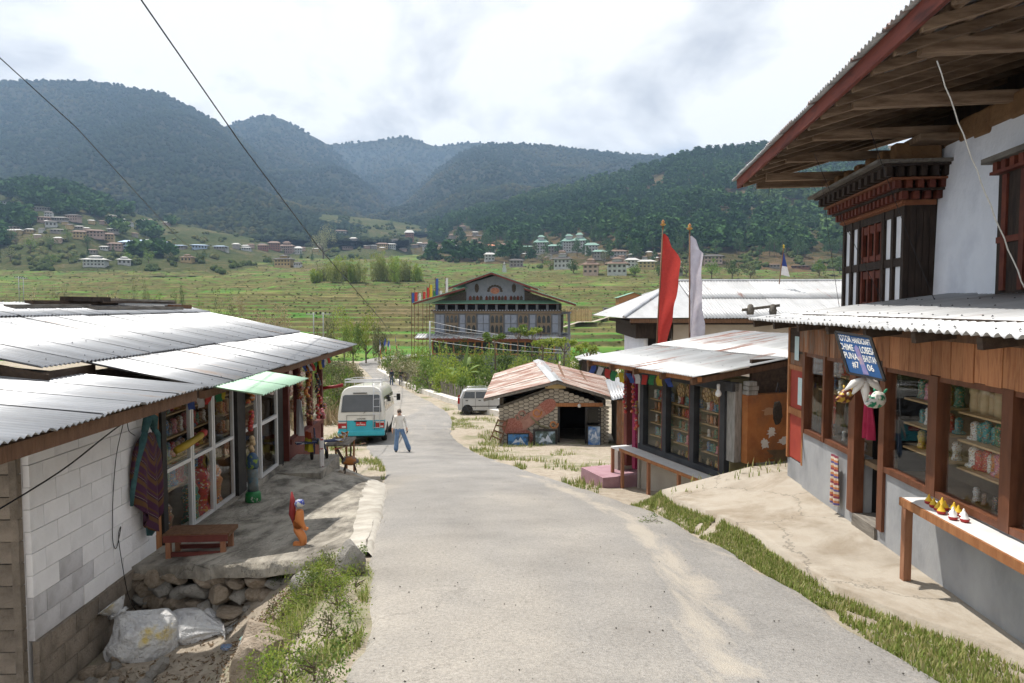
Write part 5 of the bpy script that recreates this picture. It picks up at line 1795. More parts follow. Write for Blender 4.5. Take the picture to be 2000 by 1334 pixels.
for k, yy in enumerate(np.arange(-2.5, yF, 0.62)):
    MB().bar(rp(0.05, yy, -0.19), rp(4.2, yy + 0.05, -0.2), 0.09, 0.1).build('rafter', MATS['rafter_wood'], RE)
for yy in (-1.0, 1.1, 3.2, 5.2, 7.0, 8.7, 10.3, 11.2):
    z_ = 2.74 if yy < 9.5 else 2.68
    MB().bar((ex0 + 0.35, yy, z_), (2.5, yy, z_ + 0.02), 0.13, 0.15).build('cantilever_beam', MATS['rafter_wood'], RE)
    MB().bar((ex0 + 0.45, yy, z_ + 0.08), (ex0 + 0.45, yy, z_ + 0.15), 0.08, 0.08).build('strut', MATS['rafter_wood'], RE)
for yy in np.arange(y0 - 0.2, y1 + 0.5, 0.55):
    MB().bx(xo - 0.3, xo + 0.4, yy, yy + 0.22, 2.27, 2.58).build('wall_plate_block', MATS['mud'], RE, bevel=0.03)
MB().bx(xo - 0.1, 1.2, y0 - 0.6, y1 + 0.4, 2.52, 2.62).build('wall_plate', MATS['rafter_wood'], RE)
MB().bx(1.2, 1.3, -3.0, yF - 0.8, 2.5, 4.0).build('attic_back', MATS['timber_black'], RE)

# ---------------------------------------------------------------- house with the wide white roof behind the corner shop
RF = thing('white_roof_house', 'low plastered house with a broad white corrugated hip roof behind the flags', 'house', (9.5, 27.0, -4.6), R(-1.5), wz=True)
mat('cream_plaster', (0.42, 0.36, 0.30), (0.52, 0.46, 0.39), scale=1.2, rough=0.9, bump=0.3, bscale=8)
MB().bx(-3.1, 5.5, 0.0, 6, -4.6, -0.75).build('wall', MATS['cream_plaster'], RF)
MB().bx(-4.2, -3.1, 0.3, 6, -4.6, -0.9).build('side_wall', MATS['whitewash'], RF)
MB().bx(-4.6, -3.2, -0.1, 6.2, -1.3, -0.62).build('timber_cornice', MATS['timber_black'], RF)
for k, x in enumerate((-4.05, -3.55)):
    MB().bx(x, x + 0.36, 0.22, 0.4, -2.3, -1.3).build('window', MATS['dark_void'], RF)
b = MB().bx(-4.95, 5.8, -0.95, -0.85, -0.66, -0.5).build('fascia_board', MATS['timber_brown'], RF)
MB().bx(-4.9, 5.8, -0.8, 6.5, -0.72, -0.6).build('eave_soffit', MATS['timber_black'], RF)
roof_sheets(RF, (-2.2, -1.0, -0.47), (1, 0, 0), (0, 4.6, 1.55), 8.2, 2.5, MATS['zinc_white'], seed=31, pitch=0.13, amp=0.02, sw=1.0)
roof_sheets(RF, Vector((-2.2, -1.0, -0.45)) + Vector((0, 4.6, 1.55)).normalized() * 2.4, (1, 0, 0), (0, 4.6, 1.55), 8.2, 2.4, MATS['zinc_white'], seed=32, pitch=0.13, amp=0.02, sw=1.0)
b = MB().add([(-5.2, -1.0, -0.47), (-2.2, -1.0, -0.455), (-2.2, 3.6, 1.09), (-5.6, 7.5, -0.47)], [(0, 1, 2), (0, 2, 3)])
b.build('hip_sheet', MATS['zinc_white'], RF)
b = MB().tube([(-5.2, -1.0, -0.43), (-2.2, 3.6, 1.12)], 0.06, 6).tube([(-2.2, 3.6, 1.12), (6, 3.6, 1.12)], 0.06, 6).build('ridge_cap', MATS['zinc'], RF)
b = MB().add([(-2.2, 3.6, 1.09), (6, 3.6, 1.09), (6, 8.2, -0.47), (-5.6, 8.2, -0.47)], [(0, 1, 2, 3)]).build('back_slope', MATS['zinc_white'], RF)
# timber rack lying on the plank shop roof
t = thing('roof_rack_frame', 'small grey timber frame lying on the zinc roof corner', 'timber', tuple(at(1480, 612, 10.3)), R(10))
for x in (-0.12, 0.25): MB().lathe([(0.05, 0), (0.06, 0.06), (0.04, 0.14), (0.02, 0.16)], 7).build('block', MATS['timber_grey'], t, True, (x, 0, -0.02))
MB().bar((-0.25, 0, 0.05), (0.38, 0.05, 0.12), 0.04, 0.04).build('pole', MATS['timber_grey'], t)
# ---------------------------------------------------------------- stone-patterned hut with rusty roof
mat('stone_cream', (0.31, 0.275, 0.22), (0.41, 0.37, 0.305), scale=5, rough=0.9, var=0.14, bump=0.4, bscale=20)
mat('joint_dark', (0.075, 0.065, 0.052), (0.13, 0.115, 0.095), scale=6, rough=0.95)
mat('mural_salmon', (0.30, 0.155, 0.12), (0.37, 0.205, 0.16), scale=4, rough=0.85)
mat('mural_rust', (0.26, 0.09, 0.065), (0.36, 0.16, 0.125), scale=26, rough=0.85, lo=0.48, hi=0.52)
mat('mural_orange', (0.42, 0.17, 0.06), (0.48, 0.22, 0.10), scale=6, rough=0.85)
HX, HY = 1.82, 30.0
HU = thing('stone_hut', 'small hut of cream stones with rusty corrugated gable roof and dark doorway', 'hut', (HX, HY, -6.25), 0, wz=True)
zf = -6.25
wl = MB()
wl.prism([(-2.38, 0.08, zf), (0.22, 0.08, zf), (0.22, 0.08, -3.75), (0.1, 0.08, -3.5), (-2.38, 0.08, -4.45)], (0, 0.2, 0))
wl.prism([(0.22, 0.08, -4.45), (2.36, 0.08, -4.45), (0.22, 0.08, -3.75)], (0, 0.2, 0))
MB().bx(-2.3, 2.3, 0.25, 5.1, -7.2, -6.22).build('floor', MATS['joint_dark'], HU)
wl.bx(2.1, 2.36, 0.08, 0.28, zf, -4.45)
wl.bx(-2.38, -2.2, 0.28, 5.0, -7.2, -4.1).bx(2.2, 2.36, 0.28, 5.0, -7.2, -4.2).bx(-2.38, 2.36, 5.0, 5.2, -7.2, -3.6)
hw0 = wl.build('wall', MATS['joint_dark'], HU)
hexm = MB()
hx, hz_ = 0.285, 0.165
hexm.prism([(-hx * 0.5 + 0.012, 0, 0), (-hx * 0.27, 0, -hz_ * 0.5 + 0.014), (hx * 0.27, 0, -hz_ * 0.5 + 0.014), (hx * 0.5 - 0.012, 0, 0), (hx * 0.27, 0, hz_ * 0.5 - 0.014), (-hx * 0.27, 0, hz_ * 0.5 - 0.014)], (0, 0.05, 0))
hme = hexm.mesh('stone', MATS['stone_cream'])
r = random.Random(6)
col = 0
x = -2.30
while x < 2.4:
    z = zf + (hz_ / 2 if col % 2 else hz_)
    while z < -3.5:
        top = -4.5 + (x + 2.38) / 2.48 * 0.95 if x < 0.1 else -3.55 - (x - 0.1) / 2.26 * 0.9
        if z < top and not (0.16 < x < 2.12 and z < -4.42) and not (x > 2.1 and z > -4.4):
            put('stone', hme, hw0, (x, 0.04 + r.uniform(-0.012, 0.008), z), (0, r.uniform(-0.05, 0.05), 0), (r.uniform(0.92, 1.0), 1, r.uniform(0.9, 1.0)))
        z += hz_
    x += hx * 0.78
    col += 1
MB().bx(-0.35, 0.55, 0.03, 0.10, -3.66, -3.48).build('gable_panel', mat('gable_ochre', (0.45, 0.33, 0.15), (0.5, 0.38, 0.2), scale=4, rough=0.8), HU)
# doorway and door leaf
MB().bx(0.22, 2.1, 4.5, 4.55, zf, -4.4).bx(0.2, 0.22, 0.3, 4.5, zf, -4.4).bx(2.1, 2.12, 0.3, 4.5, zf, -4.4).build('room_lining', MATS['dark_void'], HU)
MB().bx(0.1, 2.2, 0.0, 0.12, -4.46, -4.3).build('lintel', MATS['timber_orange'], HU)
MB().bx(0.2, 0.3, 0.02, 0.2, zf, -4.47).build('door_post', MATS['black_post'], HU)
dl = MB().bx(1.42, 1.5, 0.0, 0.06, zf + 0.05, -4.5).bx(2.05, 2.12, 0.0, 0.06, zf + 0.05, -4.5).bx(1.5, 2.05, 0.01, 0.05, -5.35, -5.28).bx(1.5, 2.05, 0.01, 0.05, -4.56, -4.5).bx(1.5, 2.05, 0.01, 0.05, zf + 0.05, zf + 0.12).build('door_leaf', MATS['black_post'], HU)
MB().bx(1.5, 2.05, 0.03, 0.035, -5.28, -4.56).build('pane', MATS['pane'], dl)
MB().lathe([(0, 0), (0.06, 0.02), (0.08, 0.1), (0.04, 0.17), (0, 0.18)], 9).build('door_ornament', MATS['white_top'], HU, True).location = (1.15, -0.05, -4.5)
# roof slopes: rise slightly to the rear
ridF, ridB = Vector((0.15, -0.4, -3.28)), Vector((-0.45, 5.6, -2.84))
lF, lB = Vector((-3.06, -0.4, -4.06)), Vector((-2.75, 5.6, -3.56))
rF, rB = Vector((3.27, -0.4, -4.22)), Vector((3.0, 5.6, -3.70))
def slope_sheet(name, A, B, Cc, D, m, n, parent, pitch=0.11, amp=0.018):
    """corrugated slope between eave A->B and ridge D->C; corrugations run from ridge to eave; n sheets along the eave"""
    for i in range(n):
        f0, f1 = i / n, (i + 1) / n + (0.015 if i < n - 1 else 0)
        a, b2, c, d = A.lerp(B, f0), A.lerp(B, f1), D.lerp(Cc, f1), D.lerp(Cc, f0)
        L_ = (b2 - a).length
        k = max(4, int(L_ / pitch) * 4)
        nrm = (b2 - a).cross(d - a).normalized()
        if nrm.z < 0: nrm = -nrm
        V = []
        for row in range(4):
            g = row / 3
            for j in range(k + 1):
                h = j / k
                V.append(a.lerp(b2, h).lerp(d.lerp(c, h), g) + nrm * (amp * math.cos(h * L_ / pitch * 2 * math.pi) + 0.006 * (i % 2)))
        V2 = [v - nrm * 0.012 for v in V]
        f_ = grid_faces(4, k + 1)
        me = npmesh(name, [(v.x, v.y, v.z - ZB[parent]) for v in V + V2], np.concatenate([f_, f_[:, ::-1] + len(V)]), m)
        o = bpy.data.objects.new(name, me)
        C.objects.link(o)
        o.parent = parent
slope_sheet('roof_sheet', lF, lB, ridB, ridF, MATS['zinc_rusty'], 4, HU)
slope_sheet('roof_sheet', rF, rB, ridB, ridF, MATS['zinc_rusty'], 4, HU)
MB().add([ridF + Vector((-0.28, 0, -0.03)), ridF + Vector((0, 0, 0.05)), ridF + Vector((0.28, 0, -0.04)), ridB + Vector((-0.28, 0, -0.03)), ridB + Vector((0, 0, 0.05)), ridB + Vector((0.28, 0, -0.04))], [(0, 1, 4, 3), (1, 2, 5, 4)]).build('ridge_cap', MATS['zinc_aged'], HU)
for a_, b2 in ((lF, ridF), (rF, ridF)):
    MB().bar(a_ + Vector((0, 0.02, -0.07)), b2 + Vector((0, 0.02, -0.07)), 0.05, 0.1).build('barge_board', MATS['timber_grey'], HU)
    for f in (0.12, 0.5, 0.86):
        p = a_.lerp(b2, f)
        MB().bar(p + Vector((0, 0.0, -0.10)), p + Vector((0, 5.5, 0.36)), 0.09, 0.1).build('purlin', MATS['timber_brown'], HU)
# mural on the stones: painted shape with curling ribbons
def disc_poly(cx, cz, rx, rz_, a0, a1, n): return [(cx + rx * math.cos(a0 + (a1 - a0) * k / n), cz + rz_ * math.sin(a0 + (a1 - a0) * k / n)) for k in range(n + 1)]
def mural(nm, pts, m, d=0.0):
    MB().prism([(x_, -0.016 - d, z_) for x_, z_ in pts], (0, 0.006, 0)).build(nm, m, HU)
ax = Vector((0.80, 0.60)); nx_ = Vector((-0.60, 0.80))
O = Vector((-1.55, -5.42))
def mp_(a, b2): q = O + ax * a + nx_ * b2; return (q.x, q.y)
mural('mural_figure', [mp_(0.0, -0.26), mp_(1.35, -0.26), mp_(1.35, 0.26), mp_(0.0, 0.26)], MATS['mural_salmon'])
mural('mural_tip', [mp_(1.36, -0.28)] + [mp_(1.62 + 0.42 * math.cos(a), 0.29 * math.sin(a)) for a in np.linspace(-1.4, 1.4, 12)] + [mp_(1.36, 0.28)], MATS['mural_rust'], 0.002)
mural('mural_base', [(O.x - 0.25 + 0.48 * math.cos(a) * 0.95, O.y + 0.06 + 0.40 * math.sin(a)) for a in np.linspace(0, 6.1, 20)], MATS['mural_rust'], 0.001)
mural('mural_base', [(O.x + 0.28 + 0.40 * math.cos(a), O.y - 0.42 + 0.36 * math.sin(a)) for a in np.linspace(0, 6.1, 20)], MATS['mural_rust'], 0.003)
for k, (cx, cz, rr) in enumerate(((-1.35, -4.80, 0.24), (-0.72, -4.72, 0.2), (-1.55, -4.92, 0.15), (0.02, -5.25, 0.18), (-0.25, -5.72, 0.2), (-0.55, -5.62, 0.2), (-0.02, -5.80, 0.15))):
    MB().tube([(cx + rr * math.cos(a) * (0.5 + a / 12), -0.012, cz + rr * math.sin(a) * (0.5 + a / 12)) for a in np.linspace(0, 6.6, 20)], 0.045, 4).build('mural_ribbon', MATS['mural_orange' if k % 2 else 'mural_salmon'], HU)
MB().tube([(-1.0, -0.02, -4.9), (-0.8, -0.02, -5.08), (-0.55, -0.02, -5.3), (-0.2, -0.02, -5.42)], 0.04, 4).build('mural_ribbon', mat('mural_olive', (0.2, 0.18, 0.1), rough=0.9), HU)

# framed paintings leaning against the hut
def painting(px0, px1, py0, py1, Y, label, cols, fw):
    p = at((px0 + px1) / 2, py1, Y)
    w = (px1 - px0) / F * Y
    h = (py1 - py0) / F * Y
    t = thing('framed_painting', label, 'painting', tuple(p))
    lean = 0.06
    for (a0, a1, b0, b1) in ((-w / 2, w / 2, 0, fw), (-w / 2, w / 2, h - fw, h), (-w / 2, -w / 2 + fw, fw, h - fw), (w / 2 - fw, w / 2, fw, h - fw)):
        MB().prism([(a0, lean * b0, b0), (a1, lean * b0, b0), (a1, lean * b1, b1), (a0, lean * b1, b1)], (0, 0.04, 0)).build('frame_bar', MATS['black_post'], t)
    cm = mat('canvas_' + label.split()[0] + label.split()[1], cols[0], cols[1], scale=3.4, rough=0.5, c3=cols[2], lo=0.38, hi=0.62)
    MB().prism([(-w / 2 + fw, 0.012 + lean * fw, fw), (w / 2 - fw, 0.012 + lean * fw, fw), (w / 2 - fw, 0.012 + lean * (h - fw), h - fw), (-w / 2 + fw, 0.012 + lean * (h - fw), h - fw)], (0, 0.02, 0)).build('canvas', cm, t)
    sm = MATS.get('snow') or mat('snow', (0.6, 0.63, 0.68), (0.35, 0.42, 0.52), scale=9, rough=0.5)
    pk_ = [(-w * 0.28, h * 0.3), (-w * 0.1, h * 0.62), (0.0, h * 0.5), (w * 0.1, h * 0.74), (w * 0.3, h * 0.32), (0, h * 0.42)]
    MB().prism([(x_, 0.008 + lean * z_, z_) for x_, z_ in pk_], (0, 0.003, 0)).build('painted_peak', sm, t)
painting(990, 1034, 846, 876, 29.55, 'wide blue mountain painting leaning at the left of hut wall', [(0.03, 0.06, 0.10), (0.05, 0.18, 0.42), (0.10, 0.16, 0.2)], 0.05)
painting(1041, 1089, 838, 878, 29.5, 'dark framed valley painting leaning beside the hut doorway', [(0.04, 0.07, 0.06), (0.10, 0.13, 0.13), (0.30, 0.40, 0.5)], 0.1)
painting(1147, 1174, 831, 871, 29.6, 'upright blue snow peak painting leaning on the hut door', [(0.04, 0.13, 0.35), (0.20, 0.27, 0.38), (0.45, 0.5, 0.57)], 0.04)
# ladder-back chair frame leaning at the left of the hut
t = thing('broken_chair', 'broken wooden chair frame leaning at the left corner of the hut', 'chair', tuple(at(968, 870, 29.7)))
for x_ in (0, 0.42):
    MB().bar((x_ - 0.25, 0, 0.25 if x_ == 0 else 0), (x_ + 0.12, 0.1, 1.15), 0.04, 0.04).build('leg', MATS['timber_brown'], t)
for f in (0.2, 0.45, 0.7, 0.92):
    MB().bar((-0.25 + 0.37 * f, 0.1 * f, 0.25 + 0.9 * f), (0.17 + 0.37 * f, 0.1 * f, 1.15 * f), 0.03, 0.06).build('slat', MATS['timber_brown'], t)

# ---------------------------------------------------------------- small sheds
SHD = thing('timber_shed', 'brown board shed with a pale zinc roof right of the stone hut', 'shed', (6.0, 29.0, -6.1), R(-4), wz=True)
for k in range(14):
    MB().bx(-1.5 + k * 0.22, -1.29 + k * 0.22, 0.02 * (k % 2), 0.05 + 0.02 * (k % 2), -6.1, -4.05 + 0.03 * k).build('board', MATS['plank_worn'], SHD)
MB().bx(-1.5, 1.6, 0.08, 3.0, -6.1, -4.1).build('core', MATS['timber_dark'], SHD)
roof_sheets(SHD, (-1.75, -0.35, -4.0), (3.6, 0, 0.75), (0, 3.6, 0.5), 3.7, 3.6, MATS['zinc'], seed=41, sw=0.92, pitch=0.12)
MB().bar((-1.0, -0.3, -6.1), (-0.6, -0.3, -4.3), 0.06, 0.06).build('prop', MATS['timber_grey'], SHD)
def small_shed(px, py, Y, w, h, dpt, label, rm, wm_):
    p = at(px, py, Y)
    t = thing('field_shed', label, 'shed', tuple(p))
    MB().bx(-w / 2, w / 2, 0, dpt, 0, h).build('wall', MATS[wm_], t)
    rz_ = 0.32 * w / 2
    for s_ in (-1, 1):
        MB().prism([(s_ * (w / 2 + 0.35), -0.35, h - 0.1), (0, -0.35, h + rz_), (0, dpt + 0.3, h + rz_), (s_ * (w / 2 + 0.35), dpt + 0.3, h - 0.1)], (0, 0, 0.05)).build('roof_sheet', MATS[rm], t)
    MB().prism([(-w / 2, 0.01, h), (w / 2, 0.01, h), (0, 0.01, h + rz_ - 0.05)], (0, 0.1, 0)).build('gable', MATS[wm_], t)
    MB().bx(-w * 0.2, w * 0.1, -0.03, 0.02, 0.1, h * 0.8).build('door', MATS['dark_void'], t)
    return t
small_shed(1170, 742, 56, 2.7, 1.7, 3.2, 'dark little shed with white gable roof among the papaya trees', 'zinc_white', 'timber_black')
small_shed(1238, 604, 150, 6.5, 2.6, 5, 'orange timber shed with green roof beside the field road', 'roof_green', 'timber_orange')
small_shed(1298, 600, 165, 9.5, 3.0, 6, 'grey roofed shed right of the orange shed', 'zinc', 'mud')
# bamboo screen and field path right of the big house
BF = thing('bamboo_screen', 'pale upright bamboo screen right of the big house', 'fence', tuple(at(1106, 628, 112)))
r = random.Random(2)
for k in range(34):
    MB().tube([(k * 0.125, 0, 0), (k * 0.125 + r.uniform(-0.03, 0.03), 0, 1.9 + r.uniform(-0.15, 0.25))], 0.05, 5).build('pole', mat('bamboo_dry', (0.40, 0.28, 0.14), (0.5, 0.37, 0.2), scale=3, rough=0.8, var=0.25), BF)
pp = [hit(px, py, 118) for px, py in ((1100, 641), (1130, 636), (1160, 631), (1180, 628), (1200, 618))]
V = []
for a in pp: V += [(a.x, a.y - 2.0, a.z + 0.25), (a.x, a.y + 2.4, a.z + 0.35)]
o = bpy.data.objects.new('path', npmesh('path', V, [[2 * i, 2 * i + 2, 2 * i + 3, 2 * i + 1] for i in range(len(pp) - 1)], MATS['concrete']))
C.objects.link(o); tag(o, kind='structure')

# ---------------------------------------------------------------- big farmhouse in the middle distance
mat('j_wall', (0.13, 0.137, 0.155), (0.18, 0.187, 0.205), scale=1.0, rough=0.9)
mat('j_panel', (0.20, 0.225, 0.28), (0.25, 0.275, 0.33), scale=2, rough=0.85)
mat('j_orn', (0.13, 0.10, 0.07), (0.22, 0.17, 0.12), scale=9, rough=0.8, detail=2)
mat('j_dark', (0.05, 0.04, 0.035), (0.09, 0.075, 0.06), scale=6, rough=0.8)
mat('j_glass', (0.025, 0.03, 0.035), rough=0.15, spec=0.6)
J = thing('farmhouse', 'three storey painted farmhouse with green gable roofs and carved windows', 'house', (-1.9, 89.0, -8.8), R(-6), wz=True)
MB().bx(-8.75, 7.6, 0, 11, -8.8, -6.3).build('base_wall', MATS['j_wall'], J)
MB().bx(-8.4, 8.2, 0.25, 11, -6.3, -0.9).build('wall', MATS['j_wall'], J)
MB().bx(8.2, 9.3, 1.2, 11, -8.8, -3.9).build('side_porch', MATS['j_wall'], J)
for y in (1.2, 3.2, 5.5): MB().bx(9.1, 9.35, y, y + 0.25, -3.9, -0.9).build('porch_post', MATS['j_wall'], J)
MB().bx(8.2, 9.4, 1.1, 11, -1.1, -0.85).build('porch_beam', MATS['j_wall'], J)
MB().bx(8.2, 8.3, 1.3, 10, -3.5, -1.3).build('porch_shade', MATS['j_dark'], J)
for y in (1.25, 3.3, 5.6): MB().bx(9.2, 9.26, y + 0.3, y + 1.6, -3.3, -1.4).build('porch_window', MATS['j_glass'], J)
# ground floor: timber front with panes
gx0, gx1 = -8.6, 7.4
MB().bx(gx0, gx1, -0.2, 0.25, -4.75, -4.2).build('timber_head', MATS['timber_orange'], J)
MB().bx(gx0, gx1, -0.2, 0.25, -6.45, -6.25).build('timber_sill', MATS['timber_orange'], J)
n = 17
for k in range(n + 1):
    xx = gx0 + (gx1 - gx0) * k / n
    MB().bx(xx - 0.1, xx + 0.1, -0.22, 0.2, -6.25, -4.75).build('mullion', MATS['timber_orange'], J)
    if k < n: MB().bx(xx + 0.1, xx + (gx1 - gx0) / n - 0.1, -0.08, 0.0, -6.25, -4.75).build('pane', MATS['j_glass'], J)
# canopy
roof_sheets(J, (-10.6, -1.9, -4.2), (1, 0, 0), (0, 2.1, 0.5), 18.6, 2.2, MATS['zinc_aged'], seed=51, sw=1.9, pitch=0.4, amp=0.05)
MB().bx(-10.4, 7.9, -1.85, -1.75, -4.4, -4.25).build('canopy_fascia', MATS['timber_red'], J)
# upper floor: white panels and carved windows
def carved_window(x0, x1, z0, z1, na):
    f = MB().bx(x0, x1, 0.12, 0.26, z0, z1).build('window', MATS['j_orn'], J)
    w_ = (x1 - x0) / na
    for r_ in range(2):
        a0 = z0 + 0.15 + r_ * (z1 - z0) / 2
        hh_ = (z1 - z0) / 2 - 0.3
        for k in range(na):
            cx = x0 + w_ * (k + 0.5)
            hw2 = w_ * 0.34
            pts = [(cx - hw2, 0.09, a0), (cx + hw2, 0.09, a0), (cx + hw2, 0.09, a0 + hh_ * 0.65), (cx + hw2 * 0.5, 0.09, a0 + hh_ * 0.92), (cx, 0.09, a0 + hh_), (cx - hw2 * 0.5, 0.09, a0 + hh_ * 0.92), (cx - hw2, 0.09, a0 + hh_ * 0.65)]
            MB().prism(pts, (0, 0.02, 0)).build('pane', MATS['j_glass'], f)
seq = [('p', 1.35), ('w', 1.9, 3), ('p', 0.95), ('w', 1.5, 2), ('p', 1.75), ('w', 1.9, 3), ('p', 1.85), ('w', 1.5, 2), ('p', 1.0), ('w', 2.0, 3), ('p', 1.0)]
tot = sum(s[1] for s in seq)
x = -8.3
for s in seq:
    w_ = s[1] * 16.3 / tot
    if s[0] == 'w': carved_window(x + 0.08, x + w_ - 0.08, -3.65, -1.1, s[2])
    else:
        nn = 2 if s[1] > 1.2 else 1
        for k in range(nn):
            for z0, z1 in ((-3.45, -2.4), (-2.3, -1.2)):
                MB().bx(x + 0.1 + (w_ - 0.2) * k / nn + 0.04, x + 0.1 + (w_ - 0.2) * (k + 1) / nn - 0.04, 0.15, 0.26, z0, z1).build('white_panel', MATS['j_panel'], J)
    x += w_
MB().bx(-8.6, 8.3, 0.0, 0.3, -1.02, -0.72).build('cornice', MATS['j_orn'], J)
dm_ = MB().bx(0, 0.16, -0.14, 0, 0, 0.14).mesh('dentil', MATS['j_panel'])
for k in range(46): put('dentil', dm_, J, (-8.5 + k * 0.365, -0.02, -0.68))
MB().bx(-8.8, 8.4, -0.12, 0.3, -0.72, -0.53).build('cornice', MATS['j_dark'], J)
MB().bx(-8.2, 8.0, 0.9, 10.5, -0.55, 0.3).build('attic_shade_block', MATS['dark_void'], J)  # near-black block standing in for the shade of the open attic
for k in range(13): MB().bx(-8.3 + k * 1.33, -8.0 + k * 1.33, 0.3, 0.6, -0.53, 0.25).build('attic_post', MATS['j_wall'], J)
MB().bx(-8.4, 8.2, 0.0, 0.3, 0.15, 0.24).build('red_rail', MATS['timber_red'], J)
# lower roof wings, apron roof, gable wall, top roof
MB().prism([(-8.5, -0.5, 0.26), (8.3, -0.5, 0.26), (6.5, 1.3, 0.95), (-6.5, 1.3, 0.95)], (0, 0, 0.06)).build('apron_roof', MATS['roof_green'], J)
def wing(xe, ze, xr, zr, name, y0=-1.6, y1=12):
    MB().prism([(xe, y0, ze), (xr, y0, zr), (xr, y1, zr), (xe, y1, ze)], (0, 0, 0.10)).build(name, MATS['roof_green'], J)
    MB().prism([(xe, y0 - 0.05, ze - 0.22), (xr, y0 - 0.05, zr - 0.22), (xr, y0 - 0.05, zr + 0.02), (xe, y0 - 0.05, ze + 0.02)], (0, 0.12, 0)).build('barge_board', MATS['timber_red'], J)
wing(-10.8, 0.32, -4.0, 2.3, 'lower_roof')
wing(10.2, 0.15, 3.6, 2.25, 'lower_roof')
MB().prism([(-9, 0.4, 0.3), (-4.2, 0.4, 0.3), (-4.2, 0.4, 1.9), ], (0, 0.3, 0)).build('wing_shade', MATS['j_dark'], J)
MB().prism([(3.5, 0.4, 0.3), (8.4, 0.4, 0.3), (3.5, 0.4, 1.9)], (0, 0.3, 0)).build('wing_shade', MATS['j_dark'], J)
MB().prism([(-4.3, 0.6, 0.3), (3.5, 0.6, 0.3), (3.5, 0.6, 2.8), (-0.5, 0.6, 3.9), (-4.3, 0.6, 2.8)], (0, 10, 0)).build('gable_wall', MATS['j_panel'], J)
wing(-6.1, 2.3, -0.5, 4.2, 'top_roof', -1.9, 12)
wing(5.4, 2.1, -0.5, 4.2, 'top_roof', -1.9, 12)
for x0, x1, k in ((-3.9, -2.0, 4), (-1.7, 1.2, 7), (1.5, 3.3, 4)):
    for q in range(k):
        cx = x0 + (x1 - x0) * (q + 0.5) / k
        hw2 = (x1 - x0) / k * 0.42
        MB().prism([(cx - hw2, 0.55, 0.62), (cx + hw2, 0.55, 0.62), (cx + hw2, 0.55, 1.1), (cx, 0.55, 1.35), (cx - hw2, 0.55, 1.1)], (0, 0.06, 0)).build('gable_window', MATS['j_dark' if q % 2 else 'carved_red'], J)
for cx in (-2.8, 2.1):
    MB().prism([(cx + 0.28 * math.cos(a), 0.55, 2.3 + 0.6 * math.sin(a)) for a in np.linspace(0, 6.0, 14)], (0, 0.06, 0)).build('oval_window', MATS['j_dark'], J)
for k in range(9):
    a = math.pi * (k + 0.5) / 9 * 1.15 - 0.25
    MB().prism([(-0.4 + 0.85 * math.cos(a) + 0.2 * math.cos(t_), 0.55, 1.95 + 0.65 * math.sin(a) + 0.15 * math.sin(t_)) for t_ in np.linspace(0, 5.5, 8)], (0, 0.05, 0)).build('emblem_petal', MATS['j_dark'], J)
MB().prism([(-0.4 + 0.6 * math.cos(t_), 0.54, 1.95 + 0.42 * math.sin(t_)) for t_ in np.linspace(0, 6.0, 16)], (0, 0.05, 0)).build('emblem', mat('emblem_red', (0.32, 0.10, 0.07), (0.45, 0.25, 0.17), scale=5, rough=0.8), J)

# ---------------------------------------------------------------- houses of the far villages
mat('fh_white', (0.36, 0.36, 0.35), (0.46, 0.46, 0.44), scale=0.5, rough=0.9)
mat('fh_pink', (0.34, 0.24, 0.20), (0.42, 0.31, 0.26), scale=0.5, rough=0.9)
mat('fh_ochre', (0.36, 0.26, 0.13), (0.44, 0.33, 0.18), scale=0.5, rough=0.9)
mat('fh_brick', (0.22, 0.10, 0.07), (0.28, 0.14, 0.10), scale=0.5, rough=0.9)
mat('fh_grey', (0.22, 0.20, 0.18), (0.30, 0.27, 0.24), scale=0.5, rough=0.9)
mat('fh_blue', (0.30, 0.38, 0.50), (0.38, 0.46, 0.58), scale=0.5, rough=0.8)
mat('fr_brown', (0.12, 0.075, 0.055), (0.18, 0.12, 0.09), scale=0.5, rough=0.8)
mat('fr_dark', (0.05, 0.045, 0.042), (0.09, 0.08, 0.072), scale=0.5, rough=0.8)
mat('fr_pale', (0.38, 0.37, 0.355), (0.48, 0.47, 0.45), scale=0.5, rough=0.7)
mat('fr_orange', (0.42, 0.16, 0.08), (0.5, 0.22, 0.12), scale=0.5, rough=0.8)
mat('fr_green', (0.13, 0.23, 0.19), (0.18, 0.29, 0.24), scale=0.5, rough=0.7)
mat('fr_blue', (0.34, 0.45, 0.62), (0.42, 0.52, 0.68), scale=0.5, rough=0.6)
WINM = MB().bx(-0.5, 0.5, -0.06, 0.05, 0, 1).mesh('window', MATS['j_dark'])
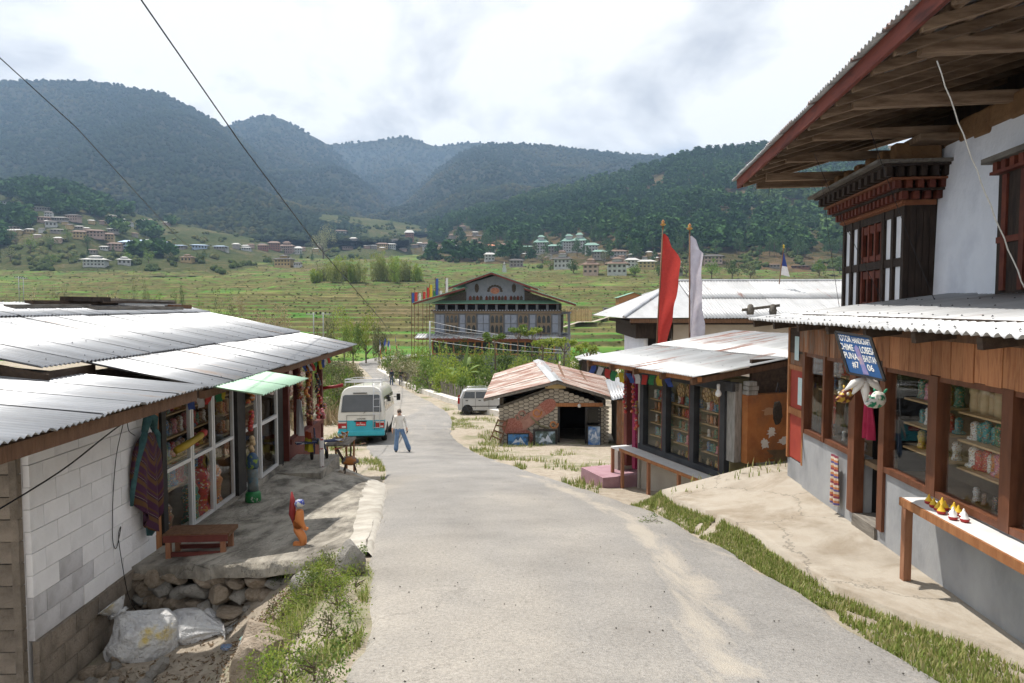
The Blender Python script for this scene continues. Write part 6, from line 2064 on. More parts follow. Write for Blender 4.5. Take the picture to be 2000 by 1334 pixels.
def far_house(px, py, wpx, hpx, wall, roof, label, tiers=1, cat='house', group='houses of the far villages', y0=130.0):
    p = hit(px, py, y0)
    s = p.y / F
    w, h = wpx * s, hpx * s
    rz_ = math.atan2(-p.x, p.y) * 0.6 + random.uniform(-0.25, 0.25)
    t = thing('village_house', label, cat, (p.x, p.y, p.z - 0.6), rz_, group)
    d = w * 0.7
    hw2 = h * 0.72
    MB().bx(-w * 0.42, w * 0.42, -d / 2, d / 2, -1.5, hw2 + 0.6).build('wall', MATS[wall], t, fix=False)
    e = w * 0.55
    z0 = hw2 + 0.6
    rh = h * 0.26
    b = MB()
    b.add([(-e, -d * 0.68, z0), (e, -d * 0.68, z0), (e, d * 0.68, z0), (-e, d * 0.68, z0), (-e * 0.5, 0, z0 + rh), (e * 0.5, 0, z0 + rh)], [(0, 1, 5, 4), (2, 3, 4, 5), (1, 2, 5), (3, 0, 4), (3, 2, 1, 0)])
    ro = b.build('roof', MATS[roof], t, fix=False)
    if tiers > 1:
        MB().bx(-w * 0.2, w * 0.2, -d * 0.2, d * 0.2, z0 + rh * 0.5, z0 + rh * 1.5).build('lantern', MATS[wall], ro, fix=False)
        MB().add([(-w * 0.27, -d * 0.3, z0 + rh * 1.5), (w * 0.27, -d * 0.3, z0 + rh * 1.5), (w * 0.27, d * 0.3, z0 + rh * 1.5), (-w * 0.27, d * 0.3, z0 + rh * 1.5), (-w * 0.1, 0, z0 + rh * 2.1), (w * 0.1, 0, z0 + rh * 2.1)], [(0, 1, 5, 4), (2, 3, 4, 5), (1, 2, 5), (3, 0, 4), (3, 2, 1, 0)]).build('upper_roof', MATS[roof], ro, fix=False)
    if wpx >= 16:
        fl = max(1, int(round(hw2 / 3.0)))
        nwn = max(3, int(w * 0.84 / 2.4))
        for f_ in range(fl):
            for k in range(nwn):
                put('window', WINM, t, (-w * 0.42 + w * 0.84 * (k + 0.5) / nwn, -d / 2, 0.6 + (hw2) * (f_ + 0.3) / fl), None, (w * 0.84 / nwn * 0.5, 1, hw2 / fl * 0.5))
    return t


random.seed(12)
HS = [
 (96, 425, 16, 12, 'fh_white', 'fr_dark', 'small white house, topmost of the tight cluster on the left hill'),
 (87, 434, 25, 10, 'fh_pink', 'fr_brown', 'brown roofed pinkish house at the left end of the hill cluster'),
 (101, 443, 22, 12, 'fh_white', 'fr_dark', 'white house lowest in the tight cluster on the left hill'),
 (118, 434, 26, 9, 'fh_grey', 'fr_pale', 'low grey house in the middle of the left hill cluster'),
 (144, 433, 26, 13, 'fh_pink', 'fr_dark', 'pink two storey house at the right end of the left hill cluster'),
 (156, 449, 17, 7, 'fh_grey', 'fr_pale', 'low pale roofed house below the pink house on the left hill'),
 (115, 455, 28, 7, 'fh_grey', 'fr_pale', 'long pale roofed house below the left hill cluster'),
 (156, 466, 26, 16, 'fh_ochre', 'fr_brown', 'tall ochre house among the left village trees'),
 (187, 466, 34, 16, 'fh_pink', 'fr_brown', 'broad brown three storey house of the left village'),
 (212, 470, 24, 15, 'fh_ochre', 'fr_brown', 'ochre house right of the broad brown one, left village'),
 (226, 488, 28, 14, 'fh_pink', 'fr_brown', 'reddish house left of the pale blue block'),
 (222, 455, 22, 8, 'fh_grey', 'fr_pale', 'grey house above the reddish one, left village'),
 (253, 487, 30, 18, 'fh_blue', 'fr_blue', 'tall pale blue block of the left village'),
 (279, 481, 24, 11, 'fh_blue', 'fr_blue', 'blue roofed house right of the tall blue block'),
 (300, 476, 28, 9, 'fh_blue', 'fr_pale', 'pale house above the row of blue roofs'),
 (318, 480, 18, 8, 'fh_white', 'fr_blue', 'small white house with blue roof, middle of the blue row'),
 (350, 487, 28, 8, 'fh_grey', 'fr_blue', 'low shed with blue roof, third from right in the blue row'),
 (390, 487, 32, 9, 'fh_blue', 'fr_blue', 'long blue roofed shed, second from right in the blue row'),
 (431, 488, 24, 8, 'fh_grey', 'fr_blue', 'blue roofed shed at the right end of the blue row'),
 (204, 489, 16, 8, 'fh_white', 'fr_pale', 'tiny white house left of the reddish house'),
 (181, 497, 18, 9, 'fh_grey', 'fr_brown', 'small grey house above the white farmhouse'),
 (188, 521, 44, 17, 'fh_white', 'fr_pale', 'large white farmhouse with spreading pale roof at the field edge', 2),
 (243, 517, 26, 12, 'fh_white', 'fr_pale', 'white house with pale roof half hidden by dark shrubs', 2),
 (367, 512, 24, 12, 'fh_ochre', 'fr_brown', 'cream farmhouse standing alone left of the big pale tree', 2),
 (365, 425, 20, 5, 'fh_white', 'fr_pale', 'long white shed alone on the brown slope'),
 (82, 412, 30, 7, 'fh_grey', 'fr_pale', 'long pale roofed building high on the left hill'),
 (12, 400, 26, 6, 'fh_white', 'fr_pale', 'white roofed building at the far left hilltop'),
 (58, 456, 18, 6, 'fh_ochre', 'fr_pale', 'low pale house among trees at far left, lower right one'),
 (22, 449, 32, 6, 'fh_pink', 'fr_pale', 'long low pale roof among trees at far left'),
 (280, 415, 14, 6, 'fh_white', 'fr_dark', 'tiny white house high on the slope behind the wire'),
 (236, 408, 10, 6, 'fh_white', 'fr_pale', 'tiny white hut highest on the slope above the left village'),
 (482, 490, 20, 7, 'fh_white', 'fr_pale', 'low pale roofed house left of the brick houses'),
 (530, 461, 16, 10, 'fh_white', 'fr_dark', 'small white house on the slope above the brick houses'),
 (514, 489, 20, 12, 'fh_brick', 'fr_brown', 'low brick red house, left of the brick pair'),
 (536, 489, 24, 17, 'fh_brick', 'fr_brown', 'tall brick red house, right of the brick pair'),
 (561, 496, 30, 19, 'fh_pink', 'fr_brown', 'brown house with stacked roofs beside the brick houses', 2),
 (583, 496, 16, 14, 'fh_white', 'fr_pale', 'narrow white house right of the stacked roof house'),
 (556, 521, 36, 18, 'fh_ochre', 'fr_dark', 'dark roofed farmhouse standing alone in the terraces', 2),
 (582, 521, 16, 9, 'fh_white', 'fr_dark', 'white outbuilding touching the lone terrace farmhouse'),
 (666, 461, 24, 11, 'fh_white', 'fr_brown', 'white house among conifers on the middle slope'),
 (800, 472, 18, 22, 'fh_brick', 'fr_pale', 'tall narrow red brown tower house in the valley mouth'),
 (731, 486, 12, 8, 'fh_grey', 'fr_pale', 'small grey house left of the ochre house in the valley mouth'),
 (747, 487, 24, 13, 'fh_ochre', 'fr_brown', 'ochre house behind the bamboo, valley mouth'),
 (765, 486, 18, 11, 'fh_white', 'fr_pale', 'white house right of the ochre house in the valley mouth'),
 (680, 488, 24, 8, 'fh_pink', 'fr_brown', 'low brown house behind the left bamboo grove'),
 (834, 487, 18, 14, 'fh_white', 'fr_brown', 'white house with gable below the tower house'),
 (850, 489, 14, 10, 'fh_grey', 'fr_pale', 'small grey house left of the long white house'),
 (872, 490, 20, 11, 'fh_white', 'fr_dark', 'long white house left of the grey block'),
 (893, 489, 16, 10, 'fh_grey', 'fr_pale', 'grey house between the white house and grey block'),
 (926, 489, 26, 19, 'fh_grey', 'fr_brown', 'tall grey block at the edge of the right village', 2),
 (955, 493, 30, 15, 'fh_white', 'fr_orange', 'white house with bright orange roof'),
 (980, 488, 18, 13, 'fh_pink', 'fr_brown', 'brown house right of the orange roof'),
 (956, 510, 22, 16, 'fh_white', 'fr_pale', 'white two storey house below the orange roof'),
 (1008, 522, 30, 16, 'fh_grey', 'fr_dark', 'grey house with flat dark roof at the field edge'),
 (1099, 526, 36, 24, 'fh_white', 'fr_dark', 'tall white house with dark stacked roofs, right village', 2),
 (1154, 536, 34, 24, 'fh_pink', 'fr_brown', 'pinkish house with red brown roof at the field edge', 2),
 (1205, 537, 44, 26, 'fh_white', 'fr_brown', 'broad white house with dark bands beside the pinkish house', 2),
 (1207, 504, 36, 16, 'fh_white', 'fr_brown', 'white house with brown roof below the pine hill'),
 (1234, 523, 26, 18, 'fh_white', 'fr_pale', 'white gabled house behind the broad white house'),
 (1262, 526, 36, 17, 'fh_ochre', 'fr_pale', 'ochre house with pale roof left of the red flag'),
 (1286, 508, 24, 14, 'fh_brick', 'fr_brown', 'red brown house above the ochre house by the flag'),
 (1310, 538, 46, 18, 'fh_grey', 'fr_brown', 'dark house partly behind the red flag'),
 (1392, 516, 40, 18, 'fh_pink', 'fr_dark', 'dark timber house on the slope behind the white flag'),
 (1512, 524, 22, 8, 'fh_grey', 'fr_brown', 'small house behind the little roof flag'),
 (1565, 525, 34, 6, 'fh_brick', 'fr_dark', 'long low red building beside the carved bay'),
 (1057, 495, 28, 28, 'fh_white', 'fr_green', 'white shrine with two green roofs, left part of the monastery', 2),
 (1085, 495, 32, 18, 'fh_grey', 'fr_green', 'low green roofed hall between the monastery towers'),
 (1111, 493, 30, 28, 'fh_white', 'fr_green', 'white tower with green roof, middle of the monastery', 2),
 (1132, 493, 28, 30, 'fh_white', 'fr_green', 'tallest white tower of the monastery with dark cap', 2),
 (1155, 496, 28, 22, 'fh_white', 'fr_green', 'pale wing with green roof, right part of the monastery'),
 (1030, 492, 24, 12, 'fh_grey', 'fr_green', 'small green roofed pavilion at the left of the monastery'),
 (1170, 506, 28, 18, 'fh_grey', 'fr_green', 'grey block with green roof at the right foot of the monastery'),
]
rh = random.Random(55)
for a0, a1, y0_, y1_, nn, nm in ((440, 640, 482, 494, 12, 'between blue sheds and big pale tree'), (690, 1000, 478, 492, 20, 'in the valley mouth'), (880, 960, 448, 470, 6, 'below the pines at centre'), (1165, 1330, 496, 530, 12, 'right of the monastery'), (20, 330, 428, 488, 22, 'on the left hillside'), (1010, 1100, 498, 512, 6, 'below the monastery')):
    for q in range(nn):
        HS.append((a0 + (a1 - a0) * (q + rh.random()) / nn, rh.uniform(y0_, y1_), rh.uniform(10, 15.5), rh.uniform(6, 11), rh.choice(['fh_white', 'fh_pink', 'fh_ochre', 'fh_grey']), rh.choice(['fr_brown', 'fr_dark', 'fr_pale', 'fr_pale']), f'tiny far house {nm}, {ORD[q]} from left'))
for hrow in HS: far_house(*hrow)
# white chorten in the fields
p = hit(985, 532, 200)
s = p.y / F
t = thing('chorten', 'slim white chorten standing alone in the fields above the green gable', 'shrine', tuple(p))
MB().bx(-4 * s, 4 * s, -4 * s, 4 * s, -0.5, 7 * s).build('base', MATS['fh_white'], t)
MB().bx(-3 * s, 3 * s, -3 * s, 3 * s, 7 * s, 13 * s).build('drum', MATS['fh_white'], t)
MB().bx(-4.2 * s, 4.2 * s, -4.2 * s, 4.2 * s, 13 * s, 14 * s).build('cap', MATS['fr_brown'], t)
MB().lathe([(2 * s, 14 * s), (1.2 * s, 17 * s), (0.2 * s, 20 * s)], 8).build('spire', MATS['fr_pale'], t)
# ---------------------------------------------------------------- minibus
mat('bus_cream', (0.62, 0.60, 0.55), (0.66, 0.64, 0.59), scale=2, rough=0.3, coat=0.4)
mat('bus_teal', (0.02, 0.33, 0.42), (0.03, 0.37, 0.46), scale=2, rough=0.3, coat=0.4)
mat('car_glass', (0.02, 0.025, 0.028), (0.035, 0.04, 0.045), scale=1.5, rough=0.06, spec=0.8)
mat('rubber', (0.018, 0.018, 0.018), (0.035, 0.033, 0.03), scale=8, rough=0.9)
mat('rim', (0.35, 0.35, 0.35), rough=0.35, metal=0.7)
mat('tail_red', (0.30, 0.01, 0.012), rough=0.2, coat=0.5)
mat('lamp_clear', (0.55, 0.54, 0.52), rough=0.2)
mat('steel_rail', (0.55, 0.55, 0.56), rough=0.35, metal=0.6)
BUS = thing('minibus', 'cream and turquoise minibus parked at the left of the road, rear towards us', 'bus', (-6.55, 29.4, prof(29.4) + 0.02), R(4.8))
BUS.rotation_euler = (R(-4.7), 0, R(6.2))
OUT = [(0.93, 0.42), (1.0, 0.55), (1.02, 0.8), (1.02, 1.05), (1.015, 1.3), (0.98, 1.55), (0.945, 1.8), (0.91, 2.05), (0.86, 2.25), (0.76, 2.40), (0.6, 2.48), (0.35, 2.52)]
def lean(z): return 0.0 if z < 1.15 else 0.26 * ((z - 1.15) / 1.4) ** 1.5
b = MB()
rings = []
for yf, sc_ in ((0.0, 0.955), (0.10, 0.99), (0.25, 1.0), (2.0, 1.0), (4.5, 1.0), (6.3, 1.0), (6.75, 0.97), (6.95, 0.88)):
    ring = []
    for (hx_, z_) in OUT: ring.append((hx_ * sc_, z_))
    full = ring + [(-x_, z_) for x_, z_ in reversed(ring)]
    yo = yf
    rings.append([(x_, yo + (lean(z_) if yf < 0.3 else (0 if yf < 6.5 else -0.55 * max(0, (z_ - 1.1) / 1.4) * (yf - 6.3) * 1.2)), 0.42 + (z_ - 0.42) * (1 if 0.05 < yf < 6.8 else 0.985)) for x_, z_ in full])
n = len(rings[0])
V = [p for r_ in rings for p in r_]
fs, ms = [], []
for i in range(len(rings) - 1):
    for k in range(n):
        k2 = (k + 1) % n
        fs.append((i * n + k, i * n + k2, (i + 1) * n + k2, (i + 1) * n + k))
        zc = (V[i * n + k][2] + V[i * n + k2][2]) / 2
        ms.append(1 if (i < 2 and zc < 1.02) else 0)
h = len(OUT)
for base, flip in ((0, False), ((len(rings) - 1) * n, True)):
    for k in range(h - 1):
        f = (base + k, base + k + 1, base + n - 2 - k, base + n - 1 - k)
        fs.append(f if not flip else f[::-1])
        ms.append(1 if OUT[k + 1][1] < 1.06 and not flip else 0)
b.v, b.f, b.m = V, fs, ms
body = b.build('body', [MATS['bus_cream'], MATS['bus_teal']], BUS, True)
body.data.set_sharp_from_angle(angle=R(35))
MB().prism([(-0.98, -0.05, 0.36), (0.98, -0.05, 0.36), (1.03, 0.1, 0.36), (-1.03, 0.1, 0.36)], (0, 0, 0.24)).build('rear_bumper', MATS['bus_teal'], BUS, bevel=0.05)
def rq(x0, x1, z0, z1, d=0.012): return [(x0, lean(z0) - d, z0), (x1, lean(z0) - d, z0), (x1, lean(z1) - d, z1), (x0, lean(z1) - d, z1)]
MB().prism([(-0.86, lean(1.40) - 0.018, 1.40), (0.86, lean(1.40) - 0.018, 1.40), (0.80, lean(2.08) - 0.018, 2.08), (0.72, lean(2.14) - 0.018, 2.14), (-0.72, lean(2.14) - 0.018, 2.14), (-0.80, lean(2.08) - 0.018, 2.08)], (0, 0.04, 0)).build('rear_window', MATS['car_glass'], BUS)
MB().prism(rq(-0.36, 0.24, 2.2, 2.235, 0.05), (0, 0.06, 0)).build('wiper_bar', MATS['rubber'], BUS)
MB().bar((0.1, lean(1.4) - 0.03, 1.34), (0.22, lean(1.45) - 0.03, 1.46), 0.03, 0.02).build('wiper', MATS['rubber'], BUS)
b = MB()
for a, c in (((-0.62, 1.26), (0.56, 1.26)), ((-0.62, 0.62), (-0.62, 1.26)), ((0.56, 0.62), (0.56, 1.26))):
    b.bar((a[0], -0.012, a[1]), (c[0], -0.012, c[1]), 0.012, 0.012)
b.build('tailgate_seam', MATS['rubber'], BUS)
MB().prism(rq(-0.30, 0.24, 0.98, 1.02, 0.03), (0, 0.03, 0)).build('plate_lamp', MATS['rubber'], BUS)
MB().prism(rq(-0.22, 0.20, 0.80, 0.97, 0.022), (0, 0.02, 0)).build('number_plate', mat('plate_red', (0.40, 0.015, 0.015), rough=0.4), BUS)
wm = mat('sign_white', (0.75, 0.74, 0.70))
for s_, z_, sz in (('BP-1', 0.925, 0.05), ('BP-1-A0325', 0.855, 0.075)):
    me = text_mesh(s_, sz, wm)
    put('lettering', me, BUS, (-0.01, -0.026, z_), (R(90), 0, 0))
put('lettering', text_mesh('COASTER', 0.085, MATS['rubber']), BUS, (0.0, -0.016, 1.10), (R(90), 0, 0))
MB().prism([(-0.05, -0.016, 1.22), (0.05, -0.016, 1.22), (0.0, -0.016, 1.17)], (0, 0.01, 0)).build('badge', MATS['steel_rail'], BUS)
for sx in (-1, 1):
    t = MB().prism(rq(sx * 0.80 - 0.19, sx * 0.80 + 0.19, 0.70, 1.0, 0.03), (0, 0.06, 0)).build('tail_light', MATS['tail_red'], BUS)
    MB().prism(rq(sx * 0.80 - 0.17, sx * 0.80 + 0.17, 0.93, 0.985, 0.036), (0, 0.02, 0)).build('lamp_strip', MATS['lamp_clear'], t)
    MB().prism(rq(sx * 0.80 - 0.02, sx * 0.80 + 0.15, 0.73, 0.80, 0.036), (0, 0.02, 0)).build('reverse_lamp', MATS['lamp_clear'], t)
    MB().tube([(sx * 1.0, 6.2, 1.75), (sx * 1.22, 6.35, 1.72), (sx * 1.24, 6.35, 1.85)], 0.018, 5).build('mirror_arm', MATS['rubber'], BUS)
    MB().bx(sx * 1.24 - 0.1, sx * 1.24 + 0.1, 6.3, 6.38, 1.55, 1.9).build('mirror', MATS['rubber'], BUS, bevel=0.03)
    # side windows
    for k in range(6):
        y0_, y1_ = 0.55 + k * 0.98, 0.55 + k * 0.98 + 0.86
        z0_, z1_ = 1.38, 2.02
        x0_, x1_ = 0.995, 0.925
        MB().prism([(sx * x0_, y0_, z0_), (sx * x0_, y1_, z0_), (sx * x1_, y1_, z1_), (sx * x1_, y0_, z1_)], (sx * 0.014, 0, 0)).build('side_window', MATS['car_glass'], BUS)
    for y in (1.35, 5.35):
        wh = MB().lathe([(0.2, -0.11), (0.36, -0.11), (0.39, -0.06), (0.39, 0.06), (0.36, 0.11), (0.2, 0.11)], 20).build('wheel', MATS['rubber'], BUS, True, (sx * 0.88, y, 0.39), (0, R(90), 0))
        MB().lathe([(0.03, 0.125), (0.12, 0.12), (0.2, 0.105), (0.22, 0.0)], 14).build('rim', MATS['rim'], wh, True, rot=(0 if sx > 0 else R(180), 0, 0))
        MB().prism([(sx * 1.0, y + 0.48 * math.cos(a), 0.39 + 0.48 * math.sin(a)) for a in np.linspace(0.0, math.pi, 12)], (sx * 0.025, 0, 0)).build('wheel_arch', MATS['rubber'], BUS)
MB().bx(-0.9, 0.9, 0.3, 6.6, 0.26, 0.45).build('underbody', MATS['rubber'], BUS)
# ladder and roof rack
for x_ in (0.52, 0.80):
    MB().tube([(x_, -0.07, 0.68), (x_, -0.08, 1.2), (x_, lean(2.1) - 0.09, 2.1), (x_, lean(2.4) + 0.02, 2.62), (x_, 0.62, 2.66)], 0.014, 6).build('ladder_rail', MATS['steel_rail'], BUS, True)
for z_ in (0.72, 1.0, 1.3, 1.62, 1.95, 2.28): MB().tube([(0.52, lean(z_) - 0.085, z_), (0.80, lean(z_) - 0.085, z_)], 0.012, 5).build('ladder_rung', MATS['steel_rail'], BUS)
for z_ in (2.68, 2.80):
    MB().tube([(-0.82, 1.0, z_), (0.82, 1.0, z_), (0.82, 5.2, z_), (-0.82, 5.2, z_), (-0.82, 1.0, z_)], 0.016, 5).build('rack_rail', MATS['steel_rail'], BUS)
for k in range(9): MB().bar((-0.82, 1.0 + k * 0.52, 2.66), (0.82, 1.0 + k * 0.52, 2.66), 0.04, 0.02).build('rack_slat', MATS['steel_rail'], BUS)
for x_ in (-0.82, -0.4, 0, 0.4, 0.82):
    for y_ in (1.0, 5.2): MB().tube([(x_, y_, 2.50), (x_, y_, 2.8)], 0.013, 5).build('rack_post', MATS['steel_rail'], BUS)

# ---------------------------------------------------------------- silver hatchback
mat('silver', (0.46, 0.46, 0.46), (0.5, 0.5, 0.5), scale=2, rough=0.28, metal=0.45, coat=0.5)
def car(label, loc, rz_, paint, s=1.0):
    t = thing('parked_car', label, 'car', loc, rz_)
    W = 0.74
    side = [(-1.70, 0.30), (-1.74, 0.55), (-1.72, 0.95), (-1.62, 1.05), (-1.42, 1.56), (-1.25, 1.64), (0.15, 1.66), (0.45, 1.60), (0.98, 1.06), (1.55, 0.95), (1.72, 0.80), (1.76, 0.45), (1.70, 0.28)]
    n_ = len(side)
    V2 = []
    for wy, k_, off in ((-1, 0.965, 0.0), (-1, 1.0, 0.07), (1, 1.0, 0.07), (1, 0.965, 0.0)):
        for x_, z_ in side:
            tum = 0.0 if z_ < 1.0 else 0.17 * (z_ - 1.0) / 0.65
            V2.append((x_ * k_, wy * (W - tum - off), 0.75 + (z_ - 0.75) * k_))
    fs = [tuple(reversed(range(n_))), tuple(range(3 * n_, 4 * n_))]
    for l in range(3):
        for i in range(n_):
            j = (i + 1) % n_
            fs.append((l * n_ + i, l * n_ + j, (l + 1) * n_ + j, (l + 1) * n_ + i))
    b = MB(); b.v, b.f, b.m = V2, fs, [0] * len(fs)
    bo = b.build('body', paint, t, True)
    bo.data.set_sharp_from_angle(angle=R(40))
    for sy in (-1, 1):
        def yy(z_): return sy * (W - (0.0 if z_ < 1.0 else 0.17 * (z_ - 1.0) / 0.65) + 0.006)
        for (x0, x1, xt0, xt1) in ((-1.38, -0.62, -1.24, -0.62), (-0.55, 0.28, -0.55, 0.20), (0.33, 0.78, 0.27, 0.36)):
            MB().add([(x0, yy(1.1), 1.1), (x1, yy(1.1), 1.1), (xt1, yy(1.5), 1.5), (xt0, yy(1.5), 1.5), (x0, yy(1.1) - sy * 0.03, 1.1), (x1, yy(1.1) - sy * 0.03, 1.1), (xt1, yy(1.5) - sy * 0.03, 1.5), (xt0, yy(1.5) - sy * 0.03, 1.5)], [(0, 1, 2, 3), (4, 7, 6, 5), (0, 4, 5, 1), (1, 5, 6, 2), (2, 6, 7, 3), (3, 7, 4, 0)]).build('side_window', MATS['car_glass'], t)
        MB().bx(-1.05, 0.95, sy * W - 0.01, sy * W + 0.012, 0.55, 0.60).build('rub_strip', MATS['rubber'], t)
        for x_ in (-0.585, 0.30, -1.42): MB().bx(x_ - 0.008, x_ + 0.008, sy * W - 0.02, sy * W + 0.004, 0.42, 1.08).build('door_seam', MATS['rubber'], t)
        for x_ in (-1.22, -0.38): MB().bx(x_, x_ + 0.16, sy * W - 0.01, sy * W + 0.018, 0.93, 0.98).build('door_handle', MATS['rubber'], t)
        MB().tube([(-1.2, sy * 0.5, 1.68), (-1.1, sy * 0.5, 1.73), (0.1, sy * 0.5, 1.75), (0.2, sy * 0.5, 1.69)], 0.018, 6).build('roof_rail', MATS['silver'], t, True)
        MB().bx(-1.74, -1.60, sy * 0.70 - 0.05, sy * 0.70 + 0.045, 0.75, 1.12).build('tail_light', MATS['tail_red'], t)
        for x_ in (-1.1, 1.12):
            MB().prism([(x_ + 0.36 * math.cos(a), sy * (W - 0.02), 0.33 + 0.36 * math.sin(a)) for a in np.linspace(-0.3, math.pi + 0.3, 14)], (0, sy * 0.03, 0)).build('wheel_arch', MATS['rubber'], t)
            wh = MB().lathe([(0.16, -0.085), (0.26, -0.085), (0.285, -0.05), (0.285, 0.05), (0.26, 0.085), (0.16, 0.085)], 18).build('wheel', MATS['rubber'], t, True, (x_, sy * (W - 0.04), 0.285), (R(90), 0, 0))
            MB().lathe([(0.02, -0.1 * sy), (0.1, -0.095 * sy), (0.17, -0.08 * sy), (0.18, 0.0)], 12).build('rim', MATS['rubber'], wh, True)
        MB().bx(0.62, 0.74, sy * (W + 0.12) - 0.08, sy * (W + 0.12) + 0.08, 1.08, 1.2).build('mirror', paint, t, bevel=0.03)
    MB().bx(-1.5, 1.5, -0.65, 0.65, 0.2, 0.35).build('underbody', MATS['rubber'], t)
    return t
car('silver hatchback parked beside the rusty roofed hut', (-1.85, 45.1, prof(45.1) - 0.02), R(3), MATS['silver'])
c2 = car('dark car parked far off beside the orange shed', tuple(hit(1188, 613, 118)), R(8), mat('dark_car', (0.03, 0.03, 0.035), rough=0.3, coat=0.5))

# ---------------------------------------------------------------- people
mat('skin', (0.46, 0.27, 0.19), (0.5, 0.3, 0.21), scale=6, rough=0.55)
mat('denim', (0.09, 0.16, 0.29), (0.16, 0.25, 0.40), scale=5, rough=0.9)
mat('knit_white', (0.62, 0.60, 0.56), (0.70, 0.68, 0.64), scale=9, rough=0.95, bump=0.3, bscale=40)
mat('hair_grey', (0.12, 0.09, 0.07), (0.2, 0.16, 0.13), scale=12, rough=0.7)
mat('navy', (0.025, 0.03, 0.05), (0.04, 0.045, 0.07), scale=6, rough=0.9)
mat('shoe', (0.02, 0.025, 0.035), rough=0.6)
def skinned(name, verts, edges, radii, mats_fn, mats_, parent, sub=2):
    me = bpy.data.meshes.new(name)
    me.from_pydata(verts, edges, [])
    o = bpy.data.objects.new(name + '_tmp', me)
    C.objects.link(o)
    sm = o.modifiers.new('skin', 'SKIN')
    sd = o.modifiers.new('sub', 'SUBSURF')
    sd.levels = sub; sd.render_levels = sub
    for i, r_ in enumerate(radii):
        me.skin_vertices[0].data[i].radius = r_ if isinstance(r_, tuple) else (r_, r_)
        me.skin_vertices[0].data[i].use_root = (i == 0)
    dg = bpy.context.evaluated_depsgraph_get()
    nm = bpy.data.meshes.new_from_object(o.evaluated_get(dg))
    bpy.data.objects.remove(o)
    nm.materials.clear()
    for m in mats_: nm.materials.append(m)
    for p in nm.polygons:
        p.material_index = mats_fn(p.center)
        p.use_smooth = True
    nm.name = name
    return put(name, nm, parent)


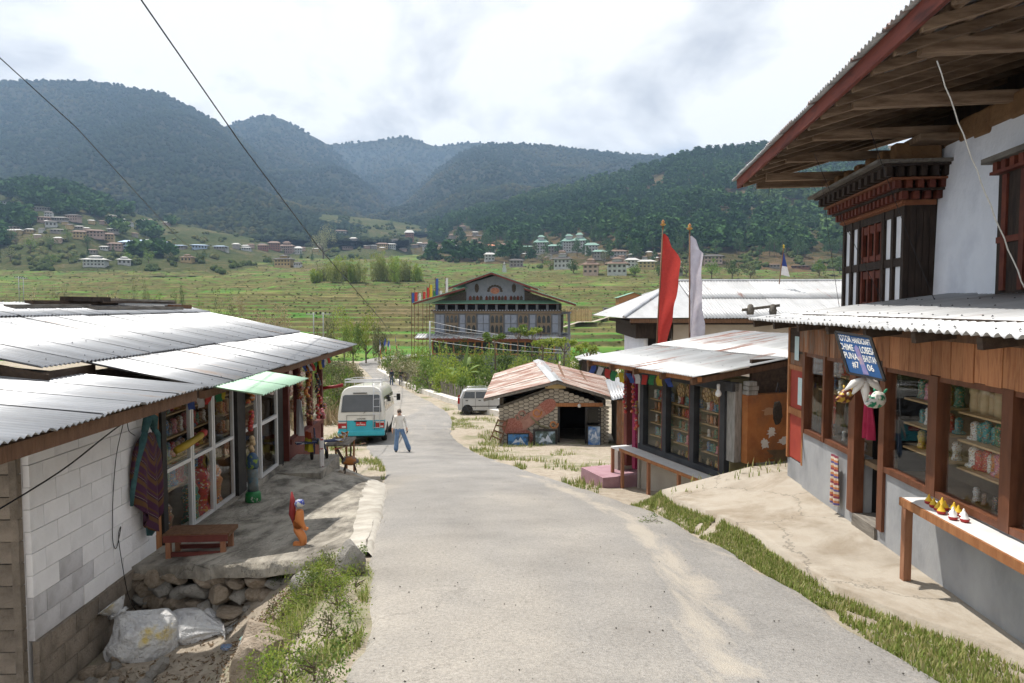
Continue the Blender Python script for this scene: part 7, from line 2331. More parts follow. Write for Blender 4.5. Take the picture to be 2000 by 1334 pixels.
def person(label, loc, rz_, H, top, legs, hair, stride=0.0, flare=0.0, sleeves=True, arm=(0.18, 0.0), glasses=False, bagstrap=False):
    """facing -Y; joints laid out in metres for a 1.7 m body, scaled to H"""
    t = thing('person', label, 'person', loc, rz_)
    t.scale = (H / 1.7,) * 3
    fl = flare
    V = [(0, 0, 0.95), (0, 0.0, 1.12), (0, 0.01, 1.28), (0, 0.015, 1.40), (0, 0.0, 1.475), (0, -0.01, 1.545), (0, -0.015, 1.62)]
    Rd = [(0.155, 0.115), (0.15, 0.11), (0.17, 0.12), (0.15, 0.09), 0.05, (0.072, 0.085), (0.066, 0.085)]
    E_ = [(0, 1), (1, 2), (2, 3), (3, 4), (4, 5), (5, 6)]
    for s_ in (-1, 1):
        k = len(V)
        dx = s_ * stride if s_ > 0 else s_ * stride * 0.12
        V += [(s_ * 0.085 , 0, 0.88), (s_ * 0.10 + dx * 0.5, -0.01, 0.50), (s_ * 0.11 + dx, 0.02, 0.10), (s_ * 0.115 + dx, -0.02, 0.04), (s_ * 0.12 + dx, -0.12, 0.035)]
        Rd += [0.10, 0.072 + fl * 0.3, 0.05 + fl, 0.045, 0.036]
        E_ += [(0, k), (k, k + 1), (k + 1, k + 2), (k + 2, k + 3), (k + 3, k + 4)]
        k = len(V)
        a, fwd = arm
        V += [(s_ * 0.165, 0.01, 1.395), (s_ * (0.20 + a * 0.25), 0.02, 1.13), (s_ * (0.21 + a * 0.45), -0.03 - fwd, 0.91), (s_ * (0.21 + a * 0.45), -0.05 - fwd, 0.83)]
        Rd += [0.065, 0.048, 0.033, 0.034]
        E_ += [(3, k), (k, k + 1), (k + 1, k + 2), (k + 2, k + 3)]
        for f_ in range(4):                               # four fingers and a thumb
            q = len(V)
            V += [(s_ * (0.215 + a * 0.45), -0.075 - fwd + 0.016 * f_, 0.79), (s_ * (0.205 + a * 0.45), -0.08 - fwd + 0.016 * f_, 0.745 + 0.006 * abs(f_ - 1.5))]
            Rd += [0.009, 0.007]
            E_ += [(k + 3, q), (q, q + 1)]
        q = len(V)
        V += [(s_ * (0.195 + a * 0.45), -0.095 - fwd, 0.80)]
        Rd += [0.009]
        E_ += [(k + 3, q)]
    def mf(c):
        if c.z > 1.46 or (abs(c.x) < 0.09 and c.z > 1.44): return 0
        if abs(c.x) > 0.185 + arm[0] * 0.15 and 0.71 < c.z < (0.98 if sleeves else 1.2): return 0
        if c.z > 0.93: return 1
        if c.z > 0.075: return 2
        return 3
    skinned('body', V, E_, Rd, mf, [MATS['skin'], top, legs, MATS['shoe']], t)
    # hair cap, nose, ears
    bm = bmesh.new()
    bmesh.ops.create_icosphere(bm, subdivisions=3, radius=1.0)
    bmesh.ops.delete(bm, geom=[v for v in bm.verts if (v.co.z < 0.15 and v.co.y < 0.2) or v.co.z < -0.55], context='VERTS')
    me = bpy.data.meshes.new('hair')
    bm.to_mesh(me); bm.free()
    me.materials.append(hair)
    for p in me.polygons: p.use_smooth = True
    put('hair', me, t, (0, 0.0, 1.61), None, (0.085, 0.105, 0.11))
    MB().lathe([(0.016, 0), (0.012, 0.03), (0.004, 0.045)], 7).build('nose', MATS['skin'], t, True, (0, -0.105, 1.56))
    for s_ in (-1, 1):
        MB().lathe([(0.004, -0.03), (0.02, -0.01), (0.02, 0.015), (0.006, 0.03)], 7).build('ear', MATS['skin'], t, True, (s_ * 0.078, 0.0, 1.575))
        if not glasses: MB().lathe([(0, -0.01), (0.011, 0), (0, 0.01)], 7).build('eye', MATS['shoe'], t, True, (s_ * 0.032, -0.092, 1.59))
    MB().bx(-0.028, 0.028, -0.100, -0.09, 1.512, 1.520).build('mouth', mat('lips', (0.3, 0.09, 0.08), rough=0.5), t)
    if glasses:
        for s_ in (-1, 1):
            MB().lathe([(0.0, -0.005), (0.031, -0.004), (0.031, 0.004), (0.0, 0.005)], 12).build('sunglass_lens', MATS['car_glass'], t, False, (s_ * 0.036, -0.104, 1.59), (R(90), 0, 0))
        MB().bx(-0.075, 0.075, -0.106, -0.100, 1.605, 1.613).build('sunglass_bridge', MATS['shoe'], t)
    return t


W_ = person('woman in white jumper and wide blue jeans walking on the road', (-4.32, 26.0, prof(26.0) + 0.03), R(14), 1.66, MATS['knit_white'], MATS['denim'], MATS['hair_grey'], 0.26, 0.05, True, (0.16, 0.05), True)
MB().bx(-0.02, 0.02, -0.005, 0.005, -0.06, 0.06).build('phone', MATS['shoe'], W_, False, (0.285, -0.14, 0.80), (0.4, 0.3, 0))
person('person in dark top and dark jeans, left of the far walking pair', (-12.5, 70.6, prof(70.6)), R(170), 1.72, MATS['navy'], mat('jeans_dark', (0.05, 0.08, 0.14), (0.08, 0.12, 0.2), scale=5, rough=0.9), mat('hair_black', (0.02, 0.018, 0.016), rough=0.6), 0.03, 0.01, True, (0.1, 0.1))
person('person in black shirt and patterned trousers, right of the far pair', (-11.65, 71.2, prof(71.2)), R(175), 1.66, mat('black_shirt', (0.015, 0.015, 0.017), rough=0.9), mat('print_trousers', (0.12, 0.12, 0.2), (0.3, 0.28, 0.33), scale=14, rough=0.9), mat('hair_fair', (0.35, 0.28, 0.2), rough=0.7), 0.03, 0.03, False, (0.1, 0.05))
# ---------------------------------------------------------------- flags, poles, wires
def tall_flag(label, px, Y, ytop, ybase, cloth_y0, cloth_y1, wpx, col, lean_, seed, fin=True):
    p0, p1 = at(px, ybase, Y), at(px + lean_, ytop, Y)
    zg = near_h(p0.x, Y)
    t = thing('prayer_flag_pole', label, 'flag', (p0.x - lean_ * 0.006, Y, zg), 0)
    base = Vector((0, 0, 0))
    tip = p1 - Vector(t.location)
    MB().tube([base, tip], [0.035, 0.02], 7).build('pole', MATS['timber_brown'], t, True)
    MB().lathe([(0.0, 0), (0.05, 0.01), (0.09, 0.05), (0.03, 0.08), (0.05, 0.13), (0.0, 0.19)], 9).build('finial', mat('finial', (0.35, 0.12, 0.05), (0.45, 0.3, 0.06), scale=8, rough=0.5), t, True, tip - Vector((0, 0, 0.02)))
    zt, zb_ = at(px, cloth_y0, Y).z - zg, at(px, cloth_y1, Y).z - zg
    V = []
    nj, ni = 44, 10
    r = random.Random(seed)
    for j in range(nj):
        f = j / (nj - 1)
        z = zt + (zb_ - zt) * f
        wj = wpx / F * Y * (lin([(0, 0.08), (0.06, 0.55), (0.18, 1.0), (0.4, 0.95), (0.65, 0.75), (0.85, 0.5), (1, 0.4)], f) if col == 'red' else lin([(0, 0.1), (0.04, 0.6), (0.08, 0.95), (0.3, 0.95), (0.6, 1.0), (0.85, 1.1), (1, 1.0)], f))
        q = base.lerp(tip, z / tip.z)
        for i in range(ni):
            a = i / (ni - 1)
            V.append((q.x + a * wj, 0.09 * math.sin(a * 5 + f * 7) + 0.06 * math.sin(f * 19 + a * 3) * a, z - 0.35 * a * (1 - f) * (0.6 if f > 0.03 else 0) - 0.04 * math.sin(f * 30) * a))
    put('cloth', npmesh('cloth', V, grid_faces(nj, ni), flag_mat(col) if col != 'white' else mat('flag_lilac', (0.52, 0.50, 0.58), (0.60, 0.58, 0.64), scale=10, rough=0.9, transl=0.35), True), t)
    return t
tall_flag('tall red prayer flag on a slim pole behind the corner shop', 1279, 20.0, 440, 690, 457, 694, 38, 'red', 16, 1)
tall_flag('tall white prayer flag on a pole right of the red one', 1349, 19.0, 448, 690, 461, 684, 26, 'white', -2, 2)
t = thing('roof_flag', 'small white and blue flag on a short pole on the white roof ridge', 'flag', tuple(at(1522, 546, 29.5)))
MB().tube([(0, 0, -0.2), (0.16, 0, 1.35)], 0.02, 6).build('pole', MATS['timber_brown'], t)
MB().lathe([(0, 0), (0.05, 0.03), (0.02, 0.08), (0.05, 0.12), (0, 0.18)], 8).build('finial', mat('gold', (0.5, 0.36, 0.05), rough=0.4), t, True, (0.16, 0, 1.33))
MB().add([(0.15, 0, 1.2), (0.35, 0.05, 0.55), (0.08, 0, 0.6)], [(0, 1, 2)]).add([(0.15, -0.01, 1.2), (0.35, 0.04, 0.55), (0.08, -0.01, 0.6)], [(2, 1, 0)]).build('blue_cloth', flag_mat('blue'), t)
MB().add([(0.08, 0, 0.6), (0.35, 0.05, 0.55), (0.45, 0.0, 0.12), (0.05, 0.03, 0.22)], [(0, 1, 2, 3)]).build('white_cloth', flag_mat('white'), t)

# prayer flags by the farmhouse
r = random.Random(8)
for i, (px, y0, y1, cn) in enumerate(((803, 592, 572, 'blue'), (809, 592, 571, 'red'), (816, 592, 573, 'white'), (825, 592, 570, 'red'), (833, 592, 562, 'red'), (838, 590, 556, 'yellow'), (850, 585, 544, 'blue'), (869, 582, 543, 'white'), (857, 585, 568, 'white'), (845, 588, 568, 'green'))):
    p = at(px, y0 + 24, 106)
    zg = valley_h(p.x, 106) if False else prof(106)
    t = thing('field_prayer_flag', f'{cn} prayer flag on a pole, {ORD[i]} from left behind the farmhouse roof', 'flag', (p.x, 106, zg), 0, 'prayer flags behind the farmhouse')
    ht = at(px, y1, 106).z - zg
    hb = at(px, y0, 106).z - zg
    MB().tube([(0, 0, 0), (0.1, 0, ht + 0.2)], 0.05, 5).build('pole', MATS['timber_brown'], t)
    V = []
    for j in range(12):
        for k in range(4):
            V.append((0.1 * (hb + (ht - hb) * j / 11) / ht + 0.42 * k / 3, 0.08 * math.sin(j * 1.3 + k), hb + (ht - hb) * j / 11))
    put('cloth', npmesh('cloth', V, grid_faces(12, 4), flag_mat(cn), True), t)
for i, (px, py) in enumerate(((742, 690), (753, 688), (760, 690), (772, 684))):
    p = at(px, py, 104)
    prayer_string([p + Vector((0, 0, 2.2)), p + Vector((0.2, 0, 1.0)), p + Vector((0.1, 0, -0.4))], 5, 0.7, 0.8, f'bunch of prayer flags at the road bend, {ORD[i]} from left', 'prayer flags at the road bend', 30 + i)

# utility poles and wires
mat('pole_steel', (0.30, 0.31, 0.32), (0.38, 0.39, 0.40), scale=3, rough=0.5, metal=0.3)
def util_pole(px, ybase, ytop, Y, label, arms=True, r0=0.11):
    p = at(px, ybase, Y)
    t = thing('utility_pole', label, 'pole', tuple(p))
    h = at(px, ytop, Y).z - p.z
    MB().tube([(0, 0, -0.5), (0, 0, h)], [r0, r0 * 0.75], 8).build('shaft', MATS['pole_steel'], t, True)
    if arms:
        MB().bx(-1.2, 1.2, -0.06, 0.06, h - 0.35, h - 0.2).build('cross_arm', MATS['pole_steel'], t)
        for x in (-1.1, -0.4, 0.4, 1.1): MB().lathe([(0.05, 0), (0.14, 0.05), (0.08, 0.12), (0.15, 0.18), (0.05, 0.3)], 8).build('insulator', MATS['wire'], t, True, (x, 0, h - 0.2))
    return t
util_pole(613, 665, 610, 112, 'grey twin utility pole with insulators, left one beyond the left roof')
util_pole(632, 670, 610, 112, 'grey twin utility pole with insulators, right one beyond the left roof')
util_pole(840, 700, 627, 80, 'plain grey pole at the left corner of the farmhouse', False)
util_pole(38, 590, 540, 200, 'thin lattice pole far left beyond the roof, left of two')
util_pole(47, 592, 542, 200, 'thin lattice pole far left beyond the roof, right of two')
def wire(label, pts, r_, sag=0.0, cat='cable', m='wire'):
    a, b2 = Vector(pts[0]), Vector(pts[-1])
    if len(pts) == 2:
        pts = [a.lerp(b2, k / 16) - Vector((0, 0, sag * 4 * (k / 16) * (1 - k / 16))) for k in range(17)]
    pts = [Vector(p) for p in pts]
    rs_w = [r_ * max(1.0, (p.y / 12) ** 0.5) if r_ < 0.02 else r_ for p in pts]
    o = MB().tube(pts, rs_w, 5).build('overhead_wire', MATS[m], None, True)
    tag(o, label, cat)
    return o
wire('dark overhead power cable crossing the sky from upper centre left', [at(262, -20, 9.0), at(470, 280, 14), at(620, 480, 24.0), at(745, 625, 60.0), at(765, 655, 104.0)], 0.011)
wire('thin overhead power cable descending across the left mountain', [at(-20, 95, 12.0), at(150, 250, 17.0), at(260, 370, 26.0), at(345, 462, 60.0), at(400, 505, 120)], 0.010)
for i, (ya, yb) in enumerate(((628, 670), (640, 660), (645, 685), (665, 690))):
    wire(f'pale service wire, {ORD[i]} from top, crossing the farmhouse front', [at(841, ya, 79), at(1110, yb, 62)], 0.012, 0.25, m='pole_steel')
# ropes hanging from the eave of the traditional house
for i, (q0, q1, Y0, Y1) in enumerate((((1830, 120), (2005, 570), 6.6, 6.4), ((1700, 255), (1825, 585), 8.6, 8.4), ((1590, 300), (1725, 590), 11.0, 10.0), ((1605, 355), (1640, 605), 12.5, 10.4), ((1503, 365), (1500, 385), 14.6, 14.5))):
    a, b2 = at(*q0, Y0), at(*q1, Y1)
    pts = [a.lerp(b2, k / 20) - Vector((0, 0, 0.06 * math.sin(math.pi * k / 20))) for k in range(21)]
    if i == 0: pts = [p + Vector((0.006 * math.sin(k * 2.2), 0, 0.006 * math.cos(k * 2.2))) for k, p in enumerate(pts)]
    o = MB().tube(pts, 0.0065 if i == 0 else 0.004, 5).build('eave_rope', mat('rope_pale', (0.42, 0.40, 0.36), (0.55, 0.53, 0.48), scale=40, rough=0.9) if i == 0 else MATS['wire'], None, True)
    tag(o, ['thick pale twisted rope slung from the eave down to the right', 'dark stay wire from the eave across the whitewashed wall', 'dark stay wire crossing the carved bay front', 'dark stay wire dropping left of the carved bay', 'short wire end hanging at the eave corner'][i], 'rope')
# cable on the white wall of the left shop
def ls(s_, n_, z_): return local_to_world(LS, (n_, s_, z_))
for i, pts in enumerate(([ls(-1.2, 0.3, -1.75), ls(0.3, 0.2, -1.62), ls(1.2, 0.15, -1.42), ls(1.9, 0.12, -1.3), ls(2.4, 0.12, -1.27)],
                         [ls(1.62, 0.12, -1.3), ls(1.50, 0.07, -1.7), ls(1.42, 0.06, -2.2), ls(1.38, 0.06, -2.7), ls(1.46, 0.06, -2.85), ls(1.6, 0.06, -2.55), ls(1.5, 0.06, -2.65), ls(1.55, 0.07, -3.0), ls(1.62, 0.10, -3.5), ls(1.72, 0.2, -3.75)],
                         [ls(1.7, 0.1, -1.32), ls(1.78, 0.07, -1.5), ls(1.95, 0.06, -1.58)])):
    o = MB().tube(smooth_pts(sum([[Vector(a).lerp(Vector(b2), k / 5) for k in range(5)] for a, b2 in zip(pts, pts[1:])], []) + [Vector(pts[-1])], 4), 0.008 if i == 0 else 0.0045, 5).build('wall_cable', MATS['wire'], None, True)
    tag(o, ['thick black cable slung under the eave of the white wall', 'thin looped wire hanging down the white block wall', 'short wire stub below the eave on the white wall'][i], 'cable')
# ---------------------------------------------------------------- things around the left shop
# hooded poncho on a hanger
mat('poncho_teal', (0.03, 0.075, 0.085), (0.055, 0.13, 0.135), scale=18, rough=0.95)
def poncho_mat():
    m = bpy.data.materials.new('poncho_weave')
    m.use_nodes = True
    t_ = m.node_tree
    L = t_.links.new
    b = t_.nodes['Principled BSDF']
    b.inputs['Roughness'].default_value = 0.95
    tc = nd(t_, 'ShaderNodeTexCoord')
    sp = nd(t_, 'ShaderNodeSeparateXYZ')
    L(tc.outputs['Object'], sp.inputs[0])
    ab = nd(t_, 'ShaderNodeMath', operation='ABSOLUTE'); L(sp.outputs[1], ab.inputs[0])
    ad = nd(t_, 'ShaderNodeMath', operation='MULTIPLY_ADD', ins={1: -1.3}); L(ab.outputs[0], ad.inputs[0]); L(sp.outputs[2], ad.inputs[2])
    mu = nd(t_, 'ShaderNodeMath', operation='MULTIPLY', ins={1: 4.0}); L(ad.outputs[0], mu.inputs[0])
    fr = nd(t_, 'ShaderNodeMath', operation='FRACT'); L(mu.outputs[0], fr.inputs[0])
    r_ = ramp(t_, [(0, (0.06, 0.018, 0.045)), (0.38, (0.11, 0.055, 0.022)), (0.62, (0.04, 0.012, 0.03)), (0.70, (0.2, 0.17, 0.15)), (0.73, (0.065, 0.02, 0.045)), (0.88, (0.095, 0.045, 0.02))], 'CONSTANT')
    L(fr.outputs[0], r_.inputs[0]); L(r_.outputs[0], b.inputs['Base Color'])
    return m
PO = thing('hanging_poncho', 'hooded purple and teal woven poncho hanging on the white block wall', 'poncho', tuple(local_to_world(LS, (0.05, 2.12, -2.85))), LS.rotation_euler.z)
V = []
NI, NJ = 26, 26
for j in range(NJ):
    f = j / (NJ - 1)
    for i in range(NI):
        a = i / (NI - 1) * 2 - 1
        w = lin([(0, 0.12), (0.08, 0.24), (0.2, 0.33), (0.5, 0.38), (0.75, 0.36), (1, 0.30)], f)
        zt = 1.28 - f * (1.28 - 0.02) * (1 - 0.35 * abs(a) ** 1.5) - 0.02 * abs(a)
        V.append((0.08 + 0.055 * math.sin(a * 9 + f * 2) * f + 0.06 * (1 - a * a), a * w * 0.9, zt))
V += [(x - 0.03, y, z) for x, y, z in V]
f1 = grid_faces(NJ, NI)
put('body_cloth', npmesh('body_cloth', V, np.concatenate([f1, f1[:, ::-1] + NI * NJ]), poncho_mat(), True), PO)
for sy in (-1, 1):
    MB().tube([(0.1, sy * 0.08, 1.36), (0.11, sy * 0.17, 1.22), (0.07, sy * 0.26, 0.95), (0.05, sy * 0.34, 0.62), (0.04, sy * 0.35, 0.45)], [0.03, 0.045, 0.035, 0.03, 0.02], 8).build('teal_edge', MATS['poncho_teal'], PO, True)
MB().tube([(0.10, -0.12, 1.30), (0.12, -0.08, 1.44), (0.10, 0.0, 1.50), (0.12, 0.08, 1.44), (0.10, 0.12, 1.30)], [0.04, 0.055, 0.045, 0.055, 0.04], 8).build('hood', MATS['poncho_teal'], PO, True)
MB().tube([(0.05, 0, 1.48), (0.05, 0.02, 1.6), (0.05, -0.02, 1.63), (0.05, -0.03, 1.58)], 0.008, 5).build('hanger_hook', mat('hanger_pink', (0.45, 0.15, 0.25), rough=0.4), PO, True)
fm_ = MB().tube([(0, 0, 0), (0.004, 0.003, -0.10)], 0.006, 4).mesh('fringe', MATS['poncho_teal'])
for k in range(14): put('fringe', fm_, PO, (0.08, -0.1 + k * 0.018, 0.06 + 0.006 * abs(k - 7)))

# low bench
BE = thing('low_bench', 'low brown bench with red edged top at the shop corner', 'bench', (-3.90, 8.5, -3.20), R(4))
BE.scale = (1, 1, 1.35)
MB().bx(-0.44, 0.36, -0.16, 0.2, 0.24, 0.275).build('seat', MATS['timber_brown'], BE)
MB().bx(-0.43, 0.35, -0.172, -0.16, 0.2, 0.262).build('red_edge', MATS['timber_red'], BE)
for x in (-0.38, 0.28):
    for y in (-0.13, 0.15): MB().bx(x - 0.03, x + 0.03, y - 0.025, y + 0.025, -0.03, 0.24).build('leg', MATS['leg_wood'], BE)
for y in (-0.13, 0.15): MB().bx(-0.35, 0.25, y - 0.015, y + 0.015, 0.06, 0.1).build('stretcher', MATS['timber_red'], BE)

# kneeling winged wooden figure
mat('figure_orange', (0.52, 0.18, 0.055), (0.58, 0.22, 0.07), scale=4, rough=0.5)
KF = thing('kneeling_figure', 'orange kneeling wooden figure with dark red wing crest on the apron', 'sculpture', (-2.66, 8.35, -3.01), R(-20))
V = [(0, 0, 0.30), (0.02, 0, 0.37), (0.03, 0, 0.44), (0.035, 0, 0.5), (-0.01, 0, 0.23), (0.07, 0, 0.15), (0.08, 0, 0.05), (-0.02, 0, 0.04), (-0.07, 0, 0.045), (0.09, 0.03, 0.23), (0.13, 0.02, 0.26)]
skinned('body', V, [(0, 1), (1, 2), (2, 3), (0, 4), (4, 5), (5, 6), (6, 7), (7, 8), (1, 9), (9, 10)], [0.045, 0.05, 0.055, 0.045, 0.06, 0.055, 0.045, 0.045, 0.045, 0.02, 0.024], lambda c: 0, [MATS['figure_orange']], KF)
MB().lathe([(0.055, 0), (0.062, 0.03), (0.05, 0.07), (0.02, 0.085)], 12).build('patterned_cap', mat('cap_blue', (0.04, 0.06, 0.3), (0.5, 0.5, 0.45), scale=22, rough=0.5, lo=0.45, hi=0.55), KF, True, (0.03, 0, 0.53))
MB().tube([(-0.06, 0, 0.30), (-0.08, 0, 0.42), (-0.07, 0, 0.55), (-0.085, 0, 0.70)], [0.012, 0.045, 0.04, 0.008], 8).build('red_crest', mat('crest_red', (0.20, 0.02, 0.02), (0.26, 0.03, 0.03), scale=6, rough=0.5), KF, True)

# tall painted column figure by the black post
CF = thing('painted_column', 'tall green and blue painted bottle shaped carving by the black post', 'sculpture', tuple(local_to_world(LS, (0.42, 5.0, -3.30))), 0)
MB().lathe([(0.11, 0), (0.13, 0.04), (0.125, 0.16), (0.09, 0.2)], 14).build('foot', mat('col_green', (0.02, 0.16, 0.05), (0.45, 0.45, 0.4), scale=9, rough=0.4, lo=0.58, hi=0.62), CF, True)
MB().lathe([(0.09, 0.2), (0.085, 0.3), (0.09, 0.5), (0.085, 0.58)], 14).build('shaft', mat('col_blue', (0.05, 0.13, 0.19), (0.15, 0.16, 0.15), scale=7, rough=0.4, c3=(0.10, 0.2, 0.25)), CF, True)
MB().lathe([(0.09, 0.58), (0.105, 0.62), (0.10, 0.74), (0.06, 0.82), (0.015, 0.85)], 14).build('head', mat('col_navy', (0.03, 0.07, 0.14), (0.2, 0.28, 0.05), scale=8, rough=0.4, lo=0.55, hi=0.6), CF, True)
# yellow carved beam figure stuck on the glass
o = MB().tube([(0, 0, 0), (0.03, 0.25, 0.03), (0.05, 0.5, 0.07), (0.06, 0.62, 0.10)], [0.05, 0.055, 0.05, 0.05], 9)
o.cur = 1
o.tube([(0.06, 0.62, 0.10), (0.065, 0.70, 0.115), (0.07, 0.77, 0.13)], [0.055, 0.055, 0.02], 9)
o = o.build('carved_yellow_pole', [mat('carv_yellow', (0.42, 0.28, 0.03), (0.5, 0.35, 0.05), scale=5, rough=0.5), mat('carv_red', (0.45, 0.06, 0.05), rough=0.5)], None, True, local_to_world(LS, (0.1, 2.95, -1.98)))
tag(o, 'yellow carved wooden pole with red tip fixed across the near pane', 'carving')
o = MB().tube([(0, 0, 0), (0.02, 0.3, 0.02), (0.1, 0.5, 0.06)], [0.045, 0.04, 0.05], 9).build('carved_red_pole', mat('carv_dred', (0.24, 0.015, 0.02), (0.3, 0.03, 0.03), scale=5, rough=0.4), None, True, local_to_world(LS, (0.12, 11.2, -2.12)), (0, 0, R(-58)))
tag(o, 'dark red carved wooden pole sticking out at the far shop corner', 'carving')
# strings of small carvings hanging beside the black post, masks on the red posts
for i, (s_, z_, cn, k) in enumerate(((5.75, -1.45, 'orange', 3), (5.8, -1.95, 'red', 3), (5.78, -2.4, 'pale wood', 5), (8.95, -1.6, 'brown', 5), (9.7, -1.5, 'orange', 6), (9.75, -2.2, 'brown', 5), (10.6, -1.75, 'black', 4), (10.7, -2.3, 'red', 5), (11.1, -2.6, 'pink', 3))):
    b = MB()
    r = random.Random(60 + i)
    for q in range(k * 2):
        b.lathe([(0.0, 0), (0.04, 0.01), (0.055, 0.05), (0.03, 0.09), (0, 0.10)], 7, (r.uniform(-0.03, 0.05), r.uniform(-0.09, 0.09), -0.075 * q * 0.8))
    o = b.build('carving_cluster', paint_mat(cn), None, True, local_to_world(LS, (0.13, s_, z_)))
    tag(o, f'cluster of {cn} small carvings hanging on the left shop front, {ORD[i]} from near end', 'carvings', 'carving clusters on the left shop')
cloth('white_shirt', 0.32, 0.75, mat('shirt_white', (0.6, 0.59, 0.6), (0.68, 0.67, 0.68), scale=4, rough=0.9), 'white shirt hanging beside the shop entrance', 'shirt', local_to_world(LS, (0.35, 8.15, -2.0)), LS.rotation_euler.z + 0.5, 2, 0.04, -0.2)
cloth('yellow_red_cloth', 0.34, 0.42, stripe_mat('yr', [(0.5, 0.42, 0.03), (0.5, 0.42, 0.03), (0.4, 0.08, 0.03)], 2, 2.4), 'yellow and red cloth hanging low beside the white shirt', 'cloth', local_to_world(LS, (0.45, 8.45, -2.75)), LS.rotation_euler.z + 0.6, 2, 0.04)
# wooden toy aeroplane
AP = thing('toy_aeroplane', 'blue wooden toy aeroplane with upright wing on the shop step', 'toy', tuple(local_to_world(LS, (0.62, 8.6, -3.36))), R(-62))
MB().tube([(-0.45, 0, 0.34), (-0.1, 0, 0.36), (0.3, 0, 0.42), (0.5, 0, 0.45)], [0.04, 0.07, 0.075, 0.03], 9).build('fuselage', mat('toy_blue', (0.03, 0.06, 0.14), (0.4, 0.36, 0.12), scale=7, rough=0.5, lo=0.5, hi=0.6), AP, True)
MB().prism([(0.05, -0.5, 0.38), (0.22, -0.5, 0.38), (0.24, 0.5, 0.38), (0.07, 0.5, 0.38)], (0, 0, 0.03)).build('wing', mat('toy_navy', (0.02, 0.035, 0.10), (0.5, 0.5, 0.5), scale=3, rough=0.5, lo=0.55, hi=0.6), AP)
MB().prism([(-0.45, 0, 0.36), (-0.32, 0, 0.36), (-0.40, 0, 0.6), (-0.48, 0, 0.6)], (0, 0.02, 0)).build('tail_fin', MATS['toy_navy'], AP)
for y in (-0.16, 0.16):
    MB().bar((0.1, y, 0.12), (0.12, y * 0.6, 0.36), 0.03, 0.03).build('strut', MATS['toy_navy'], AP)
    MB().lathe([(0.02, -0.02), (0.09, -0.02), (0.09, 0.02), (0.02, 0.02)], 12).build('wheel', MATS['rubber'], AP, False, (0.1, y, 0.09), (R(90), 0, 0))
MB().bar((-0.4, 0, 0.0), (-0.38, 0, 0.32), 0.025, 0.025).build('tail_strut', MATS['toy_navy'], AP)
o = MB().bx(-0.05, 0.05, -0.03, 0.03, 0, 0.62).build('toy_board', [mat('board_wr', (0.55, 0.53, 0.53), (0.3, 0.03, 0.04), scale=6, rough=0.5, lo=0.55, hi=0.6)], None, False, local_to_world(LS, (0.9, 7.75, -3.36)), (0, 0, 0.5), bevel=0.025)
tag(o, 'upright rounded white and blue painted board on the shop step', 'board')
# wooden toy helicopter on a stone
HC = thing('toy_helicopter', 'wooden toy helicopter on a stone at the far end of the apron', 'toy', (-3.55, 14.75, -3.63), R(20))
MB().tube([(-0.17, 0, 0.22), (-0.08, 0, 0.25), (0.06, 0, 0.25), (0.2, 0, 0.22)], [0.03, 0.10, 0.11, 0.03], 10).build('cabin', mat('heli', (0.32, 0.12, 0.03), (0.12, 0.12, 0.12), scale=5, rough=0.5, lo=0.45, hi=0.55), HC, True)
MB().bar((-0.12, 0, 0.26), (-0.26, 0, 0.52), 0.04, 0.06).build('tail_boom', MATS['timber_dark'], HC)
MB().bar((0.03, 0, 0.3), (0.03, 0, 0.6), 0.03, 0.05).build('mast', MATS['timber_dark'], HC)
MB().obox((0.05, 0, 0.58), (0.66, 0.04, 0.015), (0, -0.04, 0.3)).build('rotor_blade', MATS['timber_brown'], HC)
MB().obox((-0.26, 0, 0.53), (0.2, 0.03, 0.015), (0, 0.1, 0.4)).build('tail_blade', MATS['red_paint'], HC)
for x in (-0.08, 0.1):
    for y in (-0.09, 0.09): MB().bar((x * 1.4, y * 1.3, 0.0), (x, y * 0.6, 0.18), 0.02, 0.02).build('skid_leg', MATS['timber_dark'], HC)
# table with carved dogs at the far end
TB = thing('side_table', 'small grey table with carved animals beside the far shop wall', 'table', tuple(local_to_world(LS, (0.75, 10.2, -3.95))), LS.rotation_euler.z)
MB().bx(-0.25, 0.3, -0.5, 0.5, 0.62, 0.66).build('tabletop', MATS['timber_grey'], TB)
for x in (-0.2, 0.25):
    for y in (-0.45, 0.45): MB().bx(x - 0.02, x + 0.02, y - 0.02, y + 0.02, -0.6, 0.62).build('leg', MATS['timber_orange'], TB)
for i, (dy, cn) in enumerate(((-0.3, 'yellow'), (0.0, 'white'), (0.3, 'orange'))):
    V = [(0, 0, 0.10), (0.1, 0, 0.11), (0.15, 0, 0.17), (0.2, 0, 0.18), (0.1, 0.03, 0.03), (0.1, -0.03, 0.03), (-0.02, 0.03, 0.03), (-0.02, -0.03, 0.03), (-0.1, 0, 0.16)]
    tt = thing('carved_dog', f'small {cn} carved dog on the grey side table', 'figurine', tuple(local_to_world(LS, (0.78, 10.2 + dy, -3.29))), R(-40))
    skinned('body', V, [(0, 1), (1, 2), (2, 3), (1, 4), (1, 5), (0, 6), (0, 7), (0, 8)], [0.045, 0.045, 0.03, 0.02, 0.014, 0.014, 0.014, 0.014, 0.01], lambda c: 0, [paint_mat(cn)], tt, 1)
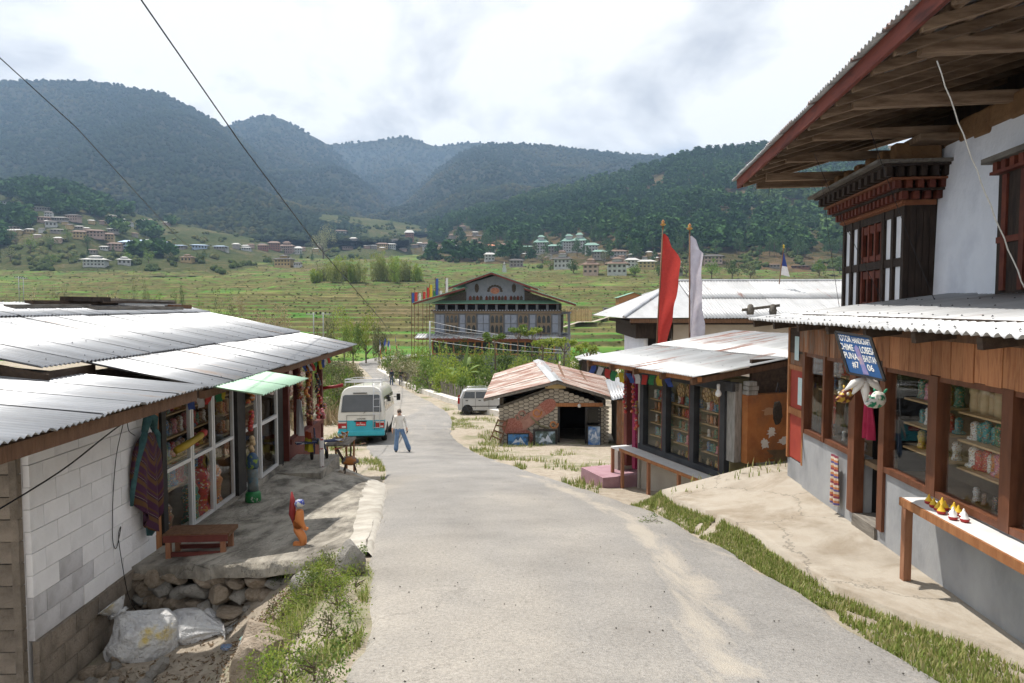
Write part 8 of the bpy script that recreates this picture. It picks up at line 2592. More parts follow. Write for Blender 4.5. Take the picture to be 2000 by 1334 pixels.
# timbers on the left roof
TM = [((0.99, 5.9, 0.1), (0.99, 11.4, 0.1), 0.16, 0.07, 'timber_dark', 'long dark beam lying along the roof ridge'), ((0.93, 5.0, 0.09), (0.94, 7.2, 0.09), 0.2, 0.06, 'timber_grey', 'short grey board at the near end of the roof timbers'),
      ((0.90, 7.0, 0.09), (0.88, 10.6, 0.09), 0.22, 0.07, 'timber_grey', 'broad grey board in front of the roof timbers'), ((0.98, 6.9, 0.18), (0.98, 8.2, 0.18), 0.25, 0.09, 'timber_black', 'thick black block on top of the roof timbers'),
      ((0.97, 7.9, 0.14), (0.99, 10.6, 0.12), 0.16, 0.05, 'timber_dark', 'dark plank slanting across the roof timbers'), ((0.99, 8.7, 0.17), (0.98, 11.2, 0.16), 0.2, 0.05, 'timber_grey', 'pale grey plank on top of the roof timbers'),
      ((0.91, 10.4, 0.10), (0.90, 11.3, 0.10), 0.22, 0.09, 'timber_brown', 'brown squared block at the far end of the roof timbers'), ((0.94, 8.5, 0.12), (0.93, 11.1, 0.12), 0.14, 0.04, 'zinc', 'pale metal offcut among the roof timbers')]
for a, b2, w, h, m, lb in TM:
    p, q = [local_to_world(LS, onroof(t_, s_, dz)) for t_, s_, dz in (a, b2)]
    o = MB().bar(p, q, w, h).build('roof_timber', MATS[m])
    tag(o, lb, 'timber', 'timbers stacked on the left roof')
# rubbish sacks
def sack(label, loc, sx, sy, sz, rz_, m, seed, neck):
    t = thing('rubbish_sack', label, 'sack', loc, rz_)
    bm = bmesh.new()
    bmesh.ops.create_icosphere(bm, subdivisions=5, radius=1.0)
    ax_ = Vector(neck).normalized()
    e1 = ax_.orthogonal().normalized(); e2 = ax_.cross(e1)
    for v in bm.verts:
        c = v.co.copy()
        d = c.dot(ax_)
        an = math.atan2(c.dot(e2), c.dot(e1))
        k = 1 + 0.13 * noise2(c.x * 1.5 + seed, c.y * 1.5, c.z * 1.5) + 0.045 * math.sin(an * 11 + 4 * noise2(c.x * 2, c.y * 2, seed) + d * 2) * sstep(-0.5, 0.7, d) + 0.05 * abs(noise2(c.x * 4 + d * 3, c.y * 4 + seed, c.z * 5)) + 0.015 * noise2(c.x * 13, c.y * 13, c.z * 13)
        q = c * k
        if d > 0.35:
            q -= (q - ax_ * q.dot(ax_)) * min(0.86, (d - 0.35) * 1.5)
            q += ax_ * max(0, d - 0.5) * 0.45
        if d > 0.9: q += (c - ax_ * d) * 0.5
        q.z = max(q.z, -0.6) - 0.1 * max(0, -q.z)
        v.co = Vector((q.x * sx, q.y * sy, q.z * sz))
    me = bpy.data.meshes.new('sack_body'); bm.to_mesh(me); bm.free()
    me.materials.append(m)
    for p in me.polygons: p.use_smooth = True
    put('sack_body', me, t, (0, 0, sz * 0.5))
    nk = Vector((ax_.x * sx, ax_.y * sy, ax_.z * sz)) * 1.02 + Vector((0, 0, sz * 0.5))
    V = [nk + (e1 * math.cos(i * 0.5) + e2 * math.sin(i * 0.5)) * (0.03 + 0.035 * j) * (1 + 0.3 * math.sin(i * 2.1 + seed)) + ax_ * 0.05 * j for j in range(4) for i in range(13)]
    put('gathered_mouth', npmesh('gathered_mouth', V, grid_faces(4, 13), m, True), t)
    return t
mat('sack_white', (0.42, 0.42, 0.44), (0.55, 0.55, 0.56), scale=3, rough=0.7, bump=1.0, bscale=6, c3=(0.60, 0.60, 0.60), bdist=0.12)
mat('sack_yellow', (0.50, 0.50, 0.51), (0.58, 0.58, 0.58), scale=2.6, rough=0.7, bump=1.0, bscale=6, c3=(0.55, 0.40, 0.06), lo=0.45, hi=0.68, bdist=0.12)
sack('white woven sack with yellow print leaning on the white wall', (-4.12, 7.42, -3.86), 0.40, 0.30, 0.33, R(20), MATS['sack_yellow'], 3, (-0.5, 0.15, 0.75))
sack('grey white slumped sack lying beside the yellow printed sack', (-3.68, 7.72, -3.82), 0.44, 0.26, 0.20, R(-12), MATS['sack_white'], 8, (0.85, -0.2, 0.15))
# litter
for i, (x, y, cn, lb) in enumerate(((-3.05, 7.15, 'blue', 'crumpled pale blue packet right of the sacks'), (-2.75, 6.9, 'turquoise', 'blue plastic scrap on the rubble'), (-3.45, 6.55, 'blue', 'blue and white wrapper in front of the sacks'), (-3.1, 6.45, 'white', 'clear plastic bottle scrap in the ditch'), (-3.75, 6.35, 'red', 'red striped sandal in the ditch'), (-2.55, 6.55, 'black', 'dark bottle lying in the ditch'))):
    me = blob(80 + i, 2, 0.5, 0.5, 'litter')
    me.materials.append(paint_mat(cn))
    o = put('litter', me, None, (x, y, near_h(x, y) + 0.0), (0, 0.2, i), (0.09, 0.05, 0.05))
    tag(o, lb, 'litter')
# ---------------------------------------------------------------- stones
mat('boulder', (0.19, 0.18, 0.165), (0.36, 0.34, 0.31), scale=3.0, rough=0.92, bump=1.0, bscale=14, c3=(0.28, 0.26, 0.235), lo=0.3, hi=0.7, bdist=0.03, var=0.1)
mat('boulder_warm', (0.24, 0.19, 0.14), (0.40, 0.33, 0.26), scale=3.0, rough=0.92, bump=1.0, bscale=14, bdist=0.03, var=0.12)
def stone_mesh(seed, m):
    bm = bmesh.new()
    bmesh.ops.create_icosphere(bm, subdivisions=3, radius=1.0)
    r = random.Random(seed)
    cuts = [Vector((r.uniform(-1, 1), r.uniform(-1, 1), r.uniform(-0.6, 1))).normalized() for _ in range(12)]
    for v in bm.verts:
        c = v.co.copy()
        for n_ in cuts:
            d = c.dot(n_) - 0.64
            if d > 0: c -= n_ * d * 0.97
        v.co = c * 1.2 * (1 + 0.06 * noise2(c.x * 2 + seed, c.y * 2, c.z * 2) + 0.03 * noise2(c.x * 7 + seed, c.y * 7, c.z * 7))
    me = bpy.data.meshes.new('stone'); bm.to_mesh(me); bm.free()
    me.materials.append(m)
    me.polygons.foreach_set('use_smooth', [True] * len(me.polygons))
    me.set_sharp_from_angle(angle=R(24))
    return me
SM = [stone_mesh(i, MATS['boulder'] if i % 2 else MATS['boulder_warm']) for i in range(6)]
BL = [(-1.85, 5.0, 0.28, 0.34, 0.2, 'large flat grey boulder at the road edge near the weeds'), (-1.62, 6.75, 0.2, 0.22, 0.22, 'dark squarish boulder where apron meets the road edge'), (-2.15, 5.75, 0.3, 0.26, 0.2, 'pale slanting rock above the ditch'),
      (-2.35, 6.15, 0.22, 0.2, 0.14, 'grey rock on the ditch bank'), (-1.72, 6.3, 0.13, 0.12, 0.1, 'small tan rock under the weeds'), (-2.9, 5.6, 0.2, 0.17, 0.12, 'broad tan rock at the bottom of the frame'), (-2.2, 5.2, 0.16, 0.12, 0.1, 'broken brick coloured stone beside the boulder'),
      (-2.1, 6.75, 0.16, 0.12, 0.12, 'pointed tan stone on the bank'), (-3.62, 14.75, 0.34, 0.36, 0.30, 'rounded rock that carries the toy helicopter')]
for i, (x, y, a, b2, c, lb) in enumerate(BL):
    z = near_h(x, y)
    if i < 8: a, b2, c = a * 0.82, b2 * 0.82, c * 0.9
    o = put('boulder', SM[i % 6], None, (x, y, z + c * 0.5 if i < 8 else -3.62 - c), (0.1 * i, 0.15, i * 1.3), (a, b2, c))
    tag(o, lb, 'rock')
# round cobbles piled at the foot of the white wall
r = random.Random(14)
for i in range(22):
    x, y = -4.42 + r.uniform(0, 0.75), 6.55 + i * 0.026 + r.uniform(-0.08, 0.08)
    s = r.uniform(0.045, 0.09)
    o = put('cobble', SM[i % 6], None, (x, y, near_h(x, y) + s * 0.4), (r.random(), r.random(), r.random() * 6), (s * 1.2, s, s * 0.75))
    tag(o, 'grey rounded cobble in the pile at the foot of the white wall', 'stone', 'cobbles at the wall foot')
# dry stone retaining wall of the left apron
RW = thing('retaining_wall', 'rough dry stone wall holding the near edge of the left apron', 'wall', (-3.0, 7.75, -3.8), R(-13), wz=True)
for row in range(4):
    x = -1.75
    while x < 1.15:
        w = r.uniform(0.09, 0.36)
        hz2 = r.uniform(0.06, 0.11)
        put('stone', SM[r.randrange(6)], RW, (x + w / 2, -0.04 + 0.05 * row + r.uniform(-0.05, 0.05), -3.72 + row * 0.155 + r.uniform(-0.03, 0.03) + max(0, x + 0.2) * 0.16), (r.uniform(-0.3, 0.3), r.uniform(-0.2, 0.2), r.random() * 6), (w * 0.62, 0.15, hz2))
        x += w * 0.95
# loose gravel of the ditch
V, Fq = [], []
for i in range(900):
    x, y = r.uniform(-4.4, -1.7), r.uniform(4.0, 7.3)
    s = r.uniform(0.008, 0.028)
    z = near_h(x, y) + s * 0.3
    k = len(V)
    V += [(x + s * a, y + s * b2, z + s * c) for a, b2, c in ((1, 0, 0), (-1, 0.3, 0), (0, 1, 0.1), (0.1, -1, 0), (0, 0, 0.9), (0, 0, -0.8))]
    for f in ((0, 2, 4), (2, 1, 4), (1, 3, 4), (3, 0, 4), (2, 0, 5), (1, 2, 5), (3, 1, 5), (0, 3, 5)): Fq.append([k + q for q in f])
o = bpy.data.objects.new('gravel', npmesh('gravel', V, Fq, MATS['boulder_warm'])); C.objects.link(o)
tag(o, 'loose gravel and rubble scattered in the ditch', 'gravel', kind='stuff')
V, Fq = [], []
for i in range(260):
    y = 3 + 24 * r.random() ** 1.6
    x = ledge(y) + (redge(y) - ledge(y)) * r.random()
    s = r.uniform(0.004, 0.009)
    le, re = ledge(y), redge(y)
    z = prof(y) + 0.035 * (1 - (2 * (x - le) / (re - le) - 1) ** 2) + 0.006
    k = len(V)
    V += [(x + s * a, y + s * b2, z + s * c) for a, b2, c in ((1, 0, 0), (-1, 0.3, 0), (0, 1, 0.1), (0.1, -1, 0), (0, 0, 0.9), (0, 0, -0.8))]
    for f in ((0, 2, 4), (2, 1, 4), (1, 3, 4), (3, 0, 4), (2, 0, 5), (1, 2, 5), (3, 1, 5), (0, 3, 5)): Fq.append([k + q for q in f])
o = bpy.data.objects.new('road_grit_stones', npmesh('road_grit_stones', V, Fq, mat('grit_dark', (0.06, 0.055, 0.05), (0.16, 0.15, 0.13), scale=20, rough=0.9))); C.objects.link(o)
tag(o, 'small loose stones scattered over the asphalt', 'grit', kind='stuff')

# ---------------------------------------------------------------- vegetation
def leaf_mat(name, c1, c2, c3, tr=0.3):
    m = bpy.data.materials.new(name)
    m.use_nodes = True
    t = m.node_tree
    L = t.links.new
    b = t.nodes['Principled BSDF']
    b.inputs['Roughness'].default_value = 0.6
    b.inputs['Specular IOR Level'].default_value = 0.25
    g_ = nd(t, 'ShaderNodeNewGeometry')
    oi = nd(t, 'ShaderNodeObjectInfo')
    ri = ramp(t, [(0.0, c1), (0.5, c2), (1.0, c3)])
    L(g_.outputs['Random Per Island'], ri.inputs[0])
    hs = nd(t, 'ShaderNodeHueSaturation')
    mr = nd(t, 'ShaderNodeMapRange', ins={'To Min': 0.8, 'To Max': 1.25})
    L(oi.outputs['Random'], mr.inputs[0]); L(mr.outputs[0], hs.inputs['Value']); L(ri.outputs[0], hs.inputs['Color'])
    L(hs.outputs[0], b.inputs['Base Color'])
    tn = nd(t, 'ShaderNodeBsdfTranslucent')
    L(hs.outputs[0], tn.inputs[0])
    mx = nd(t, 'ShaderNodeMixShader', ins={0: tr})
    L(b.outputs[0], mx.inputs[1]); L(tn.outputs[0], mx.inputs[2])
    L(mx.outputs[0], t.nodes['Material Output'].inputs[0])
    MATS[name] = m
    return m
leaf_mat('leaf_green', (0.065, 0.12, 0.022), (0.12, 0.19, 0.038), (0.20, 0.26, 0.06), 0.38)
leaf_mat('leaf_lime', (0.14, 0.21, 0.03), (0.22, 0.29, 0.05), (0.32, 0.35, 0.075), 0.4)
leaf_mat('leaf_dark', (0.03, 0.055, 0.015), (0.05, 0.085, 0.022), (0.085, 0.12, 0.035))
leaf_mat('leaf_olive', (0.07, 0.085, 0.035), (0.13, 0.14, 0.06), (0.22, 0.21, 0.11))
leaf_mat('leaf_dry', (0.22, 0.16, 0.08), (0.34, 0.26, 0.15), (0.45, 0.36, 0.24))
leaf_mat('leaf_bamboo', (0.14, 0.17, 0.04), (0.22, 0.24, 0.07), (0.32, 0.32, 0.11), 0.45)
leaf_mat('leaf_pine', (0.03, 0.07, 0.026), (0.055, 0.11, 0.038), (0.10, 0.155, 0.055), 0.25)
leaf_mat('grass_blade', (0.14, 0.19, 0.04), (0.22, 0.27, 0.07), (0.42, 0.37, 0.19), 0.4)
leaf_mat('leaf_pale', (0.14, 0.15, 0.07), (0.22, 0.22, 0.11), (0.32, 0.30, 0.18))
mat('bark', (0.09, 0.065, 0.045), (0.17, 0.13, 0.10), scale=6, rough=0.95, bump=0.8, bscale=20, stretch=(1, 1, 0.3))
def leafcloud(seed, n, clumps, size, aspect=0.5, up=0.2):
    """leaf-sized quads spread through clumps = [(centre, radii)]"""
    rg = np.random.default_rng(seed)
    w = np.array([c[1][0] * c[1][1] * c[1][2] for c in clumps]) ** 0.67
    cnt = rg.multinomial(n, w / w.sum())
    P = []
    for (c, rad), k in zip(clumps, cnt):
        d = rg.normal(size=(k, 3)); d /= np.linalg.norm(d, axis=1)[:, None]
        rr = rg.random(k) ** 0.45
        P.append(np.array(c) + d * rr[:, None] * np.array(rad))
    P = np.concatenate(P)
    k = len(P)
    a = rg.normal(size=(k, 3)); a[:, 2] = a[:, 2] * 0.6 + up; a /= np.linalg.norm(a, axis=1)[:, None]
    b = rg.normal(size=(k, 3)); b -= a * (a * b).sum(1)[:, None]; b /= np.linalg.norm(b, axis=1)[:, None]
    s = size * rg.uniform(0.6, 1.35, k)[:, None]
    V = np.stack([P - a * s * 0.5, P + b * s * aspect * 0.5, P + a * s * 0.5, P - b * s * aspect * 0.5], 1).reshape(-1, 3)
    return V, np.arange(4 * k).reshape(-1, 4)
def clumpset(seed, n, R_, H, z0, rmin=0.25, rmax=0.45):
    r = random.Random(seed)
    out = []
    for _ in range(n):
        a = r.random() * 6.28; q = math.sqrt(r.random()) * R_ * 0.75; z = z0 + H * r.random()
        k = r.uniform(rmin, rmax) * R_
        q *= 0.5 + 0.6 * math.sin(math.pi * min(1, max(0.1, (z - z0) / H)))
        out.append(((q * math.cos(a), q * math.sin(a), z), (k, k, k * 0.8)))
    return out
VEG = {}
def veg_mesh(key, fn):
    if key not in VEG: VEG[key] = fn()
    return VEG[key]
def limbs(seed, H, R_, n, r0):
    r = random.Random(seed)
    b = MB().tube([(0, 0, -0.3), (0.03 * H * r.uniform(-1, 1), 0.03 * H * r.uniform(-1, 1), H * 0.45), (0.05 * H * r.uniform(-1, 1), 0, H * 0.85)], [r0, r0 * 0.7, r0 * 0.3], 7)
    for _ in range(n):
        a = r.random() * 6.28; z = H * r.uniform(0.3, 0.6)
        b.tube([(0, 0, z), (R_ * 0.35 * math.cos(a), R_ * 0.35 * math.sin(a), z + H * 0.15), (R_ * 0.75 * math.cos(a), R_ * 0.75 * math.sin(a), z + H * 0.28)], [r0 * 0.45, r0 * 0.3, r0 * 0.1], 5)
    return b
def plant(kind, label, cat, loc, h, w, leaf, seed, group=None, name=None, n=1500, size=0.16, trunk=0.0):
    """a shrub or tree: foliage through clumps, with stems; h and w in metres; meshes shared per kind and variant"""
    name = name or cat.replace(' ', '_')
    v = seed % 3
    t = thing(name, label, cat, loc, seed * 1.7, group)
    t.scale = (w / 2, w / 2, h)
    ls_ = size / max(0.3, (w / 2 + h) / 2)
    def mk():
        if kind == 'bush': cl = clumpset(v + 11, 12, 1.0, 0.72, 0.12)
        elif kind == 'tree': cl = clumpset(v + 31, 13, 1.0, 0.55, 0.40, 0.22, 0.42)
        elif kind == 'pine':
            r = random.Random(v + 3)
            cl = []
            for i in range(16):
                f = i / 15
                a = r.random() * 6.28
                q = (1 - f * 0.75) * 0.62
                cl.append(((q * math.cos(a), q * math.sin(a), 0.34 + 0.62 * f), (0.42 * (1.1 - f * 0.55), 0.42 * (1.1 - f * 0.55), 0.085)))
        elif kind == 'conifer':
            cl = [((0, 0, 0.1 + 0.86 * i / 11), (0.95 * (1 - i / 11.5), 0.95 * (1 - i / 11.5), 0.07)) for i in range(12)]
        elif kind == 'bamboo':
            r = random.Random(v + 5)
            cl = []
            for i in range(16):
                a = r.random() * 6.28; q = r.random() ** 0.5 * 0.75; hh_ = r.uniform(0.5, 0.95)
                cl += [((q * math.cos(a), q * math.sin(a), hh_), (0.22, 0.22, 0.10)), ((q * math.cos(a) * 0.9, q * math.sin(a) * 0.9, hh_ * 0.62), (0.3, 0.3, 0.22)), ((q * math.cos(a) * 0.8, q * math.sin(a) * 0.8, hh_ * 0.25), (0.28, 0.28, 0.2))]
        V, f = leafcloud(v + 70, n, cl, ls_, 0.5 if kind != 'bamboo' else 0.3, 0.2 if kind != 'bamboo' else 0.9)
        return npmesh('crown', V, f, MATS[leaf])
    me = veg_mesh((kind, leaf, v, n, round(ls_, 2)), mk)
    put('crown', me, t)
    tm = veg_mesh((kind, 'trunk', v), lambda: (limbs(v, 0.62 if kind != 'pine' else 0.98, 0.8 if kind not in ('pine', 'conifer') else 0.3, 5, 0.07 if kind == 'tree' else 0.05)).mesh('trunk', MATS['bark'], True))
    put('trunk' if kind in ('tree', 'pine', 'conifer') else 'stem', tm, t)
    return t
def grd(x, y): return near_h(x, y) if y < 118 else far_h(x, y)

# overgrown bank left of the road
r = random.Random(31)
BK = []
for i in range(26):
    y = 25 + i * 2.3 + r.uniform(-1, 1)
    x = ledge(y) - (3.0 if y > 38 else 4.0) - r.uniform(0.0, 3.2) - (0.6 if y < 37 else 0)
    BK.append((x, y))
for i, (x, y) in enumerate(BK):
    plant('bush', f'{["olive", "pale", "dark green"][i % 3]} roadside shrub on the left bank, {"nearer" if i < 13 else "farther"} half', 'shrub', (x, y, grd(x, y) - 0.1), r.uniform(1.7, 3.0), r.uniform(2.4, 3.8), ['leaf_olive', 'leaf_pale', 'leaf_green'][i % 3], i, 'shrubs on the left bank', n=1500, size=0.17)
for i in range(16):
    y = 20 + i * 2.6
    x = -9.5 - 0.1 * y - r.uniform(0, 4)
    plant('bush', f'shrub in the thicket behind the left shop, {ORD[i]} from near end', 'shrub', (x, y, grd(x, y) - 0.1), r.uniform(2.0, 3.4), r.uniform(2.5, 4), ['leaf_olive', 'leaf_green'][i % 2], i + 3, 'thicket behind the left shop', n=1500, size=0.17)
# dense green garden right of the road
GD = [(-5.2, 58, 2.6, 3.6, 'leaf_lime'), (-3.6, 55, 2.4, 3.2, 'leaf_green'), (-7.4, 62, 3.2, 4.0, 'leaf_green'), (-9.0, 66, 2.8, 4.0, 'leaf_pale'), (-6.0, 66, 4.2, 4.6, 'leaf_lime'), (-3.5, 63, 3.4, 4.4, 'leaf_green'), (-1.4, 58, 2.8, 3.6, 'leaf_green'),
      (-11.0, 71.5, 3.4, 4.4, 'leaf_pale'), (-8.5, 73, 4.6, 5.0, 'leaf_green'), (-12.6, 76, 3.6, 4.4, 'leaf_green'), (-4.5, 72, 4.4, 5.4, 'leaf_lime'), (-0.8, 66, 3.6, 4.4, 'leaf_dark'), (0.8, 62, 3.4, 4.2, 'leaf_lime'), (2.6, 60, 3.2, 4.2, 'leaf_green'),
      (4.6, 58, 2.8, 4.0, 'leaf_lime'), (6.6, 58, 2.8, 4.0, 'leaf_green'), (1.5, 70, 4.6, 5.0, 'leaf_green'), (4.5, 68, 4.8, 5.0, 'leaf_lime'), (7.2, 67, 4.0, 4.6, 'leaf_green'), (-10.2, 80, 4.6, 5.0, 'leaf_lime'), (-6.0, 79, 4.6, 5.2, 'leaf_dark'), (-1.5, 77, 4.4, 5.4, 'leaf_green'),
      (3.0, 78, 4.6, 5.0, 'leaf_dark'), (9.5, 62, 3.0, 4.0, 'leaf_lime'), (11.5, 60, 2.6, 4, 'leaf_green'), (-14.6, 84, 4.0, 4.6, 'leaf_pale')]
for i, (x, y, h, w, lf) in enumerate(GD):
    plant('bush', {'leaf_lime': 'bright lime green bush in the garden before the farmhouse', 'leaf_green': 'mid green bush in the garden before the farmhouse', 'leaf_pale': 'pale flowering bush beside the low white wall', 'leaf_dark': 'dark green bush in the garden before the farmhouse'}[lf] + f', {ORD[sum(1 for q in GD if q[4] == lf and q[0] / q[1] < x / y)]} from left', 'bush', (x, y, grd(x, y) - 0.1), h, w, lf, i, 'garden bushes before the farmhouse', n=1700, size=0.24)
# grey picket fence in front of the garden
b0 = [(-2.2, 48.5), (-4.9, 54.6), (-7.4, 61), (-9.8, 67.5), (-12.8, 76), (-15.6, 85)]
FN = thing('picket_fence', 'weathered grey picket fence between the low white wall and the garden', 'fence', (-2.2, 48.5, prof(48.5)))
pk_m = MB().bx(-0.05, 0.05, -0.012, 0.012, 0, 1.25).mesh('picket', MATS['timber_grey'])
for (x0, y0_), (x1, y1_) in zip(b0, b0[1:]):
    L_ = math.hypot(x1 - x0, y1_ - y0_)
    for k in range(int(L_ / 0.2)):
        f = k * 0.2 / L_
        x, y = x0 + (x1 - x0) * f, y0_ + (y1_ - y0_) * f
        put('picket', pk_m, FN, (x + 2.2 + r.uniform(-0.02, 0.02), y - 48.5, prof(y) - prof(48.5) + 0.1), (r.uniform(-0.06, 0.06), 0, math.atan2(y1_ - y0_, x1 - x0)), (1, 1, r.uniform(0.85, 1.1)))
# banana plant
BN = thing('banana_plant', 'banana plant with long arching leaves behind the silver car', 'plant', (-4.6, 61.5, grd(-4.6, 61.5)))
MB().tube([(0, 0, 0), (0.1, 0, 1.4)], [0.2, 0.12], 8).build('stem', MATS['leaf_lime'], BN, True)
def banana_leaf(az, L_, rise, drop, w):
    d = Vector((math.cos(az), math.sin(az), 0))
    sd = Vector((-d.y, d.x, 0))
    V = []
    for j in range(12):
        f = j / 11
        c = Vector((0.1, 0, 1.3)) + d * L_ * f * (0.75 if rise > 1 else 1) + Vector((0, 0, rise * f - drop * f * f))
        ww = w * math.sin(math.pi * min(1, 0.06 + f * 0.94)) ** 0.6
        for k in (-1, -0.5, 0, 0.5, 1):
            V.append(c + sd * ww * k + Vector((0, 0, -0.25 * ww * abs(k))))
    return npmesh('leaf', V, grid_faces(12, 5), MATS['leaf_green'], True)
for k, (az, L_, rise, drop, w) in enumerate(((0.3, 2.4, 2.8, 1.6, 0.34), (1.2, 2.2, 2.9, 1.0, 0.34), (2.4, 2.6, 2.6, 1.8, 0.36), (3.2, 2.6, 2.2, 2.2, 0.36), (4.1, 2.2, 2.4, 1.9, 0.34), (5.2, 2.4, 2.0, 2.2, 0.36), (5.9, 2.8, 2.4, 1.9, 0.36), (0.8, 1.0, 3.3, 0.2, 0.25), (3.7, 2.0, 1.5, 2.2, 0.3), (0.0, 2.0, 1.4, 2.0, 0.3))):
    put('leaf', banana_leaf(az, L_, rise, drop, w), BN)
# papaya trees right of the farmhouse: bare stems with leaf tufts
for i, (px, py, Y, hpx) in enumerate(((1010, 705, 66, 60), (1038, 700, 66, 48), (968, 700, 62, 35), (1150, 745, 54, 58), (1172, 752, 52, 40), (1100, 720, 58, 42), (1195, 755, 52, 36), (1060, 712, 60, 40))):
    p = at(px, py + 10, Y)
    H = hpx / F * Y + 1.0
    t = thing('papaya_tree', f'slim papaya tree with tufted crown, {ORD[i]} of the group by the farmhouse', 'tree', tuple(p), i * 1.1, 'papaya trees by the farmhouse')
    rr = random.Random(i)
    b = MB().tube([(0, 0, -1), (0.1, 0, H * 0.5), (0.15, 0.05, H * 0.8)], [0.07, 0.06, 0.05], 6)
    ends = []
    for k in range(4):
        a = k * 1.57 + rr.random()
        e = (0.15 + 0.7 * math.cos(a), 0.05 + 0.7 * math.sin(a), H * rr.uniform(0.82, 1.0))
        b.tube([(0.13, 0.03, H * 0.62), e], [0.04, 0.025], 5)
        ends.append(e)
    b.build('trunk', MATS['bark'], t, True)
    V, f = leafcloud(i, 420, [(e, (0.42, 0.42, 0.28)) for e in ends], 0.26)
    put('crown', npmesh('crown', V, f, MATS['leaf_lime' if i % 2 else 'leaf_green']), t)
# trees beside the utility poles and along the field edge
for i, (px, py, Y, h, w, lf) in enumerate(((672, 672, 112, 5.0, 5.4, 'leaf_lime'), (715, 672, 112, 4.8, 5.0, 'leaf_lime'), (690, 676, 108, 3.2, 4.2, 'leaf_green'), (740, 676, 110, 2.6, 3.4, 'leaf_olive'), (640, 668, 116, 3.8, 4.4, 'leaf_olive'))):
    p = at(px, py, Y)
    plant('tree', f'leafy young tree by the twin poles, {["leftmost tall", "right tall", "small middle", "small right", "far left olive"][i]} one', 'tree', (p.x, Y, prof(Y) - 0.1), h + (p.z - prof(Y)), w, lf, i, 'trees by the twin poles', n=1500, size=0.36)
for i, (px, py, hpx, wpx, lf, k) in enumerate(((430, 600, 36, 60, 'leaf_olive', 'bush'), (395, 598, 26, 40, 'leaf_green', 'bush'), (350, 597, 30, 26, 'leaf_dark', 'tree'), (285, 596, 38, 22, 'leaf_olive', 'tree'), (260, 594, 40, 24, 'leaf_olive', 'tree'), (305, 597, 24, 34, 'leaf_green', 'bush'), (120, 592, 34, 40, 'leaf_olive', 'bush'), (160, 596, 20, 30, 'leaf_olive', 'bush'), (60, 594, 22, 36, 'leaf_dry', 'bush'), (220, 596, 22, 40, 'leaf_dry', 'bush'), (10, 590, 20, 30, 'leaf_olive', 'bush'), (470, 604, 22, 40, 'leaf_dry', 'bush'), (545, 610, 16, 70, 'leaf_dry', 'bush'), (500, 612, 14, 50, 'leaf_dry', 'bush'))):
    Y = 150 + 5 * (i % 4)
    p = at(px, py, Y)
    plant(k, f'{["olive", "green", "dark", "thin olive", "thin pale", "low green", "olive", "small olive", "dry", "dry brown", "small", "dry tan", "dry reedy", "low dry"][i]} {k} behind the left zinc roof, {ORD[i]} noted', k, (p.x, Y, prof(Y) - 0.5), hpx / F * Y + max(0, p.z - prof(Y)) + 0.4, wpx / F * Y, lf, i, 'scrub behind the left roof', n=1200, size=0.45)
# bamboo groves in the terraces
for i, (px, w, h) in enumerate(((632, 42, 38), (650, 40, 46), (676, 46, 44), (700, 40, 50), (738, 40, 56), (756, 46, 48), (780, 44, 44), (800, 44, 40), (815, 34, 32), (618, 30, 27), (664, 30, 52), (690, 30, 38), (746, 26, 60), (770, 30, 52))):
    p = hit(px, 549 + (i % 2) * 2, 200)
    s = p.y / F
    plant('bamboo', f'bushy bamboo clump, {ORD[i]} along the grove in the terraces', 'bamboo', (p.x, p.y, p.z - 0.3), h * s, w * s, 'leaf_bamboo' if i < 8 else 'leaf_lime', i, 'bamboo grove in the terraces', n=2600, size=1.0)
p = hit(632, 506, 200); s = p.y / F
plant('tree', 'big pale round crowned tree behind the bamboo grove', 'tree', tuple(p), 58 * s, 56 * s, 'leaf_pale', 1, n=2600, size=1.3)
# single conifers and round trees among the houses
TR = [(60, 425, 30, 22, 'conifer'), (172, 500, 30, 8, 'conifer'), (221, 503, 28, 13, 'conifer'), (297, 488, 16, 10, 'conifer'), (310, 488, 17, 10, 'conifer'), (655, 455, 20, 14, 'conifer'), (682, 456, 22, 14, 'conifer'), (694, 462, 34, 14, 'conifer'), (718, 462, 30, 12, 'conifer'), (765, 435, 16, 10, 'conifer'), (703, 440, 10, 12, 'tree'),
      (588, 505, 16, 8, 'conifer'), (610, 508, 22, 10, 'conifer'), (874, 448, 22, 12, 'pine'), (893, 446, 26, 14, 'pine'), (912, 442, 24, 14, 'pine'), (930, 440, 20, 14, 'pine'), (1140, 497, 24, 12, 'conifer'), (345, 438, 16, 18, 'tree'), (250, 440, 20, 18, 'tree'), (110, 400, 24, 20, 'tree'), (140, 400, 22, 20, 'tree'), (200, 425, 30, 24, 'pine'), (175, 420, 26, 20, 'pine'), (225, 428, 26, 22, 'pine'), (90, 395, 22, 18, 'pine'),
      (30, 480, 30, 30, 'tree'), (60, 495, 34, 34, 'tree'), (100, 490, 26, 30, 'tree'), (20, 510, 26, 36, 'tree'), (130, 470, 22, 26, 'tree'), (170, 480, 20, 24, 'tree'), (100, 515, 20, 30, 'bush'), (290, 515, 26, 26, 'tree'), (395, 515, 24, 24, 'tree'), (330, 512, 16, 20, 'tree'), (250, 512, 18, 26, 'tree'), (1025, 500, 20, 26, 'tree'), (1060, 515, 22, 34, 'tree'), (1075, 525, 18, 30, 'bush'), (1120, 535, 22, 34, 'tree'), (1180, 515, 24, 26, 'tree'), (1240, 540, 20, 28, 'tree'), (1290, 545, 24, 34, 'tree'), (1340, 540, 30, 40, 'tree'), (1390, 545, 36, 40, 'tree'), (1430, 545, 34, 40, 'tree'), (1465, 545, 30, 36, 'tree'), (1600, 540, 30, 34, 'tree'), (1640, 535, 30, 34, 'tree'), (990, 500, 16, 22, 'tree'), (910, 495, 14, 20, 'tree'), (1000, 480, 22, 24, 'tree')]
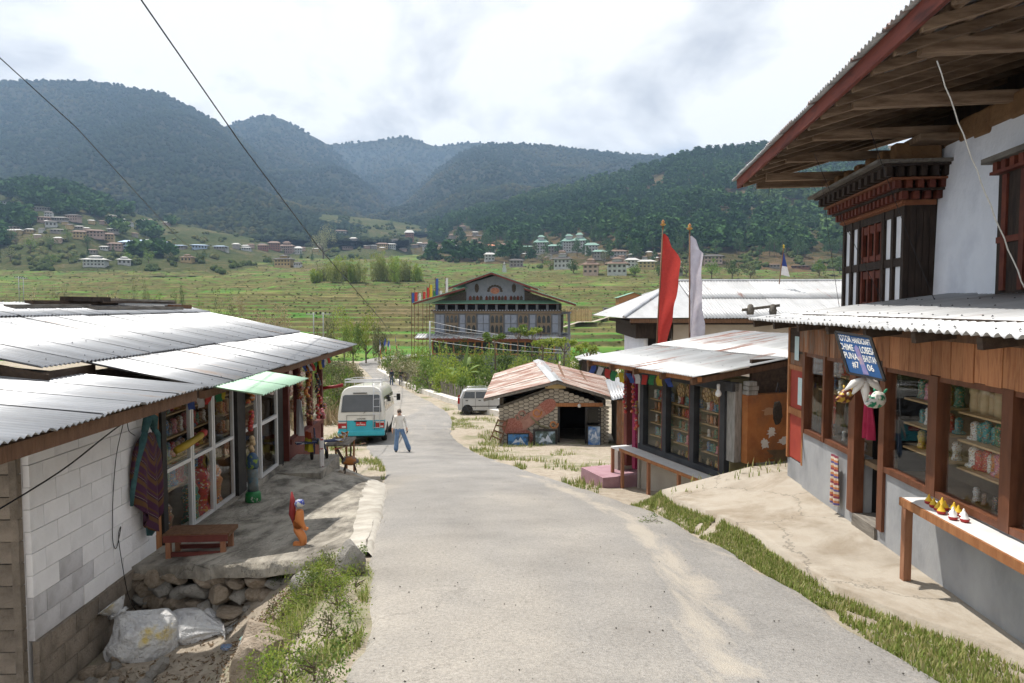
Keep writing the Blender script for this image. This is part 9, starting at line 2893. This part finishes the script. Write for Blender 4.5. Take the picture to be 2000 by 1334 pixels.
CNM = {'conifer': 'dark pointed conifer', 'tree': 'round leafy tree', 'pine': 'tall pine', 'bush': 'low bush'}
for i, (px, py, hpx, wpx, k) in enumerate(TR):
    p = hit(px, py, 200); s = p.y / F
    side = 'left village' if px < 500 else ('valley mouth' if px < 950 else 'right village')
    plant(k, f'{CNM[k]} among the {side} houses, {ORD[sum(1 for q in TR if q[4] == k and (q[0] < 500, q[0] < 950) == (px < 500, px < 950) and q[0] < px)]} of its kind from left', 'tree' if k != 'bush' else 'bush', (p.x, p.y, p.z - 0.5), hpx * s, wpx * s, {'conifer': 'leaf_pine', 'pine': 'leaf_pine', 'tree': ['leaf_green', 'leaf_dark', 'leaf_olive'][i % 3], 'bush': 'leaf_green'}[k], i, f'trees of the {side}', name={'conifer': 'conifer', 'pine': 'pine_tree', 'tree': 'leafy_tree', 'bush': 'bush'}[k], n=500, size=1.0)
# pines of the right-hand hill: the nearest ones singly, the rest as a wood
rp_ = random.Random(77)
cnt = 0
cand = []
while len(cand) < 240:
    px = rp_.uniform(930, 1660)
    t = rp_.uniform(0.10, 0.42)
    d = LAYERS['pine_hill']
    Y = d['Yf'] + t * (d['Yr'] - d['Yf'])
    x = (px - 1000) / F * Y
    if px < 1250 and t < 0.10 + (1250 - px) * 0.00025: continue
    if px > 1250 and t > 0.34: continue
    if noise2(px / 60, t * 9, 3) < -0.25: continue
    z = layer_h('pine_hill', px, Y)
    if z < valley_h(x, Y) + 2: continue
    cand.append((x, Y, z))
for i, (x, Y, z) in enumerate(sorted(cand, key=lambda c: c[1])):
    plant('pine', 'tall green pine on the lower slope of the right-hand hill', 'tree', (x, Y, z - 0.5), rp_.uniform(11, 17), rp_.uniform(8, 12), 'leaf_pine', i, 'pines on the right-hand hill', name='pine_tree', n=420, size=1.5)
V, f = leafcloud(5, 170, [((0.25 * math.cos(i * 2.4) * (1.2 - i / 12), 0.25 * math.sin(i * 2.4) * (1.2 - i / 12), 0.35 + 0.05 * i), (0.28 * (1.15 - i / 20), 0.28 * (1.15 - i / 20), 0.09)) for i in range(13)], 0.2, 0.7)
wood_src = npmesh('pine_crown', V, f, MATS['wood_pine'])
pts = layer_points('pine_hill', 4600, 0.14, 1.0, 12, 20, 9, pxr=(840, 1720), mask=lambda px, t, x, Y, rn: noise2(px / 45, t * 7, 3) > -0.22 - 0.4 * t + (0.25 if px > 1280 and 0.4 < t < 0.55 else 0))
scatter('pine_wood', pts, wood_src, 'pine wood covering the upper right-hand hill', 'wood')
bs_ = blob(5, 2, 0.8, 0.5)
bs_.materials.append(MATS['wood_brush'])
pts = layer_points('foothill', 2000, 0.02, 1.0, 0.9, 3.2, 11, pxr=(-120, 560), mask=lambda px, t, x, Y, rn: noise2(px / 30, t * 8, 8) > (0.0 if px < 260 else 0.18))
pts += layer_points('midslope', 1100, 0.05, 1.0, 1.2, 4.0, 12, mask=lambda px, t, x, Y, rn: noise2(px / 30, t * 7, 8) > 0.08)
pts += layer_points('pine_hill', 1200, 0.02, 0.30, 1.0, 3.0, 13, pxr=(780, 1720), mask=lambda px, t, x, Y, rn: noise2(px / 40, t * 9, 6) > 0.0)
scatter('hillside_scrub', pts, bs_, 'scrub and low trees scattered over the lower slopes', 'scrub')
V, f = leafcloud(8, 120, [((0.3 * math.cos(i * 2.1), 0.3 * math.sin(i * 2.1), 0.45 + 0.06 * i), (0.42, 0.42, 0.25)) for i in range(6)], 0.3, 0.7)
fsrc = npmesh('foothill_crown', V, f, MATS['wood_pine'])
pts = layer_points('foothill', 1500, 0.25, 1.0, 9, 16, 15, pxr=(-120, 340), mask=lambda px, t, x, Y, rn: noise2(px / 40, t * 5, 2) > (0.05 if px < 240 else 0.2) or (t > 0.9 and px < 260))
scatter('foothill_wood', pts, fsrc, 'dark wood on the upper part of the left foothill', 'wood')
# tufts along the terrace edges
tv, tf = leafcloud(3, 26, [((0, 0, 0.3), (0.8, 0.8, 0.45))], 0.7, 0.4, 0.6)
tsrc = npmesh('tuft', tv, tf, MATS['wood_brush'])
pts = []
rt = random.Random(19)
while len(pts) < 5200:
    Y = 122 + 620 * rt.random() ** 1.3
    x = rt.uniform(-0.80, 0.62) * Y
    if abs(valley_h(x, Y + 0.8) - valley_h(x, Y - 0.8)) < 0.28: continue
    pts.append((x, Y, valley_h(x, Y) - 0.1, rt.uniform(0.12, 0.38) * (1 + Y / 400)))
scatter('terrace_tufts', pts, tsrc, 'weeds and dry tufts along the terrace edges', 'weeds')

# ---------------------------------------------------------------- grass and weeds near the camera
def blades(name, label, pts, h0, h1, m, seed, w=0.006, lean=0.5):
    rg = np.random.default_rng(seed)
    P = np.array(pts)
    k = len(P)
    a = rg.random(k) * 6.28
    d = np.stack([np.cos(a), np.sin(a), np.zeros(k)], 1)
    sd = np.stack([-np.sin(a), np.cos(a), np.zeros(k)], 1)
    h = (h0 + (h1 - h0) * rg.random(k) ** 2 * 1.4)[:, None]
    ln = rg.uniform(0.1, lean, k)[:, None]
    ww = w * rg.uniform(0.7, 1.5, k)[:, None]
    up = np.array([0, 0, 1.0])
    m1 = P + up * h * 0.55 + d * h * ln * 0.35
    tp = P + up * h * (1 - 0.3 * ln) + d * h * ln
    V = np.stack([P - sd * ww, P + sd * ww, m1 + sd * ww * 0.7, m1 - sd * ww * 0.7, tp], 1).reshape(-1, 3)
    i = np.arange(k)[:, None] * 5
    F1 = np.concatenate([i + np.array([[0, 1, 2]]), i + np.array([[0, 2, 3]]), i + np.array([[3, 2, 4]])])
    o = bpy.data.objects.new(name, npmesh(name, V, F1, MATS[m]))
    C.objects.link(o)
    tag(o, label, 'grass', kind='stuff')
rg_ = random.Random(41)
pts = []
while len(pts) < 26000:
    y = 3.6 + 8.0 * rg_.random()
    re, ae = redge(y), apron_right_edge(min(y, 11))
    x = rg_.uniform(re - 0.06, max(ae + 0.03, re + 0.3) - (0.2 if y < 4.8 else 0))
    if noise2(x * 1.6, y * 1.2, 5) + 0.5 * noise2(x * 5, y * 5, 1) < (-0.42 if y > 5.0 else -0.15): continue
    pts.append((x, y, near_h(x, y) - 0.005))
blades('verge_grass', 'short green grass strip between road and right apron', pts, 0.02, 0.075, 'grass_blade', 1)
pts = []
while len(pts) < 9000:
    y = rg_.uniform(10.5, 48)
    sd_ = rg_.random() < 0.6
    x = redge(y) + rg_.random() ** 1.5 * 3.5 if sd_ else ledge(y) - rg_.random() ** 1.5 * 2.0 * (1 if y > 16 else 0.2)
    if not sd_ and y < 16: continue
    if noise2(x * 0.6, y * 0.5, 2) + 0.4 * noise2(x * 2, y * 2, 7) < 0.12: continue
    pts.append((x, y, near_h(x, y) - 0.005))
blades('roadside_grass', 'patchy green grass along the road edges', pts, 0.05, 0.2, 'grass_blade', 2, 0.012)
pts = []
while len(pts) < 4000:
    y = rg_.uniform(3.2, 7.3)
    x = ledge(y) - rg_.random() ** 1.2 * 0.95 + 0.03
    if noise2(x * 1.8, y * 1.4, 6) < 0.02: continue
    pts.append((x, y, near_h(x, y) - 0.005))
blades('bank_grass', 'tangled weeds and grass on the bank at the near left', pts, 0.04, 0.14, 'grass_blade', 3, 0.005, 0.9)
pts = []
for _ in range(9000):
    y = rg_.uniform(24, 100)
    x = ledge(y) - 1.6 - rg_.random() * 5 - (2.4 if y < 38 else 0)
    pts.append((x, y, near_h(x, y) - 0.02))
blades('dry_grass', 'tall dry grass on the left bank', pts, 0.5, 1.3, 'leaf_dry', 4, 0.035, 0.6)
# leafy weeds of the near bank, each a plant
for i in range(70):
    y = 3.7 + 3.4 * rg_.random()
    x = ledge(y) - 0.05 - rg_.random() * 0.75
    plant('bush', 'leafy green weed on the bank beside the asphalt edge', 'weed', (x, y, near_h(x, y) - 0.03), rg_.uniform(0.14, 0.32), rg_.uniform(0.25, 0.45), ['leaf_green', 'leaf_lime', 'leaf_lime', 'leaf_olive'][i % 4], i, 'weeds on the near bank', name='weed_plant', n=260, size=0.03)
for i, (x, y, h, w) in enumerate(((-1.72, 7.25, 0.2, 0.35), (-3.5, 8.0, 0.16, 0.3), (-2.75, 7.8, 0.14, 0.4), (-3.35, 5.7, 0.16, 0.5), (-3.1, 6.3, 0.14, 0.3), (1.98, 9.6, 0.14, 0.5))):
    plant('bush', ['tuft of weeds at the apron corner by the road', 'small fern growing from the retaining wall', 'grassy tuft on the retaining wall top', 'broad leafed weed in the ditch', 'small weed between the litter', 'weed at the foot of the right apron end'][i], 'weed', (x, y, (near_h(x, y) if i in (0, 3, 4, 5) else -3.25)), h, w, 'leaf_green', i, name='weed_plant', n=260, size=0.035)

V, f = leafcloud(17, 1500, [((-3.4, 6.2, -3.78), (0.9, 1.7, 0.03)), ((-2.6, 6.9, -3.62), (0.5, 0.7, 0.1)), ((-3.6, 7.7, -3.72), (0.7, 0.35, 0.05))], 0.06, 0.35, 0.0)
V = np.array(V).reshape(-1, 4, 3)
for q in V:
    c = q.mean(0)
    q[:, 2] += near_h(c[0], c[1]) + 0.012 - c[2] + 0.35 * (q[:, 2] * 0 + c[2] - q[:, 2])
o = bpy.data.objects.new('leaf_litter', npmesh('leaf_litter', V.reshape(-1, 3), f, mat('dead_leaf', (0.07, 0.045, 0.025), (0.18, 0.12, 0.07), scale=20, rough=0.95))); C.objects.link(o)
tag(o, 'brown dead leaves and twigs strewn over the ditch floor', 'leaf litter', kind='stuff')
# ---------------------------------------------------------------- the air of the valley
hz = MB().bx(-7500, 7500, -400, 8000, -16, 860)
mh = bpy.data.materials.new('valley_haze')
mh.use_nodes = True
th = mh.node_tree
th.nodes.remove(th.nodes['Principled BSDF'])
pv = nd(th, 'ShaderNodeVolumePrincipled', ins={'Color': (0.46, 0.68, 1.0, 1), 'Density': 0.00013, 'Anisotropy': 0.2})
th.links.new(pv.outputs[0], th.nodes['Material Output'].inputs['Volume'])
ho = hz.build('haze', mh)
tag(ho, 'thin blue haze filling the valley air', 'haze', kind='stuff')
